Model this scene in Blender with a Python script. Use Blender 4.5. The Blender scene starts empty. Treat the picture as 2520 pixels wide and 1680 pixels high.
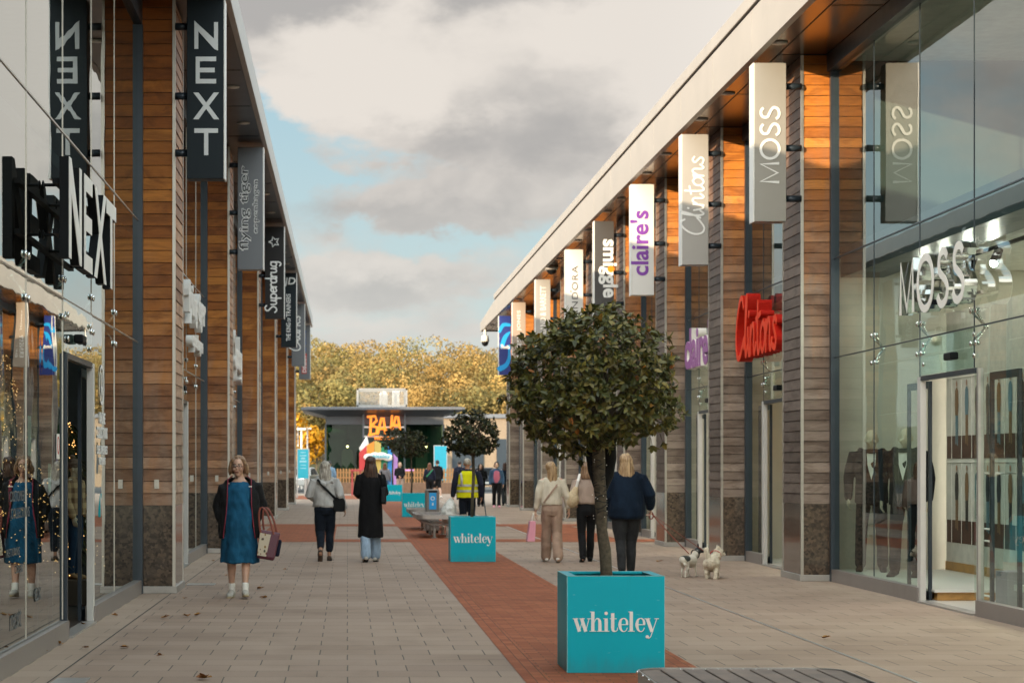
import bpy, bmesh, math, random
from mathutils import Vector, Matrix, noise
R = math.radians
SC = bpy.context.scene
COL = SC.collection
rnd = random.Random(7)

# ------------------------------------------------------------------ camera
EYE = 1.54
cam_d = bpy.data.cameras.new('camera')
cam = bpy.data.objects.new('camera', cam_d)
COL.objects.link(cam)
cam.location = (0, 0, EYE)
cam.rotation_euler = (R(90), 0, 0)
cam_d.sensor_width = 36
cam_d.lens = 5150 / 2520 * 36
cam_d.shift_x = (1260 - 855) / 2520
cam_d.shift_y = (1146 - 840) / 2520
cam_d.clip_start = 0.1
cam_d.clip_end = 3000
cam_d.dof.use_dof = True
cam_d.dof.focus_distance = 17.5
cam_d.dof.aperture_fstop = 5.6
SC.camera = cam

# ------------------------------------------------------------------ sun and sky
SUN_DIR = Vector((1.0, 1.0, -0.262)).normalized()          # the way the light travels
sun_d = bpy.data.lights.new('sun', 'SUN')
sun_d.energy = 5.0
sun_d.angle = R(0.5)
sun_d.color = (1.0, 0.78, 0.53)
sun = bpy.data.objects.new('sun', sun_d)
COL.objects.link(sun)
sun.rotation_euler = SUN_DIR.to_track_quat('-Z', 'Y').to_euler()
sun.location = (-30, -30, 30)

SC.view_settings.view_transform = 'Standard'
SC.view_settings.look = 'None'
SC.view_settings.exposure = 0.75
SC.view_settings.gamma = 1
SC.cycles.use_denoising = True
SC.cycles.max_bounces = 8
SC.cycles.diffuse_bounces = 3
SC.cycles.glossy_bounces = 4
SC.cycles.transparent_max_bounces = 24
SC.cycles.caustics_reflective = False
SC.cycles.caustics_refractive = False
SC.cycles.sample_clamp_indirect = 4

W = bpy.data.worlds.new('World')
SC.world = W
W.use_nodes = True


class NT:
    def __init__(s, nt):
        s.nt = nt

    def n(s, kind, **kw):
        nd = s.nt.nodes.new(kind)
        for k, v in kw.items():
            if k == 'ins':
                for i, val in v.items():
                    if isinstance(val, bpy.types.NodeSocket):
                        s.nt.links.new(val, nd.inputs[i])
                    else:
                        nd.inputs[i].default_value = val
            else:
                setattr(nd, k, v)
        return nd

    def math(s, op, a, b=0.0, clamp=False):
        return s.n('ShaderNodeMath', operation=op, use_clamp=clamp, ins={0: a, 1: b}).outputs[0]

    def vmath(s, op, a, b=(0, 0, 0)):
        nd = s.n('ShaderNodeVectorMath', operation=op, ins={0: a, 1: b})
        return nd.outputs['Value'] if op in ('DOT_PRODUCT', 'LENGTH', 'DISTANCE') else nd.outputs[0]

    def mix(s, f, a, b):
        nd = s.n('ShaderNodeMix', data_type='RGBA')
        for i, val in ((0, f), (6, a), (7, b)):
            if isinstance(val, bpy.types.NodeSocket):
                s.nt.links.new(val, nd.inputs[i])
            else:
                nd.inputs[i].default_value = val if i == 0 else (tuple(val) + (1,))[:4]
        return nd.outputs[2]

    def noise(s, vec, scale, detail=3, rough=0.5, dist=0.0):
        return s.n('ShaderNodeTexNoise', ins={'Vector': vec, 'Scale': scale, 'Detail': detail, 'Roughness': rough, 'Distortion': dist}).outputs[0]

    def ramp(s, f, stops):
        nd = s.n('ShaderNodeValToRGB', ins={0: f})
        cr = nd.color_ramp
        while len(cr.elements) < len(stops):
            cr.elements.new(0.5)
        for e, (p, c) in zip(cr.elements, stops):
            e.position = p
            e.color = (c, c, c, 1) if isinstance(c, (int, float)) else tuple(c) + (1,)
        return nd.outputs[0]

    def smooth(s, v, lo, hi):
        nd = s.n('ShaderNodeMapRange', interpolation_type='SMOOTHSTEP', ins={0: v, 1: lo, 2: hi, 3: 0.0, 4: 1.0})
        return nd.outputs[0]


def build_world():
    nt = W.node_tree
    nt.nodes.clear()
    t = NT(nt)
    sky = t.n('ShaderNodeTexSky', sky_type='NISHITA', sun_disc=False)
    sky.sun_elevation = math.asin(-SUN_DIR.z)
    sky.sun_rotation = math.atan2(-SUN_DIR.x, -SUN_DIR.y)
    sky.air_density = 1.0
    sky.dust_density = 1.0
    sky.ozone_density = 1.5
    d = t.n('ShaderNodeTexCoord').outputs['Generated']
    x, y, z = t.n('ShaderNodeSeparateXYZ', ins={0: d}).outputs
    # flat-based cloud decks: direction coordinates squeezed so that lumps are wider than tall
    el = t.n('ShaderNodeCombineXYZ', ins={0: t.math('MULTIPLY', x, 9.0), 1: t.math('MULTIPLY', y, 9.0), 2: t.math('MULTIPLY', z, 16.0)}).outputs[0]
    warp = t.n('ShaderNodeTexNoise', ins={'Vector': el, 'Scale': 1.3, 'Detail': 3.0}).outputs[1]
    ew = t.vmath('ADD', el, t.vmath('MULTIPLY', t.vmath('SUBTRACT', warp, (0.5, 0.5, 0.5)), (0.5, 0.5, 0.5)))
    big = t.noise(t.vmath('ADD', ew, (3.1, 0.4, 1.2)), 0.75, 5, 0.5)
    fine = t.noise(t.vmath('ADD', ew, (7.7, 2.0, 0.3)), 2.6, 6, 0.52)
    cov = t.math('ADD', t.math('MULTIPLY', big, 0.68), t.math('MULTIPLY', fine, 0.32))

    wv = t.vmath('SUBTRACT', t.n('ShaderNodeTexNoise', ins={'Vector': el, 'Scale': 2.6, 'Detail': 5.0, 'Roughness': 0.6}).outputs[1], (0.5, 0.5, 0.5))
    wx, wz = t.n('ShaderNodeSeparateXYZ', ins={0: wv}).outputs[:2]
    xw = t.math('ADD', x, t.math('MULTIPLY', wx, 0.075))
    zw = t.math('ADD', z, t.math('MULTIPLY', wz, 0.042))

    def lump(cx, cz, rx, rz):                                   # one bank of cloud at a bearing and an elevation
        ax = t.math('DIVIDE', t.math('SUBTRACT', xw, cx), rx)
        az = t.math('DIVIDE', t.math('SUBTRACT', zw, cz), rz)
        r2 = t.math('ADD', t.math('MULTIPLY', ax, ax), t.math('MULTIPLY', az, az))
        return t.math('POWER', 2.718, t.math('MULTIPLY', r2, -1.0))
    front = t.smooth(y, 0.0, 0.4)

    def bank(lumps):
        acc = None
        for (w, *a) in lumps:
            v = t.math('MULTIPLY', lump(*a), w)
            acc = v if acc is None else t.math('ADD', acc, v)
        return t.math('MULTIPLY', acc, front)
    banks = bank(COVER)
    cov2 = t.math('ADD', cov, banks)
    m = t.smooth(cov2, 0.40, 0.62)
    # the thickness of the deck shades it: thin edges glow, thick parts are grey
    shade = t.math('ADD', t.math('MULTIPLY', t.noise(t.vmath('ADD', ew, (1.3, 5.0, 2.2)), 1.0, 5, 0.55), 0.7), t.math('MULTIPLY', t.noise(t.vmath('ADD', ew, (4.3, 1.0, 6.2)), 3.2, 5, 0.52), 0.3))
    sh = t.smooth(t.math('ADD', shade, bank(THICK)), 0.30, 0.76)
    cloud = t.mix(sh, CLOUD_HI, CLOUD_LO)
    nish = t.vmath('MULTIPLY', sky.outputs[0], (0.085, 0.085, 0.085))
    # clear air between the clouds, pale and a little milky
    blue = t.mix(t.smooth(z, 0.02, 0.26), (0.44, 0.52, 0.515), (0.26, 0.43, 0.52))
    clear = t.mix(0.85, nish, blue)
    hor = t.smooth(z, 0.15, 0.05)
    low = t.mix(t.math('MULTIPLY', hor, 0.55), cloud, (0.475, 0.48, 0.455))
    col = t.mix(m, clear, low)
    # bright round the low sun; unseen sky above, beside and behind raised as fill
    sd = t.vmath('DOT_PRODUCT', d, tuple(-SUN_DIR))
    glow = t.smooth(sd, 0.0, 0.95)
    over = t.smooth(z, 0.27, 0.75)
    side = t.math('MULTIPLY', t.math('MAXIMUM', t.smooth(x, 0.13, 0.45), t.math('MULTIPLY', t.smooth(t.math('MULTIPLY', x, -1.0), 0.17, 0.4), 0.6)), 0.9)
    back = t.math('MULTIPLY', t.smooth(t.math('MULTIPLY', y, -1.0), 0.0, 0.8), 1.5)
    gain = t.math('ADD', t.math('ADD', 0.86, t.math('ADD', side, back)), t.math('ADD', t.math('MULTIPLY', over, 1.0), t.math('MULTIPLY', glow, 2.6)))
    col = t.mix(t.math('MULTIPLY', glow, 0.4), col, (0.62, 0.52, 0.40))
    bg = t.n('ShaderNodeBackground', ins={0: col, 1: gain})
    out = t.n('ShaderNodeOutputWorld')
    nt.links.new(bg.outputs[0], out.inputs[0])


CLOUD_HI, CLOUD_LO = (0.560, 0.520, 0.475), (0.315, 0.304, 0.294)
COVER = [(0.55, 0.05, 0.225, 0.20, 0.055), (0.30, 0.09, 0.165, 0.10, 0.028), (-0.42, -0.047, 0.155, 0.024, 0.040), (-0.55, 0.182, 0.224, 0.030, 0.012),
         (-0.16, 0.02, 0.139, 0.08, 0.007), (0.20, 0.035, 0.122, 0.050, 0.013), (0.14, -0.05, 0.122, 0.02, 0.012), (-0.16, 0.03, 0.105, 0.07, 0.006), (0.24, 0.028, 0.088, 0.036, 0.012), (0.10, -0.035, 0.096, 0.03, 0.012),
         (-0.12, 0.07, 0.078, 0.03, 0.010), (0.14, 0.02, 0.064, 0.06, 0.007), (0.12, 0.07, 0.125, 0.03, 0.014)]
THICK = [(0.50, -0.035, 0.222, 0.05, 0.022), (0.30, 0.07, 0.226, 0.05, 0.014), (0.06, 0.11, 0.165, 0.05, 0.020), (-0.34, -0.005, 0.195, 0.050, 0.024), (-0.16, 0.03, 0.170, 0.05, 0.014), (-0.22, 0.125, 0.205, 0.05, 0.018), (-0.45, 0.170, 0.19, 0.035, 0.06),
         (0.16, 0.06, 0.153, 0.07, 0.014), (0.16, 0.035, 0.116, 0.05, 0.010), (0.22, 0.02, 0.082, 0.036, 0.009), (-0.1, 0.03, 0.094, 0.03, 0.007), (0.14, -0.04, 0.118, 0.03, 0.008)]


build_world()


# ------------------------------------------------------------------ helpers
def link(o, parent=None):
    COL.objects.link(o)
    if parent is not None:
        o.parent = parent
    return o


def tag(o, label=None, cat=None, group=None, kind=None):
    if label: o['label'] = label
    if cat: o['category'] = cat
    if group: o['group'] = group
    if kind: o['kind'] = kind
    return o


def thing(name, label, cat, loc=(0, 0, 0), rz=0.0, group=None):
    o = bpy.data.objects.new(name, None)
    o.location = loc
    o.rotation_euler = (0, 0, rz)
    o.empty_display_size = 0.2
    link(o)
    return tag(o, label, cat, group)


def world_off(p):
    v = Vector((0, 0, 0))
    while p is not None:
        v += p.location
        p = p.parent
    return v


def copy_tree(o, parent=None):
    c = o.copy()
    COL.objects.link(c)
    c.parent = parent
    for ch in [q for q in o.children]:
        copy_tree(ch, c)
    return c


def at(x, y, d):
    """a point of the place seen at photo pixel x, y and lying d metres ahead"""
    return Vector(((x - 855) * d / 5150, d, EYE - (y - 1146) * d / 5150))


class MB:
    """collects shapes and links them as one mesh object"""
    def __init__(s):
        s.v, s.f, s.m = [], [], []
        s.mi = 0

    def add(s, vs, fs):
        b = len(s.v)
        s.v += [Vector(p) for p in vs]
        s.f += [tuple(b + i for i in f) for f in fs]
        s.m += [s.mi] * len(fs)
        return s

    def box(s, x0, x1, y0, y1, z0, z1):
        return s.add([(x0, y0, z0), (x1, y0, z0), (x1, y1, z0), (x0, y1, z0), (x0, y0, z1), (x1, y0, z1), (x1, y1, z1), (x0, y1, z1)],
                     [(3, 2, 1, 0), (4, 5, 6, 7), (0, 1, 5, 4), (1, 2, 6, 5), (2, 3, 7, 6), (3, 0, 4, 7)])

    def cbox(s, c, d, rz=0.0, M=None):
        hx, hy, hz = d[0] / 2, d[1] / 2, d[2] / 2
        M = M or Matrix.Rotation(rz, 3, 'Z')
        vs = [Vector(c) + M @ Vector((a * hx, b * hy, e * hz)) for e in (-1, 1) for a, b in ((-1, -1), (1, -1), (1, 1), (-1, 1))]
        return s.add(vs, [(3, 2, 1, 0), (4, 5, 6, 7), (0, 1, 5, 4), (1, 2, 6, 5), (2, 3, 7, 6), (3, 0, 4, 7)])

    def quad(s, a, b, c, d):
        return s.add([a, b, c, d], [(0, 1, 2, 3)])

    def chain(s, pts, rad, n=10, cap=True, ref=(1, 0, 0)):
        pts = [Vector(p) for p in pts]
        rad = [r if isinstance(r, tuple) else (r, r) for r in rad]
        if cap:
            t0 = (pts[0] - pts[1]).normalized()
            t1 = (pts[-1] - pts[-2]).normalized()
            P, Q = [], []
            r0, r1 = rad[0], rad[-1]
            for k in (0.97, 0.7, 0.35):
                P.append(pts[0] + t0 * (min(r0) * k)); Q.append((r0[0] * math.sqrt(1 - k * k), r0[1] * math.sqrt(1 - k * k)))
            P += pts; Q += rad
            for k in (0.35, 0.7, 0.97):
                P.append(pts[-1] + t1 * (min(r1) * k)); Q.append((r1[0] * math.sqrt(1 - k * k), r1[1] * math.sqrt(1 - k * k)))
            pts, rad = P, Q
        L = len(pts)
        vs, fs = [], []
        ref = Vector(ref)
        for i in range(L):
            t = (pts[min(i + 1, L - 1)] - pts[max(i - 1, 0)])
            t = t.normalized() if t.length > 1e-9 else Vector((0, 0, 1))
            sd = ref - t * ref.dot(t)
            if sd.length < 0.15:
                r2 = Vector((0, 1, 0)); sd = r2 - t * r2.dot(t)
            sd.normalize()
            up = t.cross(sd)
            for k in range(n):
                a = 2 * math.pi * k / n
                vs.append(pts[i] + sd * (rad[i][0] * math.cos(a)) + up * (rad[i][1] * math.sin(a)))
        for i in range(L - 1):
            for k in range(n):
                k2 = (k + 1) % n
                fs.append((i * n + k, i * n + k2, (i + 1) * n + k2, (i + 1) * n + k))
        fs.append(tuple(reversed(range(n))))
        fs.append(tuple((L - 1) * n + k for k in range(n)))
        return s.add(vs, fs)

    def tube(s, a, b, r0, r1=None, n=10):
        return s.chain([a, b], [r0, r0 if r1 is None else r1], n, cap=False)

    def ball(s, c, r, nu=10, nv=7, M=None):
        r = (r, r, r) if not isinstance(r, tuple) else r
        vs, fs = [], []
        c = Vector(c)
        for j in range(1, nv):
            ph = math.pi * j / nv
            for i in range(nu):
                a = 2 * math.pi * i / nu
                p = Vector((r[0] * math.sin(ph) * math.cos(a), r[1] * math.sin(ph) * math.sin(a), r[2] * math.cos(ph)))
                vs.append(c + (M @ p if M else p))
        p = Vector((0, 0, r[2])); vs.append(c + (M @ p if M else p))
        p = Vector((0, 0, -r[2])); vs.append(c + (M @ p if M else p))
        T, B = len(vs) - 2, len(vs) - 1
        for j in range(nv - 2):
            for i in range(nu):
                i2 = (i + 1) % nu
                fs.append((j * nu + i, (j + 1) * nu + i, (j + 1) * nu + i2, j * nu + i2))
        for i in range(nu):
            i2 = (i + 1) % nu
            fs.append((T, i, i2)); fs.append((B, (nv - 2) * nu + i2, (nv - 2) * nu + i))
        return s.add(vs, fs)

    def rings(s, rows, closed_ends=True):
        n = len(rows[0])
        vs = [p for r in rows for p in r]
        fs = []
        for i in range(len(rows) - 1):
            for k in range(n):
                k2 = (k + 1) % n
                fs.append((i * n + k, i * n + k2, (i + 1) * n + k2, (i + 1) * n + k))
        if closed_ends:
            fs.append(tuple(reversed(range(n))))
            fs.append(tuple((len(rows) - 1) * n + k for k in range(n)))
        return s.add(vs, fs)

    def prism(s, poly, O, U, V, depth):
        """flat outline (u, v) set on plane O, U, V, pushed back by depth"""
        O, U, V = Vector(O), Vector(U), Vector(V)
        N = U.cross(V).normalized()
        n = len(poly)
        fr = [O + U * u + V * v for u, v in poly]
        bk = [p - N * depth for p in fr]
        fs = [tuple(range(n)), tuple(n + k for k in reversed(range(n)))]
        for k in range(n):
            k2 = (k + 1) % n
            fs.append((k, n + k, n + k2, k2))
        return s.add(fr + bk, fs)

    def build(s, name, mat, parent=None, smooth=False, bevel=0.0, origin=None):
        me = bpy.data.meshes.new(name)
        off = world_off(parent) if origin is None else Vector(origin)
        me.from_pydata([tuple(p - off) for p in s.v], [], s.f)
        mats = mat if isinstance(mat, (list, tuple)) else [mat]
        for m_ in mats: me.materials.append(m_)
        if len(mats) > 1:
            me.polygons.foreach_set('material_index', s.m)
        if smooth:
            me.polygons.foreach_set('use_smooth', [True] * len(me.polygons))
        me.update()
        o = bpy.data.objects.new(name, me)
        if parent is None and origin is not None:
            o.location = origin
        link(o, parent)
        if bevel:
            md = o.modifiers.new('bevel', 'BEVEL'); md.width = bevel; md.segments = 2; md.limit_method = 'ANGLE'
        return o


def part(name, parent, mat, fn, smooth=False, bevel=0.0):
    b = MB(); fn(b)
    return b.build(name, mat, parent, smooth, bevel)


def remeshed(mb, name, mat, parent, voxel, smooth_it=3, disp=None, pick=None):
    """join overlapping shapes of mb into one continuous skin"""
    me = bpy.data.meshes.new('tmp')
    off = world_off(parent)
    me.from_pydata([tuple(p) for p in mb.v], [], mb.f)
    o = bpy.data.objects.new('tmp', me)
    COL.objects.link(o)
    bm = bmesh.new(); bm.from_mesh(me); bmesh.ops.recalc_face_normals(bm, faces=bm.faces); bm.to_mesh(me); bm.free()
    r = o.modifiers.new('r', 'REMESH'); r.mode = 'VOXEL'; r.voxel_size = voxel; r.adaptivity = 0
    q = o.modifiers.new('s', 'SMOOTH'); q.factor = 0.5; q.iterations = smooth_it
    dg = bpy.context.evaluated_depsgraph_get()
    nm = bpy.data.meshes.new_from_object(o.evaluated_get(dg))
    bpy.data.objects.remove(o); bpy.data.meshes.remove(me)
    nm.name = name
    if disp:
        nrm = [v.normal.copy() for v in nm.vertices]
        for v, n_ in zip(nm.vertices, nrm):
            v.co += n_ * disp(v.co)
    nm.materials.clear()
    for m_ in (mat if isinstance(mat, (list, tuple)) else [mat]): nm.materials.append(m_)
    if pick:
        for p in nm.polygons:
            p.material_index = pick(p.center, p.normal)
    nm.polygons.foreach_set('use_smooth', [True] * len(nm.polygons))
    nm.update()
    ob = bpy.data.objects.new(name, nm)
    link(ob, parent)
    return ob


# ------------------------------------------------------------------ lettering
def text_mesh(s, size=1.0, bold=0.0, extrude=0.0, space=1.0):
    cu = bpy.data.curves.new('t', 'FONT')
    cu.body = s; cu.size = size; cu.offset = bold; cu.extrude = extrude; cu.space_character = space; cu.resolution_u = 4
    o = bpy.data.objects.new('t', cu)
    COL.objects.link(o)
    dg = bpy.context.evaluated_depsgraph_get()
    me = bpy.data.meshes.new_from_object(o.evaluated_get(dg))
    vs = [v.co.copy() for v in me.vertices]
    fs = [tuple(p.vertices) for p in me.polygons]
    bpy.data.objects.remove(o); bpy.data.curves.remove(cu); bpy.data.meshes.remove(me)
    return vs, fs


def fit_text(mb, s, O, U, V, w=None, h=None, depth=0.0, bold=0.0, space=1.0, align='l', slant=0.0):
    """text set on plane O,U,V scaled to width w and/or cap height h; depth = thickness towards the viewer"""
    vs, fs = text_mesh(s, 1.0, bold, 0.5 if depth else 0.0, space)
    x0 = min(v.x for v in vs); x1 = max(v.x for v in vs); y0 = min(v.y for v in vs); y1 = max(v.y for v in vs)
    sx = w / (x1 - x0) if w else None
    sy = h / (y1 - y0) if h else None
    sx = sx or sy; sy = sy or sx
    O, U, V = Vector(O), Vector(U), Vector(V)
    N = U.cross(V)
    W_ = (x1 - x0) * sx
    du = {'l': 0, 'c': -W_ / 2, 'r': -W_}[align]
    out = []
    for v in vs:
        u = (v.x - x0) * sx + du; vv = (v.y - y0) * sy
        out.append(O + U * (u + slant * vv) + V * vv + N * (v.z * depth))
    mb.add(out, fs)


def smooth_path(pts, sub=5):
    P = [Vector((p[0], p[1])) for p in pts]
    if len(P) < 3: return P
    out = []
    for i in range(len(P) - 1):
        p0 = P[max(i - 1, 0)]; p1 = P[i]; p2 = P[i + 1]; p3 = P[min(i + 2, len(P) - 1)]
        for k in range(sub):
            t = k / sub
            out.append(0.5 * ((2 * p1) + (p2 - p0) * t + (2 * p0 - 5 * p1 + 4 * p2 - p3) * t * t + (3 * p1 - p0 - 3 * p2 + p3) * t * t * t))
    out.append(P[-1])
    return out


def stroke(mb, pts, w, O, U, V, depth=0.0, lift=0.0, sm=True, round_=True):
    """a pen stroke on plane O,U,V; w = width or list of widths"""
    if sm and len(pts) > 2:
        ws = w if isinstance(w, (list, tuple)) else [w] * len(pts)
        q = smooth_path(pts); L = len(q)
        ww = []
        for i in range(L):
            f = i / (L - 1) * (len(ws) - 1); a = int(min(f, len(ws) - 2)); ww.append(ws[a] + (ws[a + 1] - ws[a]) * (f - a))
    else:
        q = [Vector((p[0], p[1])) for p in pts]
        ww = list(w) if isinstance(w, (list, tuple)) else [w] * len(q)
        L = len(q)
    O, U, V = Vector(O), Vector(U), Vector(V)
    N = U.cross(V).normalized()
    if round_ and L > 1:
        d0 = (q[0] - q[1]).normalized(); d1 = (q[-1] - q[-2]).normalized()
        q = [q[0] + d0 * ww[0] * 0.45, q[0] + d0 * ww[0] * 0.3] + q + [q[-1] + d1 * ww[-1] * 0.3, q[-1] + d1 * ww[-1] * 0.45]
        ww = [ww[0] * 0.45, ww[0] * 0.8] + ww + [ww[-1] * 0.8, ww[-1] * 0.45]
        L = len(q)
    Lp, Rp = [], []
    for i in range(L):
        t = q[min(i + 1, L - 1)] - q[max(i - 1, 0)]
        t = t.normalized() if t.length > 1e-9 else Vector((1, 0))
        nn = Vector((-t.y, t.x)) * (ww[i] / 2)
        Lp.append(q[i] + nn); Rp.append(q[i] - nn)
    f = lambda p, e: O + U * p.x + V * p.y + N * e
    vs = [f(p, depth + lift + 4e-5 * i) for i, p in enumerate(Lp)] + [f(p, depth + lift + 4e-5 * i) for i, p in enumerate(Rp)]
    fs = [(i, L + i, L + i + 1, i + 1) for i in range(L - 1)]
    if depth:
        vs += [f(p, 0) for p in Lp] + [f(p, 0) for p in Rp]
        for i in range(L - 1):
            fs.append((2 * L + i, i, i + 1, 2 * L + i + 1))
            fs.append((L + i, 3 * L + i, 3 * L + i + 1, L + i + 1))
        fs.append((0, 2 * L, 3 * L, L)); fs.append((L - 1, 2 * L - 1, 4 * L - 1, 3 * L - 1))
    mb.add(vs, fs)


def strokes(mb, glyphs, O, U, V, scale, width, depth=0.0, sm=True):
    O, U, V = Vector(O), Vector(U), Vector(V)
    for k, g in enumerate(glyphs):
        stroke(mb, [(p[0] * scale, p[1] * scale) for p in g], width * scale, O, U, V, depth, 0.0004 * (k % 7), sm)


# single-line handwriting, x-height 1: letter -> (advance, list of paths)
PEN = {
    'C': (1.7, [[(1.55, 1.75), (1.35, 2.05), (0.95, 2.0), (0.45, 1.45), (0.2, 0.75), (0.35, 0.12), (0.8, -0.05), (1.3, 0.25), (1.7, 0.6)]]),
    'S': (1.4, [[(1.25, 1.75), (0.95, 2.0), (0.5, 1.85), (0.4, 1.45), (0.8, 1.05), (1.1, 0.6), (0.85, 0.1), (0.4, 0.0), (0.1, 0.3)]]),
    'B': (1.5, [[(0.35, 0.0), (0.6, 1.0), (0.8, 2.0)], [(0.3, 1.8), (0.9, 2.05), (1.4, 1.75), (1.1, 1.2), (0.7, 1.05)], [(0.7, 1.05), (1.3, 0.95), (1.35, 0.4), (0.9, 0.0), (0.3, 0.05)]]),
    'l': (0.6, [[(0.0, 0.3), (0.35, 1.2), (0.55, 1.95), (0.4, 2.0), (0.25, 1.2), (0.25, 0.25), (0.4, 0.0), (0.65, 0.3)]]),
    'i': (0.55, [[(0.1, 0.9), (0.2, 0.3), (0.35, 0.0), (0.6, 0.3)], [(0.28, 1.38), (0.3, 1.45)]]),
    'n': (1.05, [[(0.0, 0.0), (0.1, 0.95)], [(0.1, 0.6), (0.4, 1.0), (0.65, 0.85), (0.65, 0.2), (0.8, 0.0), (1.05, 0.3)]]),
    't': (0.7, [[(0.3, 1.7), (0.25, 0.8), (0.3, 0.1), (0.5, 0.0), (0.75, 0.25)], [(0.0, 1.15), (0.7, 1.3)]]),
    'o': (0.95, [[(0.5, 1.0), (0.15, 0.75), (0.1, 0.3), (0.4, 0.0), (0.75, 0.25), (0.8, 0.7), (0.5, 1.0), (0.7, 0.85), (0.98, 0.9)]]),
    's': (0.8, [[(0.7, 0.85), (0.45, 1.0), (0.2, 0.8), (0.45, 0.5), (0.65, 0.25), (0.45, 0.0), (0.1, 0.1)]]),
    'u': (1.05, [[(0.05, 0.95), (0.1, 0.2), (0.35, 0.0), (0.65, 0.25), (0.75, 0.95)], [(0.75, 0.95), (0.75, 0.2), (0.9, 0.0), (1.05, 0.2)]]),
    'p': (1.05, [[(0.1, 1.0), (0.1, -0.75)], [(0.1, 0.7), (0.45, 1.0), (0.85, 0.75), (0.8, 0.2), (0.45, 0.0), (0.1, 0.25)]]),
    'e': (0.9, [[(0.1, 0.5), (0.75, 0.6), (0.6, 0.98), (0.25, 0.85), (0.1, 0.4), (0.35, 0.0), (0.9, 0.25)]]),
    'r': (0.75, [[(0.05, 0.95), (0.1, 0.0)], [(0.1, 0.6), (0.4, 0.98), (0.7, 0.9)]]),
    'd': (1.05, [[(0.8, 0.8), (0.45, 1.0), (0.1, 0.7), (0.15, 0.15), (0.5, 0.0), (0.8, 0.3)], [(0.82, 1.9), (0.8, 0.2), (0.95, 0.0), (1.1, 0.2)]]),
    'g': (1.05, [[(0.8, 0.8), (0.45, 1.0), (0.1, 0.7), (0.15, 0.15), (0.5, 0.0), (0.8, 0.3)], [(0.82, 0.95), (0.8, -0.4), (0.5, -0.75), (0.15, -0.55)]]),
    'a': (1.05, [[(0.8, 0.8), (0.45, 1.0), (0.1, 0.7), (0.15, 0.15), (0.5, 0.0), (0.8, 0.3)], [(0.8, 0.95), (0.8, 0.2), (0.95, 0.0), (1.1, 0.2)]]),
    'k': (0.95, [[(0.15, 1.9), (0.12, 0.0)], [(0.75, 1.0), (0.15, 0.45)], [(0.35, 0.6), (0.65, 0.05), (0.95, 0.1)]]),
}


def pen_text(word):
    out, u = [], 0.0
    for ch in word:
        adv, gl = PEN[ch]
        out += [[(p[0] + u, p[1]) for p in g] for g in gl]
        u += adv
    return out, u
# ------------------------------------------------------------------ materials
def new_mat(name):
    m = bpy.data.materials.new(name)
    m.use_nodes = True
    m.node_tree.nodes.clear()
    return m, NT(m.node_tree)


def finish(m, t, shader, disp=None):
    out = t.n('ShaderNodeOutputMaterial')
    m.node_tree.links.new(shader, out.inputs[0])
    return m


def setp(p, **kw):
    names = {'base': 'Base Color', 'rough': 'Roughness', 'metal': 'Metallic', 'spec': 'Specular IOR Level', 'coat': 'Coat Weight',
             'sheen': 'Sheen Weight', 'sss': 'Subsurface Weight', 'emit': 'Emission Color', 'estr': 'Emission Strength', 'normal': 'Normal', 'trans': 'Transmission Weight'}
    return names


def prin(t, base, rough=0.6, metal=0.0, spec=0.5, normal=None, **kw):
    p = t.n('ShaderNodeBsdfPrincipled')
    def put(k, v):
        if isinstance(v, bpy.types.NodeSocket): t.nt.links.new(v, p.inputs[k])
        else: p.inputs[k].default_value = (tuple(v) + (1,))[:4] if isinstance(v, (tuple, list)) else v
    put('Base Color', base); put('Roughness', rough); put('Metallic', metal); put('Specular IOR Level', spec)
    if normal is not None: put('Normal', normal)
    for k, v in kw.items(): put({'emit': 'Emission Color', 'estr': 'Emission Strength', 'coat': 'Coat Weight', 'sheen': 'Sheen Weight', 'sss': 'Subsurface Weight'}[k], v)
    return p.outputs[0]


def bump(t, h, strength=0.3, dist=0.01):
    return t.n('ShaderNodeBump', ins={'Strength': strength, 'Distance': dist, 'Height': h}).outputs[0]


def plain(name, base, rough=0.6, metal=0.0, var=0.12, scale=6.0, bmp=0.0, spec=0.5, dirt=0.0, bscale=None, **kw):
    """a painted, woven or metal surface: base colour with a little uneven wear"""
    m, t = new_mat(name)
    pos = t.n('ShaderNodeTexCoord').outputs['Object']
    n1 = t.noise(pos, scale, 5, 0.6)
    lo = tuple(c * (1 - var) for c in base); hi = tuple(min(1, c * (1 + var)) for c in base)
    col = t.mix(t.ramp(n1, [(0.3, 0.0), (0.7, 1.0)]), lo, hi)
    if dirt:
        n2 = t.noise(pos, scale * 0.35, 6, 0.7)
        col = t.mix(t.math('MULTIPLY', t.smooth(n2, 0.52, 0.7), dirt), col, tuple(c * 0.45 for c in base))
    rg = t.math('ADD', t.math('MULTIPLY', n1, 0.16), rough - 0.08)
    nm = bump(t, t.noise(pos, bscale or scale * 8, 3), bmp, 0.004) if bmp else None
    return finish(m, t, prin(t, col, rg, metal, spec, nm, **kw))


def emitter(name, col, strength, base=(0.8, 0.8, 0.8)):
    m, t = new_mat(name)
    return finish(m, t, prin(t, base, 0.4, emit=col, estr=strength))


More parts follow.
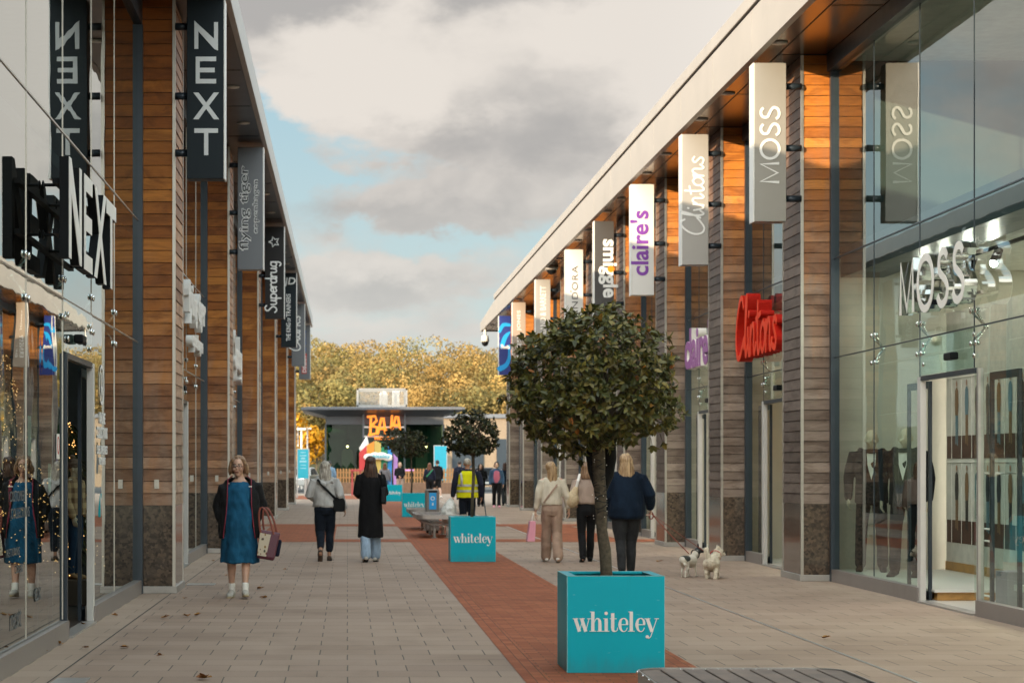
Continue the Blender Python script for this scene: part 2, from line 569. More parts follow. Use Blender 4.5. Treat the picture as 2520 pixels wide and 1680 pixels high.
def timber_mat():
    m, t = new_mat('cedar_cladding')
    pos = t.n('ShaderNodeNewGeometry').outputs['Position']
    isl = t.n('ShaderNodeNewGeometry').outputs['Random Per Island']
    sp = t.n('ShaderNodeSeparateXYZ', ins={0: pos})
    gv = t.n('ShaderNodeCombineXYZ', ins={0: t.math('MULTIPLY', sp.outputs[0], 2.2), 1: t.math('MULTIPLY', sp.outputs[1], 2.2),
                                         2: t.math('ADD', t.math('MULTIPLY', sp.outputs[2], 26.0), t.math('MULTIPLY', isl, 40.0))}).outputs[0]
    grain = t.noise(gv, 1.6, 6, 0.65, 1.4)
    stain = t.noise(t.vmath('MULTIPLY', pos, (3.0, 3.0, 0.9)), 1.1, 5, 0.6, 0.5)
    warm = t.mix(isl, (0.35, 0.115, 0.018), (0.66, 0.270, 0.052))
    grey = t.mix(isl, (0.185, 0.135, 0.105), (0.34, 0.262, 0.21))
    grey = t.mix(t.smooth(sp.outputs[0], 2.0, 5.0), t.vmath('MULTIPLY', grey, (1.40, 1.25, 1.12)), grey)
    warm = t.mix(t.smooth(sp.outputs[0], 2.0, 5.0), t.vmath('MULTIPLY', warm, (0.86, 0.78, 0.70)), t.vmath('MULTIPLY', warm, (1.08, 1.0, 0.85)))
    # boards near the eaves are sheltered and keep their colour; lower and street-side boards have silvered
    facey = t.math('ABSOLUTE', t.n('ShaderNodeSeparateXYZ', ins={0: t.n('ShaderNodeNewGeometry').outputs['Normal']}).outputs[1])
    side = t.smooth(sp.outputs[0], 2.0, 5.0)                         # the right-hand row is greyer
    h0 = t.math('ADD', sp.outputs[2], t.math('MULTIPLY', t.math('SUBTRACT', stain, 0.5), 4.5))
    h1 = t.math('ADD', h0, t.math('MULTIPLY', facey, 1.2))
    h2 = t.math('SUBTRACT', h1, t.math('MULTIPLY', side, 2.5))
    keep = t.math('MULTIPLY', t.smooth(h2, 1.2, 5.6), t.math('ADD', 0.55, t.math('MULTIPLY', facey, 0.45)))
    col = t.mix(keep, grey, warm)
    col = t.mix(t.math('MULTIPLY', t.smooth(grain, 0.35, 0.75), 0.55), col, t.vmath('MULTIPLY', col, (0.5, 0.46, 0.42)))
    nm = bump(t, grain, 0.35, 0.006)
    col = t.mix(t.math('MULTIPLY', t.smooth(sp.outputs[0], 5.0, 2.0), t.smooth(sp.outputs[2], 5.2, 6.6)), col, t.vmath('MULTIPLY', col, (0.72, 0.60, 0.50)))   # eave shade painted into the boards at the head of the left piers
    blot = t.noise(t.vmath('MULTIPLY', pos, (1.6, 1.6, 4.5)), 1.0, 5, 0.65, 0.8)
    col = t.mix(t.math('MULTIPLY', t.smooth(blot, 0.44, 0.68), 0.72), col, t.vmath('MULTIPLY', col, (0.42, 0.36, 0.32)))
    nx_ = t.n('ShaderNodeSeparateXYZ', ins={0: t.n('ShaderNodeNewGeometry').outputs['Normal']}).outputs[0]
    street_dark = t.math('MULTIPLY', side, t.smooth(nx_, -0.4, -0.8))     # street faces of the right-hand piers are darkened
    col = t.mix(t.math('MULTIPLY', street_dark, 0.95), col, t.vmath('MULTIPLY', col, (0.46, 0.45, 0.46)))
    return finish(m, t, prin(t, col, 0.55, 0, 0.3, nm))


def granite_mat():
    m, t = new_mat('brown_granite')
    pos = t.n('ShaderNodeNewGeometry').outputs['Position']
    v = t.n('ShaderNodeTexVoronoi', ins={'Vector': t.vmath('ADD', pos, t.vmath('MULTIPLY', t.n('ShaderNodeTexNoise', ins={'Vector': pos, 'Scale': 30.0}).outputs[1], (0.03, 0.03, 0.03))), 'Scale': 30.0})
    cc = t.n('ShaderNodeSeparateColor', ins={0: v.outputs['Color']}).outputs[0]
    fine = t.noise(pos, 160, 3)
    f2 = t.math('ADD', t.math('MULTIPLY', cc, 0.75), t.math('MULTIPLY', fine, 0.3))
    col = t.n('ShaderNodeValToRGB', ins={0: f2})
    cr = col.color_ramp
    for p, c in ((0.0, (0.012, 0.010, 0.009)), (0.36, (0.030, 0.020, 0.013)), (0.48, (0.22, 0.085, 0.018)), (0.75, (0.50, 0.22, 0.05)), (1.0, (0.16, 0.11, 0.075))):
        e = cr.elements[0] if p == 0.0 else (cr.elements[1] if p == 1.0 else cr.elements.new(p))
        e.position = p; e.color = c + (1,)
    return finish(m, t, prin(t, col.outputs[0], 0.09, 0, 0.6))


def glass_mat(name, ior, tint, wave=0.012, rough=0.0):
    m, t = new_mat(name)
    pos = t.n('ShaderNodeNewGeometry').outputs['Position']
    nz = t.noise(pos, 0.9, 2)
    nm = bump(t, nz, 1.0, wave)
    bf = t.n('ShaderNodeNewGeometry').outputs['Backfacing']     # a pane reflects alike from both sides
    ir = t.math('POWER', ior, t.math('SUBTRACT', 1.0, t.math('MULTIPLY', bf, 2.0)))
    f1 = t.n('ShaderNodeFresnel', ins={'IOR': ir}).outputs[0]
    fr = t.math('DIVIDE', t.math('MULTIPLY', f1, 2.0), t.math('ADD', f1, 1.0))     # both faces of the sheet
    tr = t.n('ShaderNodeBsdfTransparent', ins={0: tint + (1,)}).outputs[0]
    gl = t.n('ShaderNodeBsdfGlossy', ins={0: (0.94, 0.97, 0.95, 1), 'Roughness': rough, 'Normal': nm}).outputs[0]
    mx = t.n('ShaderNodeMixShader', ins={0: fr, 1: tr, 2: gl}).outputs[0]
    return finish(m, t, mx)


def paving_mat():
    m, t = new_mat('concrete_slabs')
    pos = t.n('ShaderNodeNewGeometry').outputs['Position']
    br = t.n('ShaderNodeTexBrick', offset=0.5, squash=1.0)
    wob = t.n('ShaderNodeTexNoise', ins={'Vector': pos, 'Scale': 1.7, 'Detail': 2.0}).outputs[1]
    pv = t.vmath('ADD', pos, t.vmath('MULTIPLY', t.vmath('SUBTRACT', wob, (0.5, 0.5, 0.5)), (0.02, 0.02, 0)))
    for k, v in (('Scale', 1.0), ('Mortar Size', 0.0055), ('Mortar Smooth', 0.25), ('Brick Width', 0.45), ('Row Height', 0.45), ('Bias', 0.0)):
        br.inputs[k].default_value = v
    t.nt.links.new(pv, br.inputs['Vector'])
    br.inputs['Color1'].default_value = (0.295, 0.208, 0.156, 1)
    br.inputs['Color2'].default_value = (0.350, 0.254, 0.192, 1)
    br.inputs['Mortar'].default_value = (0.10, 0.08, 0.062, 1)
    grain = t.noise(pos, 55, 4, 0.7)
    blot = t.noise(pos, 0.7, 6, 0.6, 0.4)
    col = t.mix(t.math('MULTIPLY', t.smooth(blot, 0.42, 0.72), 0.55), br.outputs[0], t.vmath('MULTIPLY', br.outputs[0], (0.70, 0.68, 0.67)))
    col = t.mix(t.math('MULTIPLY', t.smooth(grain, 0.35, 0.75), 0.30), col, t.vmath('MULTIPLY', col, (0.68, 0.67, 0.66)))
    # spots of chewing gum
    gv = t.n('ShaderNodeTexVoronoi', ins={'Vector': pos, 'Scale': 1.3})
    gum = t.smooth(gv.outputs['Distance'], 0.028, 0.018)
    col = t.mix(t.math('MULTIPLY', gum, 0.5), col, (0.45, 0.42, 0.40))
    # paler margin by the shopfronts
    sx = t.n('ShaderNodeSeparateXYZ', ins={0: pos}).outputs[0]
    mar = t.math('MAXIMUM', t.smooth(sx, -2.0, -2.2), t.smooth(sx, 5.6, 6.4))
    col = t.mix(t.math('MULTIPLY', mar, 0.30), col, (0.46, 0.36, 0.27))
    hgt = t.math('SUBTRACT', t.math('MULTIPLY', grain, 0.15), br.outputs['Fac'])
    rg = t.math('ADD', 0.58, t.math('MULTIPLY', blot, 0.22))
    return finish(m, t, prin(t, col, rg, 0, 0.25, bump(t, hgt, 0.5, 0.004)))


def brick_pave_mat(name, along_y=False):
    m, t = new_mat(name)
    pos = t.n('ShaderNodeNewGeometry').outputs['Position']
    sp = t.n('ShaderNodeSeparateXYZ', ins={0: pos})
    vec = t.n('ShaderNodeCombineXYZ', ins={0: sp.outputs[1 if along_y else 0], 1: sp.outputs[0 if along_y else 1], 2: 0.0}).outputs[0]
    br = t.n('ShaderNodeTexBrick', offset=0.5)
    for k, v in (('Scale', 1.0), ('Mortar Size', 0.0032), ('Mortar Smooth', 0.3), ('Brick Width', 0.21), ('Row Height', 0.105 if not along_y else 0.0845), ('Bias', -0.1)):
        br.inputs[k].default_value = v
    t.nt.links.new(vec, br.inputs['Vector'])
    br.inputs['Color1'].default_value = (0.250, 0.070, 0.030, 1)
    br.inputs['Color2'].default_value = (0.345, 0.110, 0.048, 1)
    br.inputs['Mortar'].default_value = (0.075, 0.05, 0.035, 1)
    n1 = t.noise(pos, 1.1, 6, 0.65, 0.5)
    gr = t.noise(pos, 70, 3, 0.7)
    col = t.mix(t.math('MULTIPLY', t.smooth(n1, 0.45, 0.7), 0.45), br.outputs[0], t.vmath('MULTIPLY', br.outputs[0], (0.62, 0.62, 0.62)))
    col = t.mix(t.math('MULTIPLY', t.smooth(gr, 0.45, 0.8), 0.3), col, t.vmath('MULTIPLY', col, (0.6, 0.6, 0.6)))
    moss = t.math('MULTIPLY', br.outputs['Fac'], t.smooth(t.noise(pos, 2.3, 4), 0.52, 0.62))
    col = t.mix(moss, col, (0.035, 0.045, 0.012))
    return finish(m, t, prin(t, col, 0.75, 0, 0.18, bump(t, t.math('SUBTRACT', t.math('MULTIPLY', gr, 0.2), br.outputs['Fac']), 0.5, 0.003)))


def leaf_mat(name, cols, rough=0.35, spec=0.5, trans=0.0):
    m, t = new_mat(name)
    isl = t.n('ShaderNodeNewGeometry').outputs['Random Per Island']
    nd = t.n('ShaderNodeValToRGB', ins={0: isl})
    cr = nd.color_ramp
    cr.interpolation = 'LINEAR'
    while len(cr.elements) < len(cols): cr.elements.new(0.5)
    for e, (p, c) in zip(cr.elements, cols):
        e.position = p; e.color = c + (1,)
    pos = t.n('ShaderNodeTexCoord').outputs['Object']
    nz = t.noise(pos, 3.0, 3)
    col = t.mix(t.math('MULTIPLY', nz, 0.5), nd.outputs[0], t.vmath('MULTIPLY', nd.outputs[0], (0.5, 0.55, 0.5)))
    sh = prin(t, col, rough, 0, spec)
    if trans:
        tl = t.n('ShaderNodeBsdfTranslucent', ins={0: nd.outputs[0]}).outputs[0]
        sh = t.n('ShaderNodeMixShader', ins={0: trans, 1: sh, 2: tl}).outputs[0]
    return finish(m, t, sh)


def hair_mat(name, c1, c2):
    m, t = new_mat(name)
    pos = t.n('ShaderNodeTexCoord').outputs['Object']
    st = t.noise(t.vmath('MULTIPLY', pos, (70, 70, 5)), 1.0, 4, 0.6, 0.6)
    col = t.mix(t.smooth(st, 0.35, 0.68), c1, c2)
    return finish(m, t, prin(t, col, 0.42, 0, 0.5, bump(t, st, 0.6, 0.006)))


def fabric(name, base, var=0.15, fold=9.0, rough=0.85, weave=260, sheen=0.03):
    m, t = new_mat(name)
    pos = t.n('ShaderNodeTexCoord').outputs['Object']
    n1 = t.noise(t.vmath('MULTIPLY', pos, (1, 1, 0.45)), fold, 4, 0.6, 0.3)
    wv = t.noise(pos, weave, 2)
    col = t.mix(t.ramp(n1, [(0.3, 0.0), (0.7, 1.0)]), tuple(c * (1 - var) for c in base), tuple(min(1, c * (1 + var)) for c in base))
    h = t.math('ADD', n1, t.math('MULTIPLY', wv, 0.06))
    return finish(m, t, prin(t, col, rough, 0, 0.12, bump(t, h, 0.55, 0.03), sheen=sheen))


M = {}
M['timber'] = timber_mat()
M['granite'] = granite_mat()
M['paving'] = paving_mat()
M['brick'] = brick_pave_mat('red_brick_paving')
M['brick_edge'] = brick_pave_mat('red_brick_border', True)
M['glass_l'] = glass_mat('shop_glass', 2.1, (0.62, 0.74, 0.70), 0.0016)
M['glass_r'] = glass_mat('green_tinted_shop_glass', 1.24, (0.80, 0.94, 0.88), 0.0012)
M['glass_far'] = glass_mat('pavilion_glass', 1.2, (0.26, 0.44, 0.37), 0.002)
M['frame'] = plain('dark_blue_grey_frame', (0.030, 0.042, 0.055), 0.35, 0.3, 0.1)
M['steel'] = plain('brushed_steel', (0.46, 0.43, 0.38), 0.36, 0.85, 0.1, 3)
M['steel_plate'] = plain('satin_steel_plinth', (0.40, 0.375, 0.35), 0.38, 0.55, 0.12, 4, dirt=0.3)
M['alu'] = plain('pale_aluminium', (0.52, 0.50, 0.47), 0.4, 0.35, 0.06, 3)
M['rail'] = plain('warm_grey_base_rail', (0.27, 0.235, 0.215), 0.45, 0.3, 0.08, 3, dirt=0.2)
M['post'] = plain('silver_door_post', (0.60, 0.58, 0.545), 0.42, 0.2, 0.05, 3)
M['fascia'] = plain('cream_metal_fascia', (0.35, 0.322, 0.295), 0.45, 0.25, 0.05, 1.2, dirt=0.15)
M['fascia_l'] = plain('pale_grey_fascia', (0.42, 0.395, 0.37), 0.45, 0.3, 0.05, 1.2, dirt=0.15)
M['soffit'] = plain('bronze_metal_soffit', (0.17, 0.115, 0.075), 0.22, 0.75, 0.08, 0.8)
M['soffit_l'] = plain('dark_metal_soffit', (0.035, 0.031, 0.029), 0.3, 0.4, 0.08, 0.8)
M['roof'] = plain('grey_roof_membrane', (0.22, 0.22, 0.22), 0.8)
M['teal'] = plain('teal_paint', (0.003, 0.330, 0.400), 0.38, 0.0, 0.05, 2.5, spec=0.25)
def teal_mat():
    m, t = new_mat('weathered_teal_paint')
    pos = t.n('ShaderNodeTexCoord').outputs['Object']
    z = t.n('ShaderNodeSeparateXYZ', ins={0: pos}).outputs[2]
    n1 = t.noise(pos, 2.2, 5, 0.6)
    n2 = t.noise(t.vmath('MULTIPLY', pos, (9, 9, 2.2)), 1.0, 5, 0.7)
    col = t.mix(n1, (0.001, 0.355, 0.455), (0.002, 0.43, 0.53))
    splash = t.math('MULTIPLY', t.smooth(t.math('ADD', z, t.math('MULTIPLY', t.math('SUBTRACT', n2, 0.5), 0.35)), 0.17, 0.0), 0.25)
    col = t.mix(splash, col, (0.075, 0.115, 0.10))
    run = t.math('MULTIPLY', t.smooth(t.noise(t.vmath('MULTIPLY', pos, (16, 16, 0.9)), 1.0, 4, 0.6), 0.60, 0.78), 0.16)
    col = t.mix(run, col, (0.02, 0.14, 0.16))
    sc = t.math('MULTIPLY', t.smooth(t.noise(t.vmath('MULTIPLY', pos, (7, 7, 26)), 1.0, 3, 0.7), 0.70, 0.74), 0.35)
    col = t.mix(sc, col, (0.20, 0.50, 0.52))
    return finish(m, t, prin(t, col, t.math('ADD', 0.30, t.math('MULTIPLY', n1, 0.2)), 0, 0.18))


M['teal'] = teal_mat()
M['teal_edge'] = plain('worn_pale_edge', (0.30, 0.58, 0.56), 0.5, 0.0, 0.3, 14)
M['white'] = plain('white_paint', (0.78, 0.74, 0.68), 0.5, 0.0, 0.03)
M['letter'] = plain('off_white_lettering', (0.80, 0.785, 0.75), 0.5, 0.0, 0.03)
M['soil'] = plain('dark_soil', (0.012, 0.010, 0.008), 0.95, 0, 0.4, 30, bmp=0.6)
M['black'] = plain('black_paint', (0.008, 0.009, 0.010), 0.5, 0.0, 0.2, spec=0.12)
M['charcoal_panel'] = plain('charcoal_sign_panel', (0.010, 0.016, 0.020), 0.5, 0.0, 0.08, 1.5, spec=0.2)
M['grey_panel'] = plain('blue_grey_sign_panel', (0.135, 0.140, 0.150), 0.38, 0.1, 0.06, 1.5)
M['brown_panel'] = plain('dark_brown_sign_panel', (0.022, 0.020, 0.020), 0.5, 0, 0.06, 1.5, spec=0.2)
M['silver_panel'] = plain('silver_grey_sign_panel', (0.28, 0.268, 0.24), 0.42, 0.15, 0.05, 1.5)
M['pale_panel'] = plain('white_sign_panel', (0.66, 0.635, 0.60), 0.45, 0.0, 0.03, 1.5)
M['light_grey_panel'] = plain('light_grey_sign_panel', (0.36, 0.345, 0.32), 0.42, 0.1, 0.04, 1.5)
M['slate_panel'] = plain('slate_sign_panel', (0.070, 0.066, 0.064), 0.5, 0.0, 0.05, 1.5, spec=0.2)
M['taupe_panel'] = plain('taupe_sign_panel', (0.36, 0.285, 0.225), 0.45, 0.0, 0.05, 1.5)
M['sign_edge'] = plain('pale_sign_edge', (0.70, 0.68, 0.64), 0.4, 0.2, 0.04)
M['orange'] = plain('orange_sign_paint', (0.90, 0.23, 0.008), 0.4, 0, 0.05)
M['red_letter'] = plain('red_sign_letters', (0.72, 0.040, 0.005), 0.45, 0, 0.06, 2, spec=0.2)
M['red_letter_side'] = plain('deep_red_returns', (0.42, 0.010, 0.004), 0.5, 0, 0.06, 2, spec=0.2)
M['purple'] = plain('purple_lettering', (0.19, 0.045, 0.32), 0.4, 0, 0.05)
M['mauve'] = plain('mauve_sign_face', (0.30, 0.10, 0.30), 0.4, 0, 0.05)
M['grey_letter'] = plain('grey_lettering', (0.62, 0.62, 0.60), 0.5, 0, 0.03)
M['dark_letter'] = plain('dark_lettering', (0.020, 0.022, 0.024), 0.4, 0, 0.05)
M['navy_blue'] = plain('deep_blue_panel', (0.018, 0.035, 0.20), 0.4, 0, 0.05)
M['cyan'] = plain('bright_blue_panel', (0.010, 0.32, 0.72), 0.4, 0, 0.05)
M['sky_blue'] = plain('turquoise_sign', (0.03, 0.42, 0.55), 0.4, 0, 0.05)
M['red_box'] = plain('red_label', (0.50, 0.03, 0.02), 0.45, 0, 0.05)
M['blue_letter'] = plain('blue_lettering', (0.02, 0.06, 0.26), 0.45, 0, 0.05)
M['chrome'] = plain('polished_steel', (0.75, 0.75, 0.74), 0.06, 1.0, 0.02)
M['spec_wood'] = plain('oak_slats', (0.150, 0.108, 0.084), 0.55, 0, 0.4, 5, bmp=0.5, dirt=0.3)
M['skin'] = plain('skin', (0.56, 0.33, 0.23), 0.5, 0, 0.1, 14, sss=0.08)
M['skin2'] = plain('tanned_skin', (0.38, 0.195, 0.12), 0.5, 0, 0.1, 14, sss=0.08)
M['bark'] = plain('mottled_bark', (0.085, 0.067, 0.044), 0.9, 0, 0.55, 26, bmp=0.9, dirt=0.5)
M['bark_pale'] = plain('pale_bare_twigs', (0.48, 0.38, 0.26), 0.9, 0, 0.2, 5)
M['rubber'] = plain('black_rubber', (0.015, 0.015, 0.015), 0.8)
M['lamp_on'] = emitter('warm_lamp', (1.0, 0.62, 0.25), 14.0)
M['bulb'] = emitter('fairy_light', (1.0, 0.50, 0.14), 1.6)
M['ceil_light'] = emitter('lit_ceiling_panel', (1.0, 0.93, 0.80), 44.0)
M['fill_spot'] = emitter('added_fill_bulb', (1.0, 0.92, 0.80), 170.0)
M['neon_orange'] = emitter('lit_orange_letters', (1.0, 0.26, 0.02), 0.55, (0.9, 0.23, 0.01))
M['spot_glass'] = plain('frosted_lens', (0.7, 0.66, 0.6), 0.3)
# ------------------------------------------------------------------ ground
def sheet(name, mat, x0, x1, y0, y1, z, kind='structure'):
    b = MB(); b.quad((x0, y0, z), (x1, y0, z), (x1, y1, z), (x0, y1, z))
    return tag(b.build(name, mat), kind=kind)


M['asphalt'] = plain('asphalt', (0.06, 0.06, 0.06), 0.9, 0, 0.2, 3, bmp=0.3)
M['field'] = plain('rough_grass', (0.07, 0.07, 0.025), 0.95, 0, 0.35, 0.3)
b = MB(); b.quad((-900, -300, -0.06), (900, -300, -0.06), (900, 1500, -0.06), (-900, 1500, -0.06))
tag(b.build('ground', M['field']), kind='structure')
sheet('car_park_road', M['asphalt'], -60, 60, 112, 178, -0.03)
sheet('pavement', M['paving'], -26, 30, -8, 117.5, 0.0)
sheet('red_brick_strip', M['brick'], 1.44, 2.50, -8, 117.4, 0.004)
sheet('red_brick_strip', M['brick_edge'], 1.27, 1.44, -8, 117.4, 0.004)
sheet('red_brick_strip', M['brick_edge'], 2.50, 2.67, -8, 117.4, 0.004)
sheet('red_brick_band', M['brick'], -2.53, 1.27, 53.4, 55.4, 0.004)
sheet('red_brick_band', M['brick'], 2.67, 6.5, 53.4, 55.4, 0.004)
sheet('red_brick_band', M['brick'], -2.53, 1.27, 42.4, 44.0, 0.004)
sheet('red_brick_band', M['brick'], 2.67, 6.5, 42.4, 44.0, 0.004)
sheet('red_brick_panel', M['brick'], -1.95, -0.27, 44.0, 53.4, 0.004)
sheet('red_brick_panel', M['brick'], 4.1, 5.7, 44.0, 53.4, 0.004)
sheet('red_brick_band', M['brick'], -2.53, 1.27, 97, 109, 0.004)
# narrow drains set in the slabs
sheet('drain_slot', M['rubber'], -2.137, -2.125, -8, 86, 0.003)
sheet('drain_slot', M['steel_plate'], 4.045, 4.075, -8, 116, 0.003)
for (x0, x1, y0, y1) in ((-2.10, -1.86, 14.7, 15.15), (-2.08, -1.72, 27.0, 27.35)):
    b = MB(); b.box(x0, x1, y0, y1, 0.001, 0.010)
    o = b.build('drain_cover', M['steel_plate'], bevel=0.002)
    tag(o, 'pale metal drain cover at the bottom left corner of the paving' if y0 < 20 else 'pale metal drain cover beside the nearest left pier', 'drain cover', 'drain covers in the left paving')

# ------------------------------------------------------------------ the two rows of shops
def pier(bld, side, y0, first):
    """a timber-clad pier on a granite base, projecting from the shopfront"""
    L = side < 0
    xs, xg = (-2.085, -2.53) if L else (6.07, 6.50)          # street face, shopfront
    ly = 1.25 if L else 1.2
    y1 = y0 + ly
    xa, xb = min(xs, xg), max(xs, xg)
    top = 7.18 if L else 7.03
    gz = 1.06 if L else 1.03
    inn = -side * 0.0
    core = MB()
    core.box(xa + 0.02, xb - 0.02, y0 + 0.02, y1 - 0.02, 0.0, top)
    pr = core.build('pier', M['black'], bld)
    # boards: lapped planks round the two faces one sees and the far one
    cl = MB()
    bh = 0.147 if L else 0.140
    z = gz + 0.004
    k = 0
    while z < top - 0.02:
        zt = min(z + bh - 0.006, top)
        r = rnd.uniform(0, 0.004)
        # camera-facing boards
        cl.add([(xa + 0.035, y0 + 0.004 - r, z), (xb - 0.035, y0 + 0.004 - r, z), (xb - 0.035, y0 + 0.013, zt), (xa + 0.035, y0 + 0.013, zt),
                (xa + 0.035, y0 + 0.03, z), (xb - 0.035, y0 + 0.03, z), (xb - 0.035, y0 + 0.03, zt), (xa + 0.035, y0 + 0.03, zt)],
               [(0, 1, 2, 3), (4, 5, 1, 0), (3, 2, 6, 7), (0, 3, 7, 4), (1, 5, 6, 2)])
        # street-facing boards
        s_ = -1 if not L else 1
        xo = xs + s_ * (-0.004 + r); xi = xs - s_ * 0.013; xk = xs - s_ * 0.03
        cl.add([(xo, y0 + 0.035, z), (xo, y1 - 0.035, z), (xi, y1 - 0.035, zt), (xi, y0 + 0.035, zt), (xk, y0 + 0.035, z), (xk, y1 - 0.035, z), (xk, y1 - 0.035, zt), (xk, y0 + 0.035, zt)],
               [(0, 1, 2, 3), (4, 5, 1, 0), (3, 2, 6, 7), (0, 3, 7, 4), (1, 5, 6, 2)])
        z += bh; k += 1
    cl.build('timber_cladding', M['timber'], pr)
    g = MB()
    g.box(xa + 0.03, xb - 0.03, y0 + 0.006, y1 - 0.006, 0.085, gz)
    if L: g.box(xb - 0.03, xb - 0.004, y0 + 0.035, y1 - 0.035, 0.085, gz)
    else: g.box(xa + 0.004, xa + 0.03, y0 + 0.035, y1 - 0.035, 0.085, gz)
    g.build('granite_base', M['granite'], pr)
    p = MB()
    e = 0.02
    if L: p.box(xa + 0.03, xb + e, y0 - e, y1 + e, 0, 0.085)
    else: p.box(xa - e, xb - 0.03, y0 - e, y1 + e, 0, 0.085)
    p.build('plinth', M['steel_plate'], pr, bevel=0.004)
    for yy in ((y0, y1) if not L else (y0, y1)):
        t = MB()
        sgn = 1 if yy == y0 else -1
        if L:
            t.box(xb - 0.034, xb + 0.003, min(yy - sgn * 0.003, yy + sgn * 0.034), max(yy - sgn * 0.003, yy + sgn * 0.034), 0.086, top)
        else:
            t.box(xa - 0.003, xa + 0.034, min(yy - sgn * 0.003, yy + sgn * 0.034), max(yy - sgn * 0.003, yy + sgn * 0.034), 0.086, top)
        t.build('corner_trim', M['steel'], pr)
    t = MB()
    if L: t.box(xa + 0.006, xa + 0.035, y0 - 0.02, y0 + 0.03, 0.086, top)
    else: t.box(xb - 0.035, xb - 0.006, y0 - 0.02, y0 + 0.03, 0.086, top)
    t.build('edge_trim', M['steel'], pr)
    if L:
        for zz in (1.32,):
            h = MB(); xc = xa + 0.22
            h.box(xc - 0.028, xc + 0.028, y0 - 0.008, y0 + 0.006, zz - 0.055, zz + 0.055)
            h.ball((xc, y0 - 0.009, zz + 0.03), (0.008, 0.006, 0.008), 8, 5); h.ball((xc, y0 - 0.009, zz - 0.03), (0.008, 0.006, 0.008), 8, 5)
            h.build('fixing_plate', M['steel'], pr)
    return pr


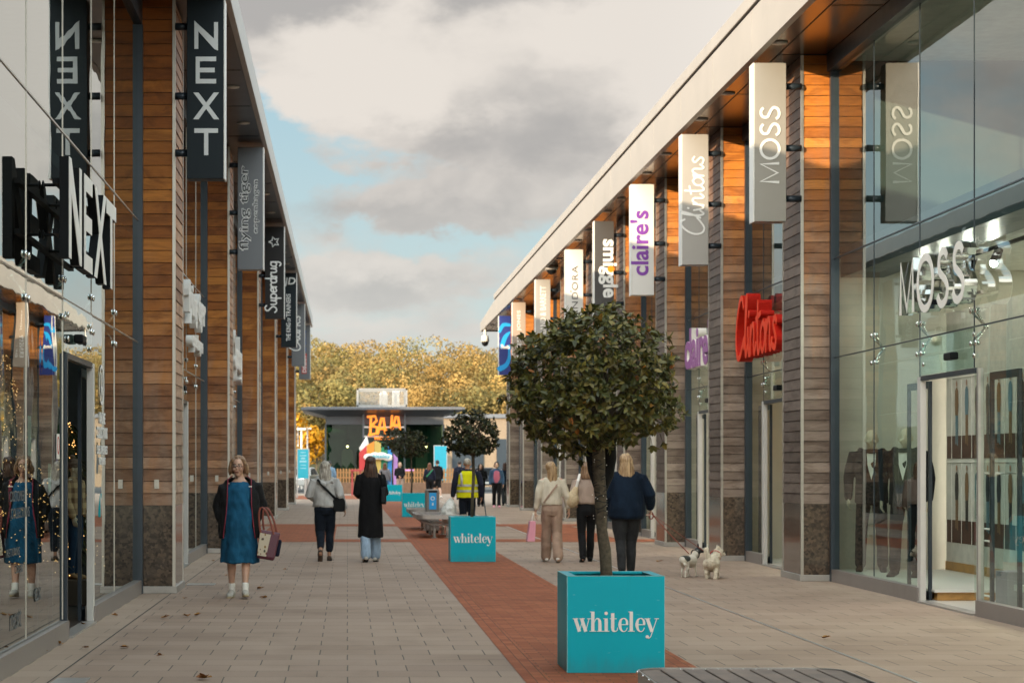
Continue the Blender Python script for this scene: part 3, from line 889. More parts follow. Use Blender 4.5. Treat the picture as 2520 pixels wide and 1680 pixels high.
def shopfront(bld, side, ya, yb, joints, door=None, hz=(0.17, 3.0, 4.42, 6.78), posts=True):
    """glazing between two piers: base rail, panes butted edge to edge, head beam; door = (y0, y1) opening"""
    L = side < 0
    xg = -2.53 if L else 6.50
    gl = M['glass_l'] if L else M['glass_r']
    out = 1 if L else -1                                      # towards the street
    top = 7.18 if L else 7.03
    hz = list(hz)
    # the head beam carries the rest of the shopfront
    f = MB(); f.box(xg - 0.09, xg + 0.05, ya, yb, hz[3] + 0.006, top)
    fr = f.build('shopfront', M['frame'], bld)
    segs = [(ya, yb)] if not door else [(ya, door[0]), (door[1], yb)]
    for a, c in segs:
        f = MB(); f.box(xg - 0.05, xg + 0.05, a, c, 0.0, 0.165)
        f.build('base_rail', M['rail'], fr)
    for m0 in ((ya + 0.002, yb - 0.085) if ya > 0 else (yb - 0.085,)):
        h = MB(); h.box(xg - 0.055, xg + 0.06, m0, m0 + 0.083, 0.0, hz[3])
        h.build('mullion', M['frame'], fr)
    # floor-edge beam seen through the glass
    ed = [ya + 0.09] + [j for j in joints if ya + 0.3 < j < yb - 0.3] + [yb - 0.09]
    for i in range(len(ed) - 1):
        a, c = ed[i] + 0.004, ed[i + 1] - 0.004
        for j in range(3):
            z0, z1 = hz[j] + 0.004, hz[j + 1] - 0.004
            if j == 0 and door and a > door[0] - 0.2 and c < door[1] + 0.2:
                z0 = 2.56
                q = MB(); q.box(xg - 0.008, xg + 0.008, a, c, z0, z1)
                q.build('glass_pane', gl, fr)
                continue
            q = MB(); q.quad((xg, a, z0), (xg, c, z0), (xg, c, z1), (xg, a, z1))
            q.build('glass_pane', gl, fr)
    jt = MB()
    for j in (1, 2):
        jt.box(xg - 0.012, xg + 0.006 * out + 0.002, ya + 0.09, yb - 0.09, hz[j] - 0.008, hz[j] + 0.008)
    for e in ed[1:-1]:
        for j in range(3):
            z0 = hz[j] + 0.01
            if door and abs(e - (door[0] + door[1]) / 2) < (door[1] - door[0]) / 2 - 0.1 and j == 0: z0 = 2.56
            jt.box(xg - 0.006, xg + 0.006, e - 0.006, e + 0.006, z0, hz[j + 1] - 0.01)
    jt.build('glazing_joint', M['steel'] if L else M['frame'], fr)
    # patch fittings
    for e in ed[1:-1] if ya < 45 else []:
        ft = MB()
        for zz in (hz[1] + 0.17, hz[1] - 0.17):
            for dy in (-0.085, 0.085):
                ft.ball((xg + out * 0.012, e + dy, zz), (0.014, 0.032, 0.032), 10, 6)
                ft.ball((xg - out * 0.02, e + dy, zz), (0.02, 0.026, 0.026), 8, 5)
                ft.tube((xg + out * 0.01, e + dy, zz), (xg - out * 0.12, e, hz[1]), 0.012, 0.012, 6)
        ft.ball((xg - out * 0.12, e, hz[1]), 0.03, 8, 6)
        ft.build('patch_fitting', M['chrome'], fr, True)
    if door:
        d0, d1 = door
        for yy in ((d0, d1)):
            pw = 0.065 if yy == d1 else 0.025
            p = MB(); p.box(xg - 0.03, xg + 0.035, yy - pw, yy + pw, 0.0, 2.545)
            p.build('door_post', M['post'] if pw > 0.05 else (M['frame'] if L else M['steel_plate']), fr, bevel=0.004)
        p = MB(); p.box(xg - 0.07, xg + 0.07, d0 + 0.07, d1 - 0.07, 0.0, 0.02)
        p.build('threshold', M['steel_plate'], fr)
        p = MB(); p.box(xg - 0.03, xg + 0.03, d0 + 0.07, d1 - 0.07, 2.50, 2.552)
        p.build('door_track', M['frame'], fr)
        s_ = MB()
        yc = (d0 + d1) / 2 - 0.25
        s_.box(min(xg + out * 0.012, xg + out * 0.10), max(xg + out * 0.012, xg + out * 0.10), yc - 0.14, yc + 0.14, 2.67, 2.75)
        s_.build('door_sensor', M['black'], fr, bevel=0.015)
        bt = MB()
        for yy in (d0 + 0.15, d1 - 0.15):
            for zz in (2.68, 2.9): bt.ball((xg + out * 0.02, yy, zz), (0.012, 0.03, 0.03), 10, 6)
        bt.build('bolt', M['chrome'], fr, True)
        # sliding leaves parked behind the fixed panes
        for (a, c) in ((d0 - 0.95, d0 - 0.02), (d1 + 0.02, d1 + 0.95)):
            if a < ya or c > yb: continue
            lf = MB(); xi = xg - out * 0.11
            lf.box(xi - 0.018, xi + 0.018, a, a + 0.05, 0.02, 2.5); lf.box(xi - 0.018, xi + 0.018, c - 0.05, c, 0.02, 2.5)
            lf.box(xi - 0.018, xi + 0.018, a + 0.05, c - 0.05, 0.02, 0.12); lf.box(xi - 0.018, xi + 0.018, a + 0.05, c - 0.05, 2.42, 2.5)
            lf.build('sliding_door', M['frame'], fr)
    return fr


# ---- left row
LB = thing('shop_building', 'long left row of timber and glass shops with dark soffit and pale eaves', 'shop building', (-8, 40, 0))
L_END = 85.5
b = MB()
b.box(-24, -1.50, -10, L_END, 7.30, 7.52)
b.build('roof', M['roof'], LB)
b = MB(); b.box(-1.50, -1.42, -10, L_END, 7.20, 7.60)
b.build('fascia', M['fascia_l'], LB, bevel=0.006)
b = MB()
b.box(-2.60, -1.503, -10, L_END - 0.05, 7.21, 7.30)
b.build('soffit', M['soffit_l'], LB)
b = MB()
for y in [12 + 3.0 * k for k in range(25)]: b.box(-2.45, -1.53, y, y + 0.012, 7.204, 7.2095)
b.build('soffit_joint', M['black'], LB)
b = MB(); b.box(-24.2, -24, -10, L_END, 0, 7.3); b.box(-24, -2.6, L_END - 0.3, L_END, 0, 7.3); b.box(-24, -2.6, -10, -9.8, 0, 7.3)
b.build('wall', M['taupe_panel'], LB)
M['dark_floor'] = plain('dark_shop_floor', (0.035, 0.032, 0.03), 0.35)
M['dark_wall'] = plain('dark_stone_wall_panels', (0.030, 0.031, 0.032), 0.8, 0, 0.3, 4, bmp=0.4)
b = MB(); b.box(-24, -2.60, -9.8, L_END - 0.3, 0.0, 0.02)
b.build('floor', M['dark_floor'], LB)
b = MB(); b.box(-12.2, -12, -9.8, L_END - 0.3, 0.02, 7.2)
b.build('back_wall', M['dark_wall'], LB)
b = MB(); b.box(-12, -2.75, -9.8, L_END - 0.3, 4.36, 4.48)
b.build('ceiling', M['dark_wall'], LB)
LP = [25.34, 37.0, 49.2, 61.0, 72.6, 83.6]
for y in [1.9, 13.6 - 0.0][:1] + LP: pier(LB, -1, y, y == 25.34)
for y in LP[:5]:
    b = MB(); b.box(-12, -2.62, y + 0.4, y + 0.6, 0.02, 4.36)
    b.build('party_wall', M['dark_wall'], LB)
shopfront(LB, -1, 3.2, 25.32, [4.05, 6.12, 8.19, 10.26, 12.33, 14.40, 16.47, 18.58, 20.66, 22.7], door=(18.66, 20.60), hz=(0.17, 3.03, 4.5, 6.86))
prev = 25.34 + 1.27
for k, y in enumerate(LP[1:]):
    n = 5
    st = (y - prev) / n
    js = [prev + st * i for i in range(1, n)]
    shopfront(LB, -1, prev, y - 0.02, js, door=(js[1] + 0.07, js[2] - 0.07), hz=(0.17, 3.03, 4.5, 6.86))
    prev = y + 1.27


def downlight(bld, x, y, z, lit=False):
    b = MB(); b.chain([(x, y, z - 0.016), (x, y, z)], [0.105, 0.105], 16, cap=False)
    o = b.build('downlight', M['alu'], bld, True)
    b = MB(); b.chain([(x, y, z - 0.022), (x, y, z - 0.0165)], [0.075, 0.078], 14, cap=False)
    b.build('lens', M['spot_glass'], o, True)


for y in (22.2, 27.9, 31.3, 34.6, 40.2, 43.6, 46.8, 52.2, 55.5, 58.6, 64, 67, 76, 79):
    downlight(LB, -1.72, y, 7.208)

# ---- right row
RB = thing('shop_building', 'long right row of timber and glass shops with sunlit cream eaves and bronze soffit', 'shop building', (10, 40, 0))
R_END = 85.2
b = MB(); b.box(5.50, 28, -10, R_END - 0.2, 7.12, 7.50)
b.build('roof', M['roof'], RB)
b = MB()
b.add([(5.41, -10, 7.0), (5.50, -10, 7.0), (5.50, -10, 7.63), (5.41, -10, 7.63), (5.41, 77, 7.0), (5.50, 77, 7.0), (5.50, 77, 7.63), (5.41, 77, 7.63),
       (5.41, R_END, 7.0), (5.50, R_END, 7.0), (5.50, R_END, 7.36), (5.41, R_END, 7.36)],
      [(0, 1, 2, 3), (0, 3, 7, 4), (1, 5, 6, 2), (3, 2, 6, 7), (0, 4, 5, 1), (4, 7, 11, 8), (5, 9, 10, 6), (7, 6, 10, 11), (4, 8, 9, 5), (8, 11, 10, 9)])
b.build('fascia', M['fascia'], RB)
b = MB(); b.box(5.43, 5.52, -10, 77, 7.632, 7.665)
b.build('shadow_gap', M['black'], RB)
b = MB(); b.box(5.385, 5.6, -10, 77.05, 7.668, 7.86)
b.build('roof_edge', M['fascia'], RB, bevel=0.01)
b = MB()
for y in range(-8, 84, 3): b.box(5.4075, 5.4098, y, y + 0.012, 7.004, 7.628 if y < 77 else 7.36)
b.build('fascia_joint', M['steel_plate'], RB)
b = MB(); b.box(5.503, 6.42, -10, R_END - 0.05, 7.04, 7.12); b.box(5.503, 14, R_END - 0.05, R_END, 7.0, 7.36)
b.build('soffit', M['soffit'], RB)
b = MB(); b.box(5.76, 5.775, -10, R_END - 0.06, 7.0345, 7.0395)
for y in range(-8, 84, 3): b.box(5.78, 6.4, y, y + 0.012, 7.0345, 7.0395)
b.build('soffit_joint', M['black'], RB)
b = MB(); b.box(28, 28.2, -10, R_END - 0.3, 0, 7.3); b.box(6.6, 28, R_END - 0.5, R_END - 0.3, 0, 7.03); b.box(6.6, 28, -10, -9.8, 0, 7.1)
b.build('wall', M['taupe_panel'], RB)
M['pale_wall'] = plain('warm_white_shop_wall', (0.56, 0.53, 0.45), 0.85, 0, 0.06, 2)
M['upper_wall'] = plain('slate_blue_upper_wall', (0.06, 0.072, 0.075), 0.8)
M['pale_floor'] = plain('pale_shop_floor', (0.55, 0.53, 0.48), 0.3, 0, 0.06, 2)
M['pale_ceiling'] = plain('white_shop_ceiling', (0.62, 0.62, 0.58), 0.9)
b = MB(); b.box(6.57, 28, -9.8, R_END - 0.5, 0.0, 0.022)
b.build('floor', M['pale_floor'], RB)
b = MB(); b.box(16, 16.2, -9.8, R_END - 0.5, 0.02, 4.36)
b.build('back_wall', M['pale_wall'], RB)
b = MB(); b.box(12, 12.2, -9.8, R_END - 0.5, 4.37, 7.04)
b.build('upper_wall', M['upper_wall'], RB)
b = MB(); b.box(7.3, 16, -9.8, R_END - 0.5, 4.20, 4.36)
b.build('ceiling', M['pale_ceiling'], RB)
b = MB(); b.box(6.72, 7.298, -9.8, R_END - 0.5, 4.10, 4.50)
b.build('floor_edge_beam', M['frame'], RB)
b = MB(); b.box(6.62, 16, -9.8, R_END - 0.5, 7.05, 7.118)
b.build('upper_ceiling', M['pale_ceiling'], RB)
RP = [28.0, 34.0, 40.0, 46.0, 52.0, 58.4, 65.6, 72.4, 78.6]
for y in [10.0] + RP: pier(RB, 1, y, False)
for y in RP:
    b = MB(); b.box(6.62, 16, y + 0.5, y + 0.62, 0.022, 4.36)
    b.build('party_wall', M['pale_wall'], RB)
    b = MB(); b.box(6.62, 16, y + 0.5, y + 0.62, 4.365, 7.05)
    b.build('upper_partition', M['upper_wall'], RB)
k = 0
for y in [12 + 4 * i for i in range(19)]:
    b = MB()
    for xx in (10.2, 12.8): b.box(xx, xx + 0.6, y, y + 1.2, 4.185, 4.197)
    b.build('ceiling_light', M['ceil_light'], RB)
shopfront(RB, 1, 11.2, 27.98, [13.42, 15.49, 17.56, 19.63, 21.70, 23.76, 25.83], door=(21.50, 23.70), hz=(0.17, 2.98, 4.3, 6.80))
for k, y in enumerate(RP[:-1]):
    a, c = y + 1.2, RP[k + 1] - 0.02
    w = c - a
    js = [a + w * 0.27, a + w * 0.73]
    shopfront(RB, 1, a + 0.0, c, js, door=(a + w * 0.27 + 0.07, a + w * 0.73 - 0.07), hz=(0.17, 2.98, 4.3, 6.80))
b = MB(); b.box(6.45, 6.55, 79.8, R_END - 0.5, 0, 7.03)
b.build('end_panel', M['glass_far'], RB)
for y in (21.2, 24.4, 27.2, 30.9, 33.2, 36.9, 39.3, 43, 45.2, 48.8, 51, 55.5, 62, 69, 81.5):
    downlight(RB, 5.62, y, 7.038)
# ------------------------------------------------------------------ banner signs hung from the piers
XA, YA, ZA = Vector((1, 0, 0)), Vector((0, 1, 0)), Vector((0, 0, 1))
BL = 'banner signs along the left row of shops'
BR = 'banner signs along the right row of shops'


def banner(side, y, label, panel, z0=None, z1=None, x=None, edge=True, dep=0.27):
    L = side < 0
    x0, x1 = x or ((-1.93, -1.47) if L else (5.40, 5.84))
    z0 = z0 or (4.99 if L else 4.79)
    z1 = z1 or (7.14 if L else 6.90)
    s = thing('banner_sign', label, 'banner sign', ((x0 + x1) / 2, y, z0), 0, BL if L else BR)
    b = MB()
    e = 0.018
    b.box(x0 + (0 if L else e), x1 - (e if L else 0), y, y + dep, z0, z1)
    b.build('panel', panel, s, bevel=0.006)
    if edge:
        b = MB()
        if L: b.box(x1 - e + 0.002, x1, y - 0.004, y + dep + 0.004, z0 - 0.004, z1)
        else: b.box(x0, x0 + e - 0.002, y - 0.004, y + dep + 0.004, z0 - 0.004, z1)
        b.build('edge_trim', M['sign_edge'], s)
    xp = -2.085 if L else 6.07
    for f in (0.86, 0.47, 0.15):
        z = z0 + (z1 - z0) * f
        b = MB()
        a, c = (xp + 0.006, x0) if L else (x1, xp - 0.006)
        b.tube((a, y + dep * 0.45, z), (c, y + dep * 0.45, z), 0.045, 0.045, 12)
        b.build('bracket', M['frame'], s, True)
    return s, x0, x1, y - 0.004, z0, z1


def up(x, y, z):                                              # lettering that reads upwards
    return (x, y, z), ZA, -XA


CAPS = {'M': (1.12, [[(0.08, 0), (0.12, 1), (0.56, 0.08), (1.0, 1), (1.04, 0)]], False),
        'O': (1.10, [[(0.55 + 0.48 * math.cos(2 * math.pi * i / 28), 0.5 + 0.5 * math.sin(2 * math.pi * i / 28)) for i in range(29)]], False),
        'S': (0.74, [[(0.62, 0.86), (0.48, 0.98), (0.28, 0.98), (0.14, 0.84), (0.16, 0.64), (0.34, 0.53), (0.52, 0.43), (0.64, 0.28), (0.56, 0.08), (0.34, 0.0), (0.16, 0.05), (0.06, 0.18)]], True)}


def caps(mb, word, O, U, V, w, h, sw, depth):
    """monoline capitals fitted to width w and height h; sw = stroke as a share of h"""
    tot = sum(CAPS[c][0] for c in word) + 0.10 * (len(word) - 1)
    u = 0.0
    for i, c in enumerate(word):
        adv, gl, sm = CAPS[c]
        for g in gl: stroke(mb, [((p[0] + u) * w / tot, p[1] * h) for p in g], sw * h, O, U, V, depth, 0.0003 * i, sm, False)
        u += adv + 0.10


# left 1: block capitals stacked
s, x0, x1, y, z0, z1 = banner(-1, 25.15, 'tall dark banner sign with four pale stacked capitals, largest on the left row', M['charcoal_panel'])
def block(ch):
    t = 0.17
    if ch == 'N': return [[(0, 0), (t, 0), (t, 0.66), (0.84, 0), (1, -0.06), (1, 1), (1 - t, 1), (1 - t, 0.38), (0.13, 0.95), (0, 1.06)]]
    if ch == 'E': return [[(0.06, 0), (0.92, 0), (0.92, t), (0.06 + t, t), (0.06 + t, 0.415), (0.86, 0.415), (0.86, 0.585), (0.06 + t, 0.585), (0.06 + t, 1 - t), (0.92, 1 - t), (0.92, 1), (0.06, 1)]]
    if ch == 'X': return [[(-0.05, 0), (0.18, 0), (0.5, 0.39), (0.82, 0), (1.05, 0), (0.62, 0.51), (1.04, 1), (0.82, 1), (0.5, 0.625), (0.18, 1), (-0.04, 1), (0.38, 0.51)]]
    if ch == 'T': return [[(0.41, 0), (0.59, 0), (0.59, 0.83), (1, 0.83), (1, 1), (0, 1), (0, 0.83), (0.41, 0.83)]]
bz = [6.545, 6.13, 5.70, 5.27]
for ch, zz in zip('NEXT', bz):
    b = MB()
    for poly in block(ch): b.prism([(u * 0.285, v * 0.322) for u, v in poly], (x0 + 0.09, y - 0.001, zz), XA, ZA, 0.004)
    b.build('letter', M['grey_letter'], s)

# left 2: outlined lower-case lettering on blue grey
s, x0, x1, y, z0, z1 = banner(-1, 36.8, 'blue-grey banner sign with dark outlined lower-case lettering in two lines', M['grey_panel'])
b = MB(); fit_text(b, 'flying tiger', *up(x0 + 0.235, y - 0.001, z0 + 0.33), w=1.50, h=0.218, depth=0.002, bold=0.045); b.build('letter_outline', M['letter'], s)
b = MB(); fit_text(b, 'copenhagen', *up(x0 + 0.385, y - 0.001, z0 + 0.63), w=0.95, h=0.128, depth=0.002, bold=0.045)
b.build('letter_outline', M['letter'], s)
b = MB(); fit_text(b, 'flying tiger', *up(x0 + 0.23, y - 0.004, z0 + 0.350), w=1.46, h=0.200, depth=0.002, bold=0.004); b.build('lettering', M['dark_letter'], s)
b = MB(); fit_text(b, 'copenhagen', *up(x0 + 0.381, y - 0.004, z0 + 0.642), w=0.925, h=0.112, depth=0.002, bold=0.004)
b.build('lettering', M['dark_letter'], s)

# left 3: handwriting and a star
s, x0, x1, y, z0, z1 = banner(-1, 49.0, 'dark brown banner sign with white handwriting and an outlined star', M['brown_panel'])
g, wd = pen_text('Superdrug')
b = MB(); strokes(b, g, (x0 + 0.27, y - 0.001, z0 + 0.13), ZA, -XA, 1.22 / wd, 0.26, 0.002); b.build('lettering', M['letter'], s)
b = MB(); st = []
for i in range(11):
    a = math.pi / 2 + i * math.pi / 5; r_ = 0.125 if i % 2 == 0 else 0.06
    st.append((1.69 + r_ * math.sin(a - math.pi / 2), 0.02 + r_ * math.cos(a - math.pi / 2)))
stroke(b, st, 0.028, (x0 + 0.235, y - 0.001, z0 + 0.10), ZA, -XA, 0.002, 0, False)
b.build('emblem', M['letter'], s)

# left 4: narrow capitals under a big letter
s, x0, x1, y, z0, z1 = banner(-1, 60.8, 'black banner sign with a big round letter above small upright capitals', M['charcoal_panel'])
b = MB(); fit_text(b, 'JD', (x0 + 0.07, y - 0.001, z0 + 1.75), XA, ZA, w=0.33, h=0.27, depth=0.002, bold=0.02, slant=0.15)
fit_text(b, 'THE KING', *up(x0 + 0.28, y - 0.001, z0 + 0.18), w=0.52, h=0.13, depth=0.002, bold=0.02)
fit_text(b, 'OF', *up(x0 + 0.28, y - 0.001, z0 + 0.73), w=0.12, h=0.09, depth=0.002, bold=0.02)
fit_text(b, 'TRAINERS', *up(x0 + 0.28, y - 0.001, z0 + 0.88), w=0.66, h=0.13, depth=0.002, bold=0.02)
b.build('lettering', M['letter'], s)

# left 5
s, x0, x1, y, z0, z1 = banner(-1, 72.4, 'grey banner sign with one white handwritten word', M['grey_panel'])
g, wd = pen_text('Clarks')
b = MB(); strokes(b, g, (x0 + 0.29, y - 0.001, z0 + 0.5), ZA, -XA, 1.25 / wd, 0.20, 0.002)
b.build('lettering', M['letter'], s)

# left 6
s, x0, x1, y, z0, z1 = banner(-1, 83.4, 'grey banner sign with blue capitals above a red label, farthest on the left row', M['grey_panel'])
b = MB(); b.box(x0 + 0.11, x0 + 0.31, y - 0.004, y, z0 + 0.22, z0 + 1.02)
b.build('label_panel', M['red_box'], s)
b = MB(); fit_text(b, 'DIRECT', *up(x0 + 0.29, y - 0.006, z0 + 0.27), w=0.70, h=0.15, depth=0.002, bold=0.03)
b.build('lettering', M['letter'], s)
b = MB(); fit_text(b, 'SPORTS', *up(x0 + 0.29, y - 0.004, z0 + 1.10), w=0.85, h=0.16, depth=0.002, bold=0.03)
b.build('lettering', M['blue_letter'], s)

# right 1
s, x0, x1, y, z0, z1 = banner(1, 27.85, 'silver-grey banner sign with four white capitals, largest on the right row', M['silver_panel'])
b = MB(); caps(b, 'MOSS', *up(x0 + 0.345, y - 0.001, z0 + 0.50), 1.04, 0.245, 0.145, 0.003)
b.build('lettering', M['letter'], s)
s, x0, x1, y, z0, z1 = banner(1, 33.85, 'light grey banner sign with flowing white handwriting', M['light_grey_panel'])
g, wd = pen_text('Clintons')
b = MB(); strokes(b, g, (x0 + 0.36, y - 0.001, z0 + 0.46), ZA, -XA, 1.30 / wd, 0.17, 0.003)
b.build('lettering', M['letter'], s)
s, x0, x1, y, z0, z1 = banner(1, 39.85, 'white banner sign with purple rounded lower-case lettering', M['pale_panel'])
b = MB(); fit_text(b, "claire's", *up(x0 + 0.335, y - 0.001, z0 + 0.37), w=1.24, depth=0.003, bold=0.022)
b.build('lettering', M['purple'], s)
s, x0, x1, y, z0, z1 = banner(1, 45.85, 'dark slate banner sign with white round lettering and an orange dot', M['slate_panel'])
b = MB(); fit_text(b, 'smiggle', (x0 + 0.10, y - 0.001, z1 - 0.40), -ZA, XA, w=1.28, depth=0.003, bold=0.03)
b.build('lettering', M['letter'], s)
b = MB(); b.chain([(x0 + 0.37, y - 0.004, z0 + 1.06), (x0 + 0.37, y - 0.001, z0 + 1.06)], [0.075, 0.075], 16, cap=False)
b.build('dot', M['orange'], s)
s, x0, x1, y, z0, z1 = banner(1, 51.85, 'white banner sign with thin dark spaced capitals', M['pale_panel'])
b = MB(); fit_text(b, 'PANDORA', *up(x0 + 0.31, y - 0.001, z0 + 0.28), w=1.42, h=0.15, depth=0.003, bold=-0.008, space=1.15)
b.chain([(x0 + 0.135, y - 0.003, z0 + 1.07), (x0 + 0.135, y - 0.001, z0 + 1.07)], [0.018, 0.018], 8, cap=False)
b.build('lettering', M['dark_letter'], s)
s, x0, x1, y, z0, z1 = banner(1, 60.2, 'pale grey banner sign with white outlined capitals, half hidden by the front tree', M['light_grey_panel'])
b = MB(); fit_text(b, 'HOLLAND & BARRETT', *up(x0 + 0.31, y - 0.001, z0 + 0.22), w=1.7, h=0.17, depth=0.003, bold=0.02)
b.build('lettering', M['white'], s)
s, x0, x1, y, z0, z1 = banner(1, 68.6, 'taupe banner sign with white spaced capitals', M['taupe_panel'])
b = MB(); fit_text(b, 'ERNEST', *up(x0 + 0.30, y - 0.001, z0 + 0.30), w=0.72, h=0.14, depth=0.003, bold=0.008, space=1.1)
fit_text(b, 'JONES', *up(x0 + 0.30, y - 0.001, z0 + 1.18), w=0.66, h=0.14, depth=0.003, bold=0.008, space=1.1)
b.build('lettering', M['letter'], s)
s, x0, x1, y, z0, z1 = banner(1, 74.8, 'blue banner sign with cyan swirls and a white script word, farthest on the right row', M['navy_blue'])
b = MB()
stroke(b, [(0.02, 1.55), (0.15, 1.78), (0.38, 1.78)], [0.10, 0.14, 0.10], (x0 + 0.02, y - 0.001, z0), XA, ZA, 0.001)
stroke(b, [(0.10, 1.02), (0.22, 1.35), (0.38, 1.52)], [0.16, 0.16, 0.06], (x0 + 0.02, y - 0.002, z0), XA, ZA, 0.001)
stroke(b, [(0.36, 1.05), (0.36, 0.60), (0.24, 0.34), (0.03, 0.22)], [0.06, 0.12, 0.16, 0.20], (x0 + 0.02, y - 0.003, z0), XA, ZA, 0.001)
b.build('swirl', M['cyan'], s)
g, wd = pen_text('Boots')
b = MB(); strokes(b, g, (x0 + 0.06, y - 0.006, z0 + 0.94), XA, ZA, 0.34 / wd, 0.30, 0.002)
b.build('lettering', M['white'], s)

# ------------------------------------------------------------------ big letters fixed off the shopfronts
def cut_sign(name_label, loc, group=None):
    return thing('letter_sign', name_label, 'shop sign', loc, 0, group)


# left: black letters with white faces
s = cut_sign('big projecting capitals, white faces on black sides, on the left shop glass', (-2.3, 18.7, 3.2))
ys = [16.98, 17.92, 18.72, 19.62]
wds = [0.80, 0.66, 0.84, 0.80]
for ch, yy, w_ in zip('NEXT', ys, wds):
    for poly in block(ch):
        if ch == 'N': poly = [(0, 0), (0.17, 0), (0.17, 0.66), (0.83, 0), (1, 0), (1, 1), (0.83, 1), (0.83, 0.36), (0.17, 1), (0, 1)]
        b = MB(); b.prism([(u * w_, v * 0.82) for u, v in poly], (-2.262, yy, 3.23), YA, ZA, 0.075)
        lt = b.build('letter', M['black'], s)
        b = MB(); b.prism([(u * w_, v * 0.82) for u, v in poly], (-2.256, yy, 3.23), YA, ZA, 0.005)
        b.build('face', M['white'], lt)
b = MB()
for zz in (3.45, 3.86):
    b.box(-2.40, -2.345, 17.02, 20.35, zz - 0.02, zz + 0.02)
    for yy in (17.3, 18.65, 20.1): b.tube((-2.52, yy, zz), (-2.37, yy, zz), 0.014, 0.014, 8); b.ball((-2.515, yy, zz), (0.012, 0.04, 0.04), 10, 6)
b.build('fixing_rail', M['black'], s)

# right: white letters with mirror-polished sides
s = cut_sign('four white capitals with mirror-polished sides in front of the right shop glass', (6.3, 22.4, 3.2))
vs0 = 0
for ch, yy, w_ in zip('MOSS', [23.72, 23.0, 22.22, 21.66], [0.62, 0.68, 0.46, 0.46]):
    b = MB(); caps(b, ch, (6.39, yy, 3.24), -YA, ZA, w_, 0.56, 0.15, 0.13)
    lt = b.build('letter', M['chrome'], s)
    b = MB(); caps(b, ch, (6.258, yy, 3.24), -YA, ZA, w_, 0.56, 0.15, 0.004)
    b.build('face', M['white'], lt)
b = MB()
for zz in (3.30, 3.72):
    b.box(6.40, 6.425, 21.15, 23.7, zz - 0.012, zz + 0.012)
    for yy in (21.4, 22.4, 23.4): b.tube((6.41, yy, zz), (6.50, yy, zz), 0.008, 0.008, 6)
b.build('fixing_rail', M['steel'], s)

# right 2: red handwriting
s = cut_sign('bright red three-dimensional handwriting over the second right-hand shop door', (6.3, 32, 3.2))
g, wd = pen_text('Clintons')
b = MB()
g2 = [[(p[0] + p[1] * 0.02, p[1]) for p in q] for q in g]
b2 = MB()
for k_, q in enumerate(g2):
    stroke(b2, [(p[0] * 0.44, p[1] * 0.44) for p in q], 0.09, (6.38, 33.35, 3.25), -YA, ZA, 0.20, 0.0005 * (k_ % 7))
o = b2.build('lettering', M['red_letter_side'], s)
b2 = MB()
for k_, q in enumerate(g2):
    stroke(b2, [(p[0] * 0.44, p[1] * 0.44) for p in q], 0.09, (6.178, 33.35, 3.25), -YA, ZA, 0.004, 0.0005 * (k_ % 7))
b2.build('face', M['red_letter'], o)
# right 3
s = cut_sign('white-edged mauve lower-case letters over the third right-hand shop door', (6.3, 38, 3.2))
b = MB(); fit_text(b, "claire's", (6.38, 39.05, 3.32), -YA, ZA, w=3.1, h=0.78, depth=0.15, bold=0.03)
o = b.build('lettering', M['white'], s)
b = MB(); fit_text(b, "claire's", (6.30, 39.05, 3.32), -YA, ZA, w=3.1, h=0.78, depth=0.01, bold=0.03)
b.build('face', M['mauve'], o)
# left 2 and 3: letters over the next two shops, read only as edges
s = cut_sign('white edge-on letters in two lines over the second left-hand shop', (-2.3, 31, 3.2))
b = MB(); fit_text(b, 'flying tiger', (-2.33, 30.1, 3.62), YA, ZA, w=3.6, h=0.62, depth=0.10, bold=0.03)
fit_text(b, 'copenhagen', (-2.33, 30.8, 3.24), YA, ZA, w=2.3, h=0.30, depth=0.10, bold=0.03)
b.build('lettering', M['white'], s)
s = cut_sign('white edge-on handwriting over the third left-hand shop', (-2.3, 43, 3.3))
b = MB(); g, wd = pen_text('Superdrug'); strokes(b, g, (-2.36, 41.6, 3.55), YA, ZA, 3.0 / wd, 0.28, 0.12)
b.build('lettering', M['white'], s)

# ------------------------------------------------------------------ notices on the nearest left panes
def decal(mb, txt, y, z, w=None, h=None, x=-2.524, bold=0.0, align='l'):
    fit_text(mb, txt, (x, y, z), YA, ZA, w=w, h=h, depth=0.002, bold=bold, align=align)
s = thing('window_lettering', 'white lettering and ring emblem on the left glass beside the door', 'window lettering', (-2.52, 21.4, 1.5))
b = MB()
ring = [(math.cos(a) * 0.19, math.sin(a) * 0.19) for a in [2 * math.pi * i / 28 for i in range(29)]]
stroke(b, ring, 0.035, (-2.524, 21.5, 2.37), YA, ZA, 0.002, 0, False, False)
stroke(b, [(0, 0.11), (0, -0.13)], 0.05, (-2.524, 21.5, 2.37), YA, ZA, 0.002, 0, False)
stroke(b, [(-0.05, -0.03), (0, -0.13), (0.05, -0.03)], 0.03, (-2.524, 21.5, 2.37), YA, ZA, 0.002, 0.0006, False)
b.build('emblem', M['letter'], s)
for txt, z, h in (('ONLINE', 2.02, 0.12), ('COLLECTIONS', 1.87, 0.12), ('DELIVERIES', 1.71, 0.09), ('RETURNS', 1.60, 0.08)):
    b = MB(); decal(b, txt, 21.55, z - 0.05, w={'ONLINE': 0.52, 'COLLECTIONS': 0.92, 'DELIVERIES': 0.92, 'RETURNS': 0.55}[txt], h=h, bold=0.03, align='c'); b.build('lettering', M['letter'], s)
s = thing('window_lettering', 'faint grey lettering low on the nearest left pane', 'window lettering', (-2.52, 16.5, 0.9))
M['faint'] = plain('faint_window_lettering', (0.10, 0.11, 0.11), 0.6)
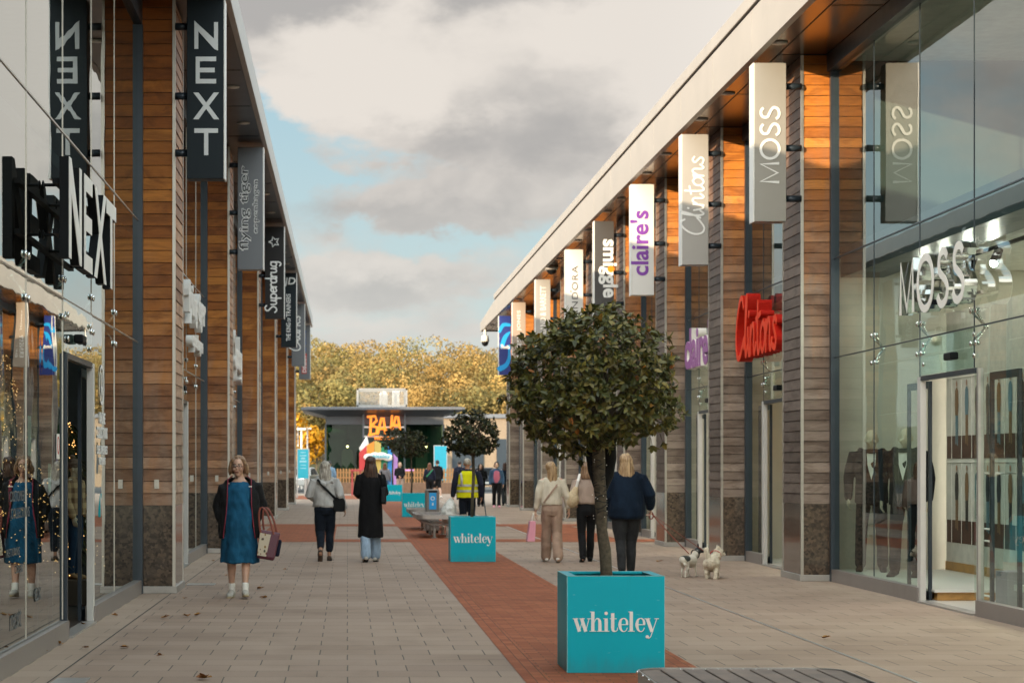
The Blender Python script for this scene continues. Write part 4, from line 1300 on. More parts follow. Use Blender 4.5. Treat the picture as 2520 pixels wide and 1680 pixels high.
for txt, y_, z_, w_, h_ in (('CUSTOMER', 15.65, 1.27, .72, .08), ('COLLECTIONS', 15.7, 1.14, .92, .08), ('RETURNS', 15.5, .86, .62, .06), ('DESK', 15.95, .72, .34, .06), ('next', 15.7, .30, .5, .14), ('ex', 16.9, .44, .34, .11)):
    b = MB(); decal(b, txt, y_, z_, w=w_, h=h_); b.build('lettering', M['faint'], s)
s = thing('window_sticker', 'small white notice with a red ring on the left sliding door edge', 'window sticker', (-2.52, 18.3, 1.7))
b = MB(); b.box(-2.524, -2.521, 18.15, 18.33, 1.60, 1.82)
b.build('card', M['white'], s)
b = MB(); stroke(b, [(math.cos(a) * 0.055, math.sin(a) * 0.07) for a in [2 * math.pi * i / 16 for i in range(17)]], 0.018, (-2.520, 18.24, 1.72), YA, ZA, 0.001, 0, False, False)
b.build('ring_mark', M['red_box'], s)
M['mint'] = plain('mint_green_card', (0.22, 0.55, 0.42), 0.6)
for (y_, z_, hh) in ((16.62, 1.62, 0.32), (17.75, 1.32, 0.24)):
    b = MB(); b.box(-2.540, -2.537, y_, y_ + 0.17, z_, z_ + hh)
    o = b.build('window_sticker', M['mint'])
    tag(o, 'taller mint green strip notice on the nearest left pane' if hh > 0.3 else 'shorter mint green strip notice near the left door', 'window sticker', 'mint green strip notices')
# ------------------------------------------------------------------ planters
def serif_word(mb, O, U, V, xh):
    """high-contrast serif lower-case lettering of the planters; returns its width in x-heights"""
    lift = [0]
    def sk(pts, w, sm=False):
        lift[0] = (lift[0] + 1) % 9
        stroke(mb, [(p[0] * xh, p[1] * xh) for p in pts], [q * xh for q in w] if isinstance(w, (list, tuple)) else w * xh, O, U, V, 0.0022, 0.0003 * lift[0], sm, False)
    TH, tn = 0.25, 0.055
    def serif(x, y, w=0.5): sk([(x - w / 2, y), (x + w / 2, y)], 0.055)
    u = 0.0
    # w
    sk([(u + .10, 1), (u + .42, 0)], TH); sk([(u + .42, 0.03), (u + .68, .93)], tn); sk([(u + .58, 1), (u + .90, 0)], TH); sk([(u + .90, 0.03), (u + 1.16, 1)], tn)
    serif(u + .12, .975, .42); serif(u + .62, .975, .40); serif(u + 1.16, .975, .30)
    u += 1.24
    # h
    sk([(u + .20, 0), (u + .20, 1.52)], TH); serif(u + .20, .025, .5); sk([(u - .02, 1.50), (u + .2, 1.50)], .055)
    sk([(u + .32, .72), (u + .44, .94), (u + .60, .98), (u + .72, .80), (u + .74, .5), (u + .74, 0)], [.05, .06, .11, .22, TH, TH], True); serif(u + .74, .025, .46)
    u += 1.04
    # i
    sk([(u + .18, 0), (u + .18, 1)], TH); serif(u + .18, .025, .5); sk([(u - .04, .975), (u + .18, .975)], .055)
    sk([(u + .18 + .01 * math.cos(a), 1.39) for a in (0, 1)], .01)
    mb.chain([Vector(O) + U * ((u + .18) * xh) + V * (1.39 * xh), Vector(O) + U * ((u + .18) * xh) + V * (1.39 * xh) + U.cross(V) * 0.0036], [0.135 * xh, 0.135 * xh], 16, cap=False)
    u += .46
    # t
    sk([(u + .22, 1.40), (u + .22, .30)], TH); sk([(u + .0, .975), (u + .52, .975)], .055)
    sk([(u + .21, .34), (u + .26, .08), (u + .42, .02), (u + .56, .10), (u + .60, .30)], [TH, .2, .07, .05, .05], True)
    u += .62
    def e(u):
        pts = [(u + .70, .52), (u + .68, .80), (u + .56, .97), (u + .40, 1.0), (u + .22, .86), (u + .15, .50), (u + .24, .14), (u + .44, .0), (u + .62, .08), (u + .72, .30)]
        sk(pts, [.17, .17, .10, .05, .16, .25, .16, .06, .05, .05], True)
        sk([(u + .16, .525), (u + .76, .525)], .055)
        return u + .84
    u = e(u)
    # l
    sk([(u + .18, 0), (u + .18, 1.52)], TH); serif(u + .18, .025, .5); sk([(u - .04, 1.50), (u + .18, 1.50)], .055)
    u += .46
    u = e(u)
    # y
    sk([(u + .10, 1), (u + .46, -.02)], TH); sk([(u + .84, 1), (u + .46, -.12), (u + .34, -.42), (u + .18, -.52)], [tn, tn, .06, .10], True)
    serif(u + .12, .975, .44); serif(u + .82, .975, .34)
    mb.chain([Vector(O) + U * ((u + .10) * xh) + V * (-.40 * xh), Vector(O) + U * ((u + .10) * xh) + V * (-.40 * xh) + U.cross(V) * 0.004], [.125 * xh, .125 * xh], 14, cap=False)
    return u + 1.0


PW = 0.724


def make_planter(loc, label):
    p = thing('planter', label, 'planter', loc, 0, 'turquoise planters along the brick strip')
    h = PW / 2
    X, Y = loc[0], loc[1]
    b = MB()
    t = 0.075
    zt = PW
    # four walls with a folded-in rim, so the top is open
    b.box(X - h, X + h, Y - h, Y - h + 0.02, 0.004, zt); b.box(X - h, X + h, Y + h - 0.02, Y + h, 0.004, zt)
    b.box(X - h, X - h + 0.02, Y - h + 0.021, Y + h - 0.021, 0.004, zt - 0.0006); b.box(X + h - 0.02, X + h, Y - h + 0.021, Y + h - 0.021, 0.004, zt - 0.0006)
    b.box(X - h + 0.02, X + h - 0.02, Y - h + 0.02, Y - h + t, zt - 0.020, zt - 0.001)
    b.box(X - h + 0.02, X + h - 0.02, Y + h - t, Y + h - 0.02, zt - 0.020, zt - 0.001)
    b.box(X - h + 0.02, X - h + t, Y - h + t, Y + h - t, zt - 0.020, zt - 0.0015)
    b.box(X + h - t, X + h - 0.02, Y - h + t, Y + h - t, zt - 0.020, zt - 0.0015)
    b.build('box', M['teal'], p, bevel=0.003)
    b = MB()
    e = 0.0035
    for xx in (X - h, X + h): b.box(xx - e / 2, xx + e / 2, Y - h - e / 2, Y - h + e / 2, 0.01, zt)
    b.box(X - h, X + h, Y - h - e / 2, Y - h + e / 2, zt - e / 2, zt + e / 2)
    b.box(X - h - e / 2, X - h + e / 2, Y - h, Y + h, zt - e / 2, zt + e / 2)
    b.box(X + h - t - e, X + h - t, Y - h + t, Y + h - t, zt - e, zt)
    b.build('worn_edge', M['teal_edge'], p)
    b = MB(); b.box(X - h + 0.022, X + h - 0.022, Y - h + 0.022, Y + h - 0.022, 0.5, zt - 0.06)
    b.build('soil', M['soil'], p)
    b = MB()
    xh = 0.640 / 6.62 * 1.0
    wtot = serif_word(MB(), (0, 0, 0), XA, ZA, 1.0)
    xh = 0.632 / wtot
    serif_word(b, (X - 0.312, Y - h - 0.0008, 0.312), XA, ZA, xh)
    b.build('lettering', M['letter'], p)
    return p


PX = 1.995
P1 = make_planter((PX, 15.55 + PW / 2, 0), 'turquoise cube planter nearest the camera, holding the big round tree')
for (yy, lab) in ((33.55, 'second turquoise planter from the front, beside the long metal-edged bench'), (63.0, 'turquoise planter partly behind the slim litter bin'), (90.8, 'farthest turquoise planter, partly hidden by the black coat')):
    c = copy_tree(P1); c.location = (PX + 0.02, yy + PW / 2, 0); c['label'] = lab

# ------------------------------------------------------------------ clipped trees in the planters
M['leaf'] = leaf_mat('evergreen_leaves', [(0.0, (0.034, 0.042, 0.012)), (0.35, (0.075, 0.080, 0.019)), (0.6, (0.135, 0.125, 0.028)), (0.8, (0.170, 0.130, 0.044)), (0.93, (0.24, 0.20, 0.036)), (0.99, (0.22, 0.16, 0.028)), (1.0, (0.42, 0.13, 0.02))], 0.42, 0.4, 0.18)
M['leaf2'] = leaf_mat('dark_evergreen_leaves', [(0.0, (0.012, 0.017, 0.006)), (0.5, (0.026, 0.032, 0.010)), (0.85, (0.048, 0.048, 0.014)), (1.0, (0.10, 0.085, 0.02))], 0.5, 0.3, 0.08)


def leaf_shape(mb, p, d, n, L, W_, curl):
    """one oval leaf: stalk at p, pointing along d, upper side n"""
    s_ = d.cross(n).normalized()
    n = s_.cross(d).normalized()
    prof = ((0.0, 0.05), (0.22, 0.75), (0.5, 1.0), (0.78, 0.68), (1.0, 0.04))
    vs = []
    for t, w in prof:
        c = p + d * (L * t) - n * (curl * L * t * t)
        hw = W_ * 0.5 * w
        vs += [c - s_ * hw + n * (hw * 0.35), c, c + s_ * hw + n * (hw * 0.35)]
    fs = []
    for i in range(4):
        a = i * 3
        fs += [(a, a + 1, a + 4, a + 3), (a + 1, a + 2, a + 5, a + 4)]
    mb.add(vs, fs)


def crown(seed, rx, rz, n, L, shape=0.20, twigs=40, dirs=None):
    """leaves and twigs of a clipped ball, centred on the origin"""
    r = random.Random(seed)
    lv, tw = MB(), MB()
    def radius(d):
        k = 1 + shape * (noise.noise(d * 1.7 + Vector((seed, 0, 0))) * 1.0 + 0.6 * noise.noise(d * 3.9 + Vector((0, seed, 0))))
        fl = 1.0 + 0.10 * max(0.0, -d.z)
        return Vector((d.x * rx * k * fl, d.y * rx * k * fl, d.z * rz * k * (0.78 if d.z < 0 else 1.0)))
    for i in range(twigs):
        d = Vector((r.gauss(0, 1), r.gauss(0, 1), r.gauss(0.25, 0.9))).normalized()
        e = radius(d) * r.uniform(0.8, 1.03)
        m_ = e * 0.5 + Vector((r.gauss(0, .06), r.gauss(0, .06), r.gauss(0, .06)))
        tw.chain([Vector((0, 0, -rz * 0.75)), m_, e], [0.012, 0.008, 0.003], 5, cap=False)
    # leaves sit in sprays of four to seven round a twig tip
    made = 0
    while made < n:
        d = Vector((r.gauss(0, 1), r.gauss(0, 1), r.gauss(0, 1))).normalized()
        f = 1.0 - abs(r.gauss(0, 0.17))
        if r.random() < 0.10: f = r.uniform(0.3, 0.8)
        if r.random() < 0.05: f = r.uniform(1.0, 1.10)
        c = radius(d) * f
        out = Vector((d.x / rx, d.y / rx, d.z / rz)).normalized()
        axis = (out + Vector((r.gauss(0, .45), r.gauss(0, .45), r.gauss(0.15, .45)))).normalized()
        k = r.randint(4, 7)
        a0 = r.uniform(0, 6.28)
        sd = axis.orthogonal().normalized(); s2 = axis.cross(sd)
        if f > 0.9: tw.chain([c - axis * L * 1.3, c + axis * L * 0.35], [0.003, 0.0018], 4, cap=False)
        for j in range(k):
            a = a0 + j * 2.4
            spread = r.uniform(0.55, 1.25)
            dd = (axis * math.cos(spread) + (sd * math.cos(a) + s2 * math.sin(a)) * math.sin(spread) + Vector((0, 0, -0.22))).normalized()
            nn = (axis + Vector((r.gauss(0, .25), r.gauss(0, .25), 0.35 + r.gauss(0, .25)))).normalized()
            ll = L * r.uniform(0.72, 1.2)
            leaf_shape(lv, c - axis * (L * 0.25 * j / k), dd, nn, ll, ll * r.uniform(0.42, 0.56), r.uniform(-0.05, 0.35))
            made += 1
    return lv, tw


def shifted(mb, o):
    o = Vector(o); mb.v = [p + o for p in mb.v]; return mb


def lollipop(label, base, zc, rx, rz, n, L, seed, mat, trunk_pts, trunk_r, dx=0.0, wrap=False):
    t = thing('clipped_tree', label, 'tree', (base[0], base[1], 0.66), 0, 'round clipped trees in the planters')
    b = MB(); b.chain(trunk_pts, trunk_r, 12, cap=False)
    tr = b.build('trunk', M['bark'], t, True)
    lv, tw = crown(seed, rx, rz, n, L)
    c = (base[0] + dx, base[1], zc)
    lf = shifted(lv, c).build('crown', mat, t)
    shifted(tw, c).build('twigs', M['bark'], lf)
    return t, tr


bx, by = PX - 0.04, 15.55 + PW / 2
T1, tr1 = lollipop('big round dark-leaved tree on a slim leaning trunk, in front', (bx, by, 0), 2.13, 0.665, 0.60, 8200, 0.062, 3, M['leaf'],
                   [(bx + 0.018, by, 0.62), (bx + 0.012, by, 0.76), (bx + 0.004, by, 0.90), (bx - 0.020, by, 1.05), (bx - 0.028, by, 1.18), (bx - 0.030, by, 1.32), (bx - 0.042, by, 1.46), (bx - 0.045, by, 1.6), (bx - 0.04, by, 1.9)],
                   [0.050, 0.045, 0.046, 0.041, 0.042, 0.046, 0.047, 0.050, 0.040], dx=-0.105)
# limbs tied in dark cloth below the crown, cable wound round the stem
b = MB()
b.chain([(bx - 0.02, by + 0.03, 1.33), (bx + 0.02, by + 0.05, 1.47), (bx + 0.035, by + 0.06, 1.60), (bx + 0.04, by + 0.05, 1.80)], [(0.03, 0.03), (0.056, 0.045), (0.064, 0.05), (0.05, 0.04)], 12)
b.chain([(bx - 0.05, by + 0.03, 1.38), (bx - 0.08, by + 0.05, 1.50), (bx - 0.092, by + 0.05, 1.62), (bx - 0.09, by + 0.05, 1.8)], [(0.03, 0.03), (0.040, 0.035), (0.046, 0.04), (0.035, 0.04)], 12)
M['sack'] = fabric('black_wrap_cloth', (0.012, 0.012, 0.012), 0.4, 12)
b.build('cloth_wrap', M['sack'], tr1, True)
b = MB()
pts = []
for i in range(150):
    f = i / 149
    z = 1.16 + f * 0.52
    a = i * 0.55
    r_ = 0.046 + 0.004 * math.sin(i * 1.7)
    cx = bx - 0.022 - 0.03 * f
    pts.append((cx + r_ * math.cos(a), by + r_ * math.sin(a), z + 0.012 * math.sin(i * 0.9)))
b.chain(pts, [0.0042] * len(pts), 5, cap=False)
b.build('light_cable', M['rubber'], tr1, True)
b = MB()
for i in range(14):
    a = rnd.uniform(3.4, 6.0); z = rnd.uniform(1.14, 1.6)
    b.ball((bx - 0.04 + 0.06 * math.cos(a), by + 0.06 * math.sin(a), z), 0.004, 6, 4)
b.build('small_bulbs', M['white'], tr1)
by2 = 33.55 + PW / 2
lollipop('middle round dark tree on a thin straight stem, in the second planter', (PX + 0.02, by2, 0), 2.02, 0.445, 0.42, 2600, 0.064, 11, M['leaf2'],
         [(PX + 0.02, by2, 0.62), (PX + 0.03, by2, 1.0), (PX + 0.05, by2, 1.4), (PX + 0.04, by2, 1.7), (PX + 0.04, by2, 2.0)], [0.027, 0.025, 0.026, 0.024, 0.02])
by3 = 63.0 + PW / 2
lollipop('small round tree in front of the pavilion window, on the right of two', (PX - 0.06, by3, 0), 2.17, 0.50, 0.46, 1300, 0.085, 21, M['leaf2'],
         [(PX - 0.06, by3, 0.62), (PX - 0.04, by3, 1.1), (PX - 0.06, by3, 1.6), (PX - 0.06, by3, 2.1)], [0.03, 0.026, 0.025, 0.02])
by4 = 90.8 + PW / 2
lollipop('small dark tree under the orange sign, on the left of two', (PX - 0.02, by4, 0), 2.65, 0.56, 0.52, 1100, 0.11, 31, M['leaf2'],
         [(PX - 0.02, by4, 0.62), (PX - 0.04, by4, 1.2), (PX - 0.02, by4, 1.8), (PX - 0.02, by4, 2.4)], [0.04, 0.034, 0.03, 0.02])

# ------------------------------------------------------------------ benches: oak slats in a riveted steel hoop
def round_rect(w, l, r, n=8):
    out = []
    for cx, cy, a0 in ((w / 2 - r, l / 2 - r, 0), (-w / 2 + r, l / 2 - r, 90), (-w / 2 + r, -l / 2 + r, 180), (w / 2 - r, -l / 2 + r, 270)):
        for k in range(n + 1):
            a = R(a0 + 90 * k / n); out.append((cx + r * math.cos(a), cy + r * math.sin(a)))
    return out


def make_bench(label, y0, y1, z=0.50):
    w, l = 1.06, y1 - y0
    cx, cy = 2.0, (y0 + y1) / 2
    s = thing('bench', label, 'bench', (cx, cy, 0), 0, 'oak slatted benches with riveted steel edges')
    rr = 0.17
    out = round_rect(w, l, rr); inn = round_rect(w - 0.016, l - 0.016, rr - 0.008)
    b = MB(); n = len(out)
    vs = []
    for (x, y), (xi, yi) in zip(out, inn):
        vs += [(cx + x, cy + y, z - 0.085), (cx + x, cy + y, z + 0.006), (cx + xi, cy + yi, z + 0.006), (cx + xi, cy + yi, z - 0.085)]
    fs = []
    for i in range(n):
        a, c = i * 4, ((i + 1) % n) * 4
        for k in range(4): fs.append((a + k, c + k, c + (k + 1) % 4, a + (k + 1) % 4))
    b.add(vs, fs)
    hoop = b.build('steel_edge', M['steel_plate'], s)
    b = MB()
    bolts = [(cx - w / 2 + 0.24 + i * 0.0645, cy + l / 2, 0) for i in range(10)] + [(cx - w / 2 + 0.24 + i * 0.0645, cy - l / 2, 0) for i in range(10)]
    for i in range(int(l / 0.2)):
        for sx in (-1, 1): bolts.append((cx + sx * w / 2, cy - l / 2 + 0.2 + i * 0.2, 0))
    for x, y, _ in bolts: b.ball((x, y, z - 0.002), (0.010, 0.010, 0.007), 8, 5)
    b.build('rivets', M['chrome'], hoop, True)
    # slats running along the bench
    ns = 9
    sw = (w - 0.03) / ns
    for i in range(ns):
        x0 = -w / 2 + 0.015 + i * sw + 0.006; x1 = x0 + sw - 0.012
        def ylim(x):
            d = abs(x) - (w / 2 - rr)
            return l / 2 - 0.012 - (rr - math.sqrt(max(0, (rr - 0.012) ** 2 - max(0, d) ** 2)) - 0.012 if d > 0 else 0)
        ya, yb = ylim(x0), ylim(x1)
        b = MB()
        vs = [(cx + x0, cy - ya, z - 0.03), (cx + x1, cy - yb, z - 0.03), (cx + x1, cy + yb, z - 0.03), (cx + x0, cy + ya, z - 0.03),
              (cx + x0, cy - ya, z), (cx + x1, cy - yb, z), (cx + x1, cy + yb, z), (cx + x0, cy + ya, z)]
        b.add(vs, [(3, 2, 1, 0), (4, 5, 6, 7), (0, 1, 5, 4), (1, 2, 6, 5), (2, 3, 7, 6), (3, 0, 4, 7)])
        b.build('slat', M['spec_wood'], s, bevel=0.004)
    # bowed bearers on posts
    for yy in (cy - l / 2 + 0.35, cy + l / 2 - 0.35):
        b = MB(); pts = []
        for i in range(13):
            t = i / 12 * 2 - 1
            pts.append((cx + t * (w / 2 - 0.02), yy, z - 0.08 - 0.14 * (1 - t * t) ** 0.7))
        b.chain(pts, [(0.03, 0.022)] * 13, 8, ref=(0, 1, 0))
        b.build('bearer', M['alu'], s, True)
        for dx in (-0.14, 0.14):
            b = MB(); b.tube((cx + dx, yy, 0.0), (cx + dx, yy, z - 0.2), 0.032, 0.032, 12)
            b.chain([(cx + dx, yy, 0.004), (cx + dx, yy, 0.012)], [0.07, 0.07], 14, cap=False)
            b.build('leg', M['alu'], s, True)
    return s


make_bench('slatted bench with riveted steel rim, cut off at the bottom right corner', 7.6, 10.75)
make_bench('steel-edged bench in front of the litter bin, behind the second planter', 44.4, 47.3)
make_bench('steel-edged bench just beyond the litter bin', 49.7, 52.4)

# litter bin
s = thing('litter_bin', 'slim grey litter bin with a bright blue poster between two benches', 'litter bin', (1.97, 48.2, 0))
b = MB(); b.box(1.80, 2.10, 47.85, 48.6, 0.06, 1.0)
o = b.build('body', plain('taupe_bin_paint', (0.19, 0.165, 0.145), 0.5, 0.2, 0.06), s, bevel=0.015)
b = MB(); b.box(1.82, 2.08, 47.9, 48.55, 0, 0.06)
b.build('foot', M['black'], s)
b = MB(); b.box(1.868, 2.032, 47.84, 47.849, 0.55, 0.93)
ps = b.build('poster', M['cyan'], o)
b = MB(); ring = [(math.cos(a) * 0.04, math.sin(a) * 0.04) for a in [2 * math.pi * i / 12 for i in range(13)]]
stroke(b, ring, 0.016, (1.95, 47.838, 0.80), XA, ZA, 0.001, 0, False, False)
b.chain([(1.95, 47.838, 0.64), (1.95, 47.838, 0.70)], [(0.018, 0.002), (0.012, 0.002)], 6)
b.build('marks', M['white'], ps)
b = MB(); b.box(1.85, 2.05, 47.838, 47.852, 0.94, 0.975)
b.build('slot', M['black'], o)

# dome camera at the far corner of the right-hand eaves
s = thing('security_camera', 'white dome security camera hanging from the far right eaves corner', 'camera', (5.50, 83.6, 6.6))
b = MB(); b.tube((5.50, 83.6, 6.72), (5.50, 83.6, 7.03), 0.05, 0.05, 10); b.chain([(5.50, 83.6, 6.50), (5.50, 83.6, 6.74)], [0.17, 0.13], 14, cap=False)
b.build('housing', M['white'], s, True)
b = MB(); b.ball((5.50, 83.6, 6.47), (0.14, 0.14, 0.16), 12, 8)
b.build('dome', M['black'], s, True)

s = thing('security_camera', 'black dome camera under the right-hand soffit above the white banner signs', 'camera', (5.62, 57.6, 6.9))
b = MB(); b.chain([(5.62, 57.6, 6.93), (5.62, 57.6, 7.035)], [0.17, 0.19], 14, cap=False); b.build('housing', M['alu'], s, True)
b = MB(); b.ball((5.62, 57.6, 6.93), (0.14, 0.14, 0.13), 12, 8); b.build('dome', M['black'], s, True)

# wind-blown leaves on the paving
M['dry_leaf'] = leaf_mat('dry_leaves', [(0.0, (0.16, 0.055, 0.015)), (0.5, (0.28, 0.10, 0.02)), (1.0, (0.36, 0.17, 0.03))], 0.7)
r = random.Random(5)
spots = [((148, 1586), 'orange'), ((210, 1596), ''), ((452, 1474), ''), ((480, 1516), ''), ((462, 1518), ''), ((399, 1522), ''), ((285, 1516), ''), ((305, 1482), ''), ((506, 1671), 'orange'),
         ((555, 1417), ''), ((527, 1381), ''), ((636, 1450), ''), ((655, 1472), ''), ((1617, 1383), 'orange'), ((2025, 1572), ''), ((300, 1594), ''), ((112, 1605), ''), ((210, 1539), ''), ((396, 1615), ''), ((643, 1376), ''), ((700, 1402), '')]
for i, ((px, py), kind) in enumerate(spots):
    d = EYE * 5150 / (py - 1146)
    p = at(px, py, d)
    b = MB()
    sz = 0.10 if kind else r.uniform(0.05, 0.085)
    a = r.uniform(0, 6.28)
    for j in range(5):
        aa = a + (j - 2) * 0.62
        dd = Vector((math.cos(aa), math.sin(aa), r.uniform(0.02, 0.35)))
        leaf_shape(b, Vector((p.x, p.y, 0.012)), dd.normalized(), Vector((r.gauss(0, .2), r.gauss(0, .2), 1)), sz * (1 - abs(j - 2) * 0.18), sz * 0.5, r.uniform(-0.3, 0.2))
    o = b.build('fallen_leaf', M['dry_leaf'], None, origin=(p.x, p.y, 0.0))
    nm = {0: 'bright orange fallen leaf by the bottom left shop door', 8: 'long tan fallen leaf at the bottom edge of the paving', 13: 'curled orange leaf on the paving beside the planter and the dogs'}
    tag(o, nm.get(i, 'small brown dry leaf lying on the grey paving'), 'leaf', 'dry leaves on the paving')
# ------------------------------------------------------------------ the pavilion across the end of the street
D = 125.0
PV = thing('pavilion', 'single-storey glass pavilion with flat dark oversailing roof closing the street', 'building', (2.2, 128, 0))
M['pav_grey'] = plain('dark_grey_cladding', (0.10, 0.105, 0.115), 0.5, 0.1, 0.06)
M['pav_roof'] = plain('grey_metal_roof', (0.17, 0.18, 0.20), 0.4, 0.5, 0.06)
x0, x1 = -1.30, 5.75
b = MB()
# oversailing roof with upswept edges
def roof_ring(inset, z): return [(-2.75 + inset, D - 1.6 + inset, z), (6.95 - inset, D - 1.6 + inset, z), (6.95 - inset, D + 9.6 - inset, z), (-2.75 + inset, D + 9.6 - inset, z)]
b.rings([[Vector(p) for p in roof_ring(1.42, 4.52)], [Vector(p) for p in roof_ring(0.02, 4.86)], [Vector(p) for p in roof_ring(0, 4.99)], [Vector(p) for p in roof_ring(0.4, 5.03)]])
b.build('roof', M['pav_roof'], PV)
b = MB(); b.box(x0, x1, D, D + 0.25, 4.02, 4.60); b.box(x0, x0 + 0.25, D + 0.25, D + 8, 4.02, 4.6); b.box(x1 - 0.25, x1, D + 0.25, D + 8, 4.02, 4.6)
b.build('fascia_band', M['pav_grey'], PV)
b = MB(); b.box(x0 + 0.1, x1 - 0.1, D + 7.8, D + 8, 0, 4.5); b.box(x0 + 0.3, x1 - 0.3, D + 0.3, D + 7.8, 4.2, 4.3)
b.build('back_wall', plain('olive_interior', (0.10, 0.13, 0.09), 0.8, 0, 0.3, 1.0), PV)
b = MB(); b.box(x0, x1, D - 0.3, D + 8, -0.02, 0.06)
b.build('base', M['pav_grey'], PV)
xs = [x0, 0.95, 3.42, x1]
for i in range(3):
    b = MB(); b.quad((xs[i] + 0.05, D + 0.1, 0.1), (xs[i + 1] - 0.05, D + 0.1, 0.1), (xs[i + 1] - 0.05, D + 0.1, 4.0), (xs[i] + 0.05, D + 0.1, 4.0))
    b.build('window', M['glass_far'], PV)
for sx in (x0 + 0.1, x1 - 0.1):
    b = MB(); b.quad((sx, D + 0.3, 0.1), (sx, D + 7.8, 0.1), (sx, D + 7.8, 4.0), (sx, D + 0.3, 4.0))
    b.build('window', M['glass_far'], PV)
for x in xs:
    b = MB(); b.box(x - 0.06, x + 0.06, D + 0.0 + 0.26, D + 0.36, 0.06, 4.02)
    b.build('column', M['pav_grey'], PV)
for x in (0.95, 3.42):
    b = MB(); b.box(x - 0.05, x + 0.05, D - 0.55, D - 0.45, 3.2, 4.62); b.box(x - 0.04, x + 0.04, D - 0.45, D, 4.4, 4.48)
    b.build('sign_hanger', M['pav_grey'], PV)
for z in (3.24, 3.80):
    b = MB(); b.box(0.99, 3.38, D - 0.54, D - 0.46, z, z + 0.10)
    b.build('sign_rail', M['alu'], PV)
for (x, z) in ((0.0, 2.72), (4.8, 2.72)):
    b = MB(); b.ball((x, D + 2.2, z), 0.07, 8, 6); o = b.build('pendant_lamp', M['lamp_on'], PV)
    b = MB(); b.chain([(x, D + 2.2, z + 0.06), (x, D + 2.2, z + 0.3)], [0.20, 0.03], 12, cap=False); b.tube((x, D + 2.2, z + 0.3), (x, D + 2.2, 4.2), 0.01, 0.01, 5)
    b.build('lamp_shade', M['brown_panel'], o)
b = MB()
for (cx, w_) in ((0.0, 0.75), (4.7, 0.75)):
    pts = [(cx - w_ / 2, 0.9), (cx - w_ / 2, 2.3)] + [(cx - w_ / 2 * math.cos(a), 2.3 + w_ / 2 * math.sin(a)) for a in [math.pi * k / 8 for k in range(1, 8)]] + [(cx + w_ / 2, 2.3), (cx + w_ / 2, 0.9)]
    b.prism([(u, v) for u, v in pts], (0, D + 7.6, 0), XA, ZA, 0.05)
b.build('arched_niche', plain('sandy_niche', (0.30, 0.24, 0.15), 0.8), PV)
# rooftop plant screen
b = MB()
sx0, sx1, sz0, sz1, sy = 0.62, 3.56, 5.02, 6.22, D + 1.2
for x in (sx0, (sx0 + sx1) / 2, sx1):
    for y in (sy, sy + 3): b.box(x - 0.06, x + 0.06, y, y + 0.12, sz0, sz1)
for z in (sz0 + 0.1, sz1 - 0.1):
    for y in (sy + 0.01, sy + 3.01): b.box(sx0, sx1, y, y + 0.1, z, z + 0.1)
    for x in (sx0, sx1): b.box(x - 0.05, x + 0.05, sy, sy + 3.1, z, z + 0.1)
M['screen'] = plain('galvanised_screen', (0.26, 0.26, 0.255), 0.5, 0.4, 0.08)
o = b.build('plant_screen', M['screen'], PV)
b = MB()
n = 44
for i in range(n):
    x = sx0 + 0.07 + (sx1 - sx0 - 0.14) * (i + 0.5) / n
    b.box(x - 0.016, x + 0.016, sy + 0.05, sy + 0.07, sz0 + 0.2, sz1 - 0.1)
b.build('mesh_panel', M['screen'], o)
b = MB(); b.box(2.72, 3.15, sy + 0.9, sy + 2.2, sz0, sz1 - 0.12); b.chain([(2.2, sy + 1.6, sz0), (2.2, sy + 1.6, sz1 - 0.35)], [0.25, 0.25], 12)
b.build('plant_unit', M['white'], o)

# orange painted letters
s = thing('letter_sign', 'hand-drawn orange capitals hung across the pavilion front', 'shop sign', (2.1, D - 0.6, 3.2))
L_ = {'B': [[(0.1, 0), (0.16, 1.0)], [(-0.08, 0.98), (0.5, 1.02), (0.62, 0.78), (0.2, 0.52)], [(0.2, 0.52), (0.66, 0.42), (0.6, 0.1), (0.02, 0.02)]],
      'A': [[(0.0, 0.05), (0.3, 1.0), (0.46, 1.0), (0.62, 0.06)], [(0.12, 0.35), (0.55, 0.38)]],
      'J': [[(0.5, 1.0), (0.44, 0.3), (0.2, 0.06), (0.0, 0.2)]]}
for ch, u in (('B', 1.28), ('A', 1.80), ('J', 2.28), ('A', 2.66)):
    dz = {1.28: 3.36, 1.80: 3.40, 2.28: 3.58, 2.66: 3.66}[u]; hh = {1.28: 1.12, 1.80: 1.0, 2.28: 0.92, 2.66: 0.82}[u]
    b = MB()
    for k, g in enumerate(L_[ch]):
        stroke(b, [(p[0] * 0.74, p[1] * hh) for p in g], 0.145, (u, D - 0.62, dz), XA, ZA, 0.08, 0.002 * k, False)
    b.build('letter', M['neon_orange'], s)
b = MB(); fit_text(b, 'MEXICAN', (1.62, D - 0.60, 3.10), XA, ZA, w=1.3, h=0.19, depth=0.04, bold=0.02)
b.build('lettering', M['neon_orange'], s)

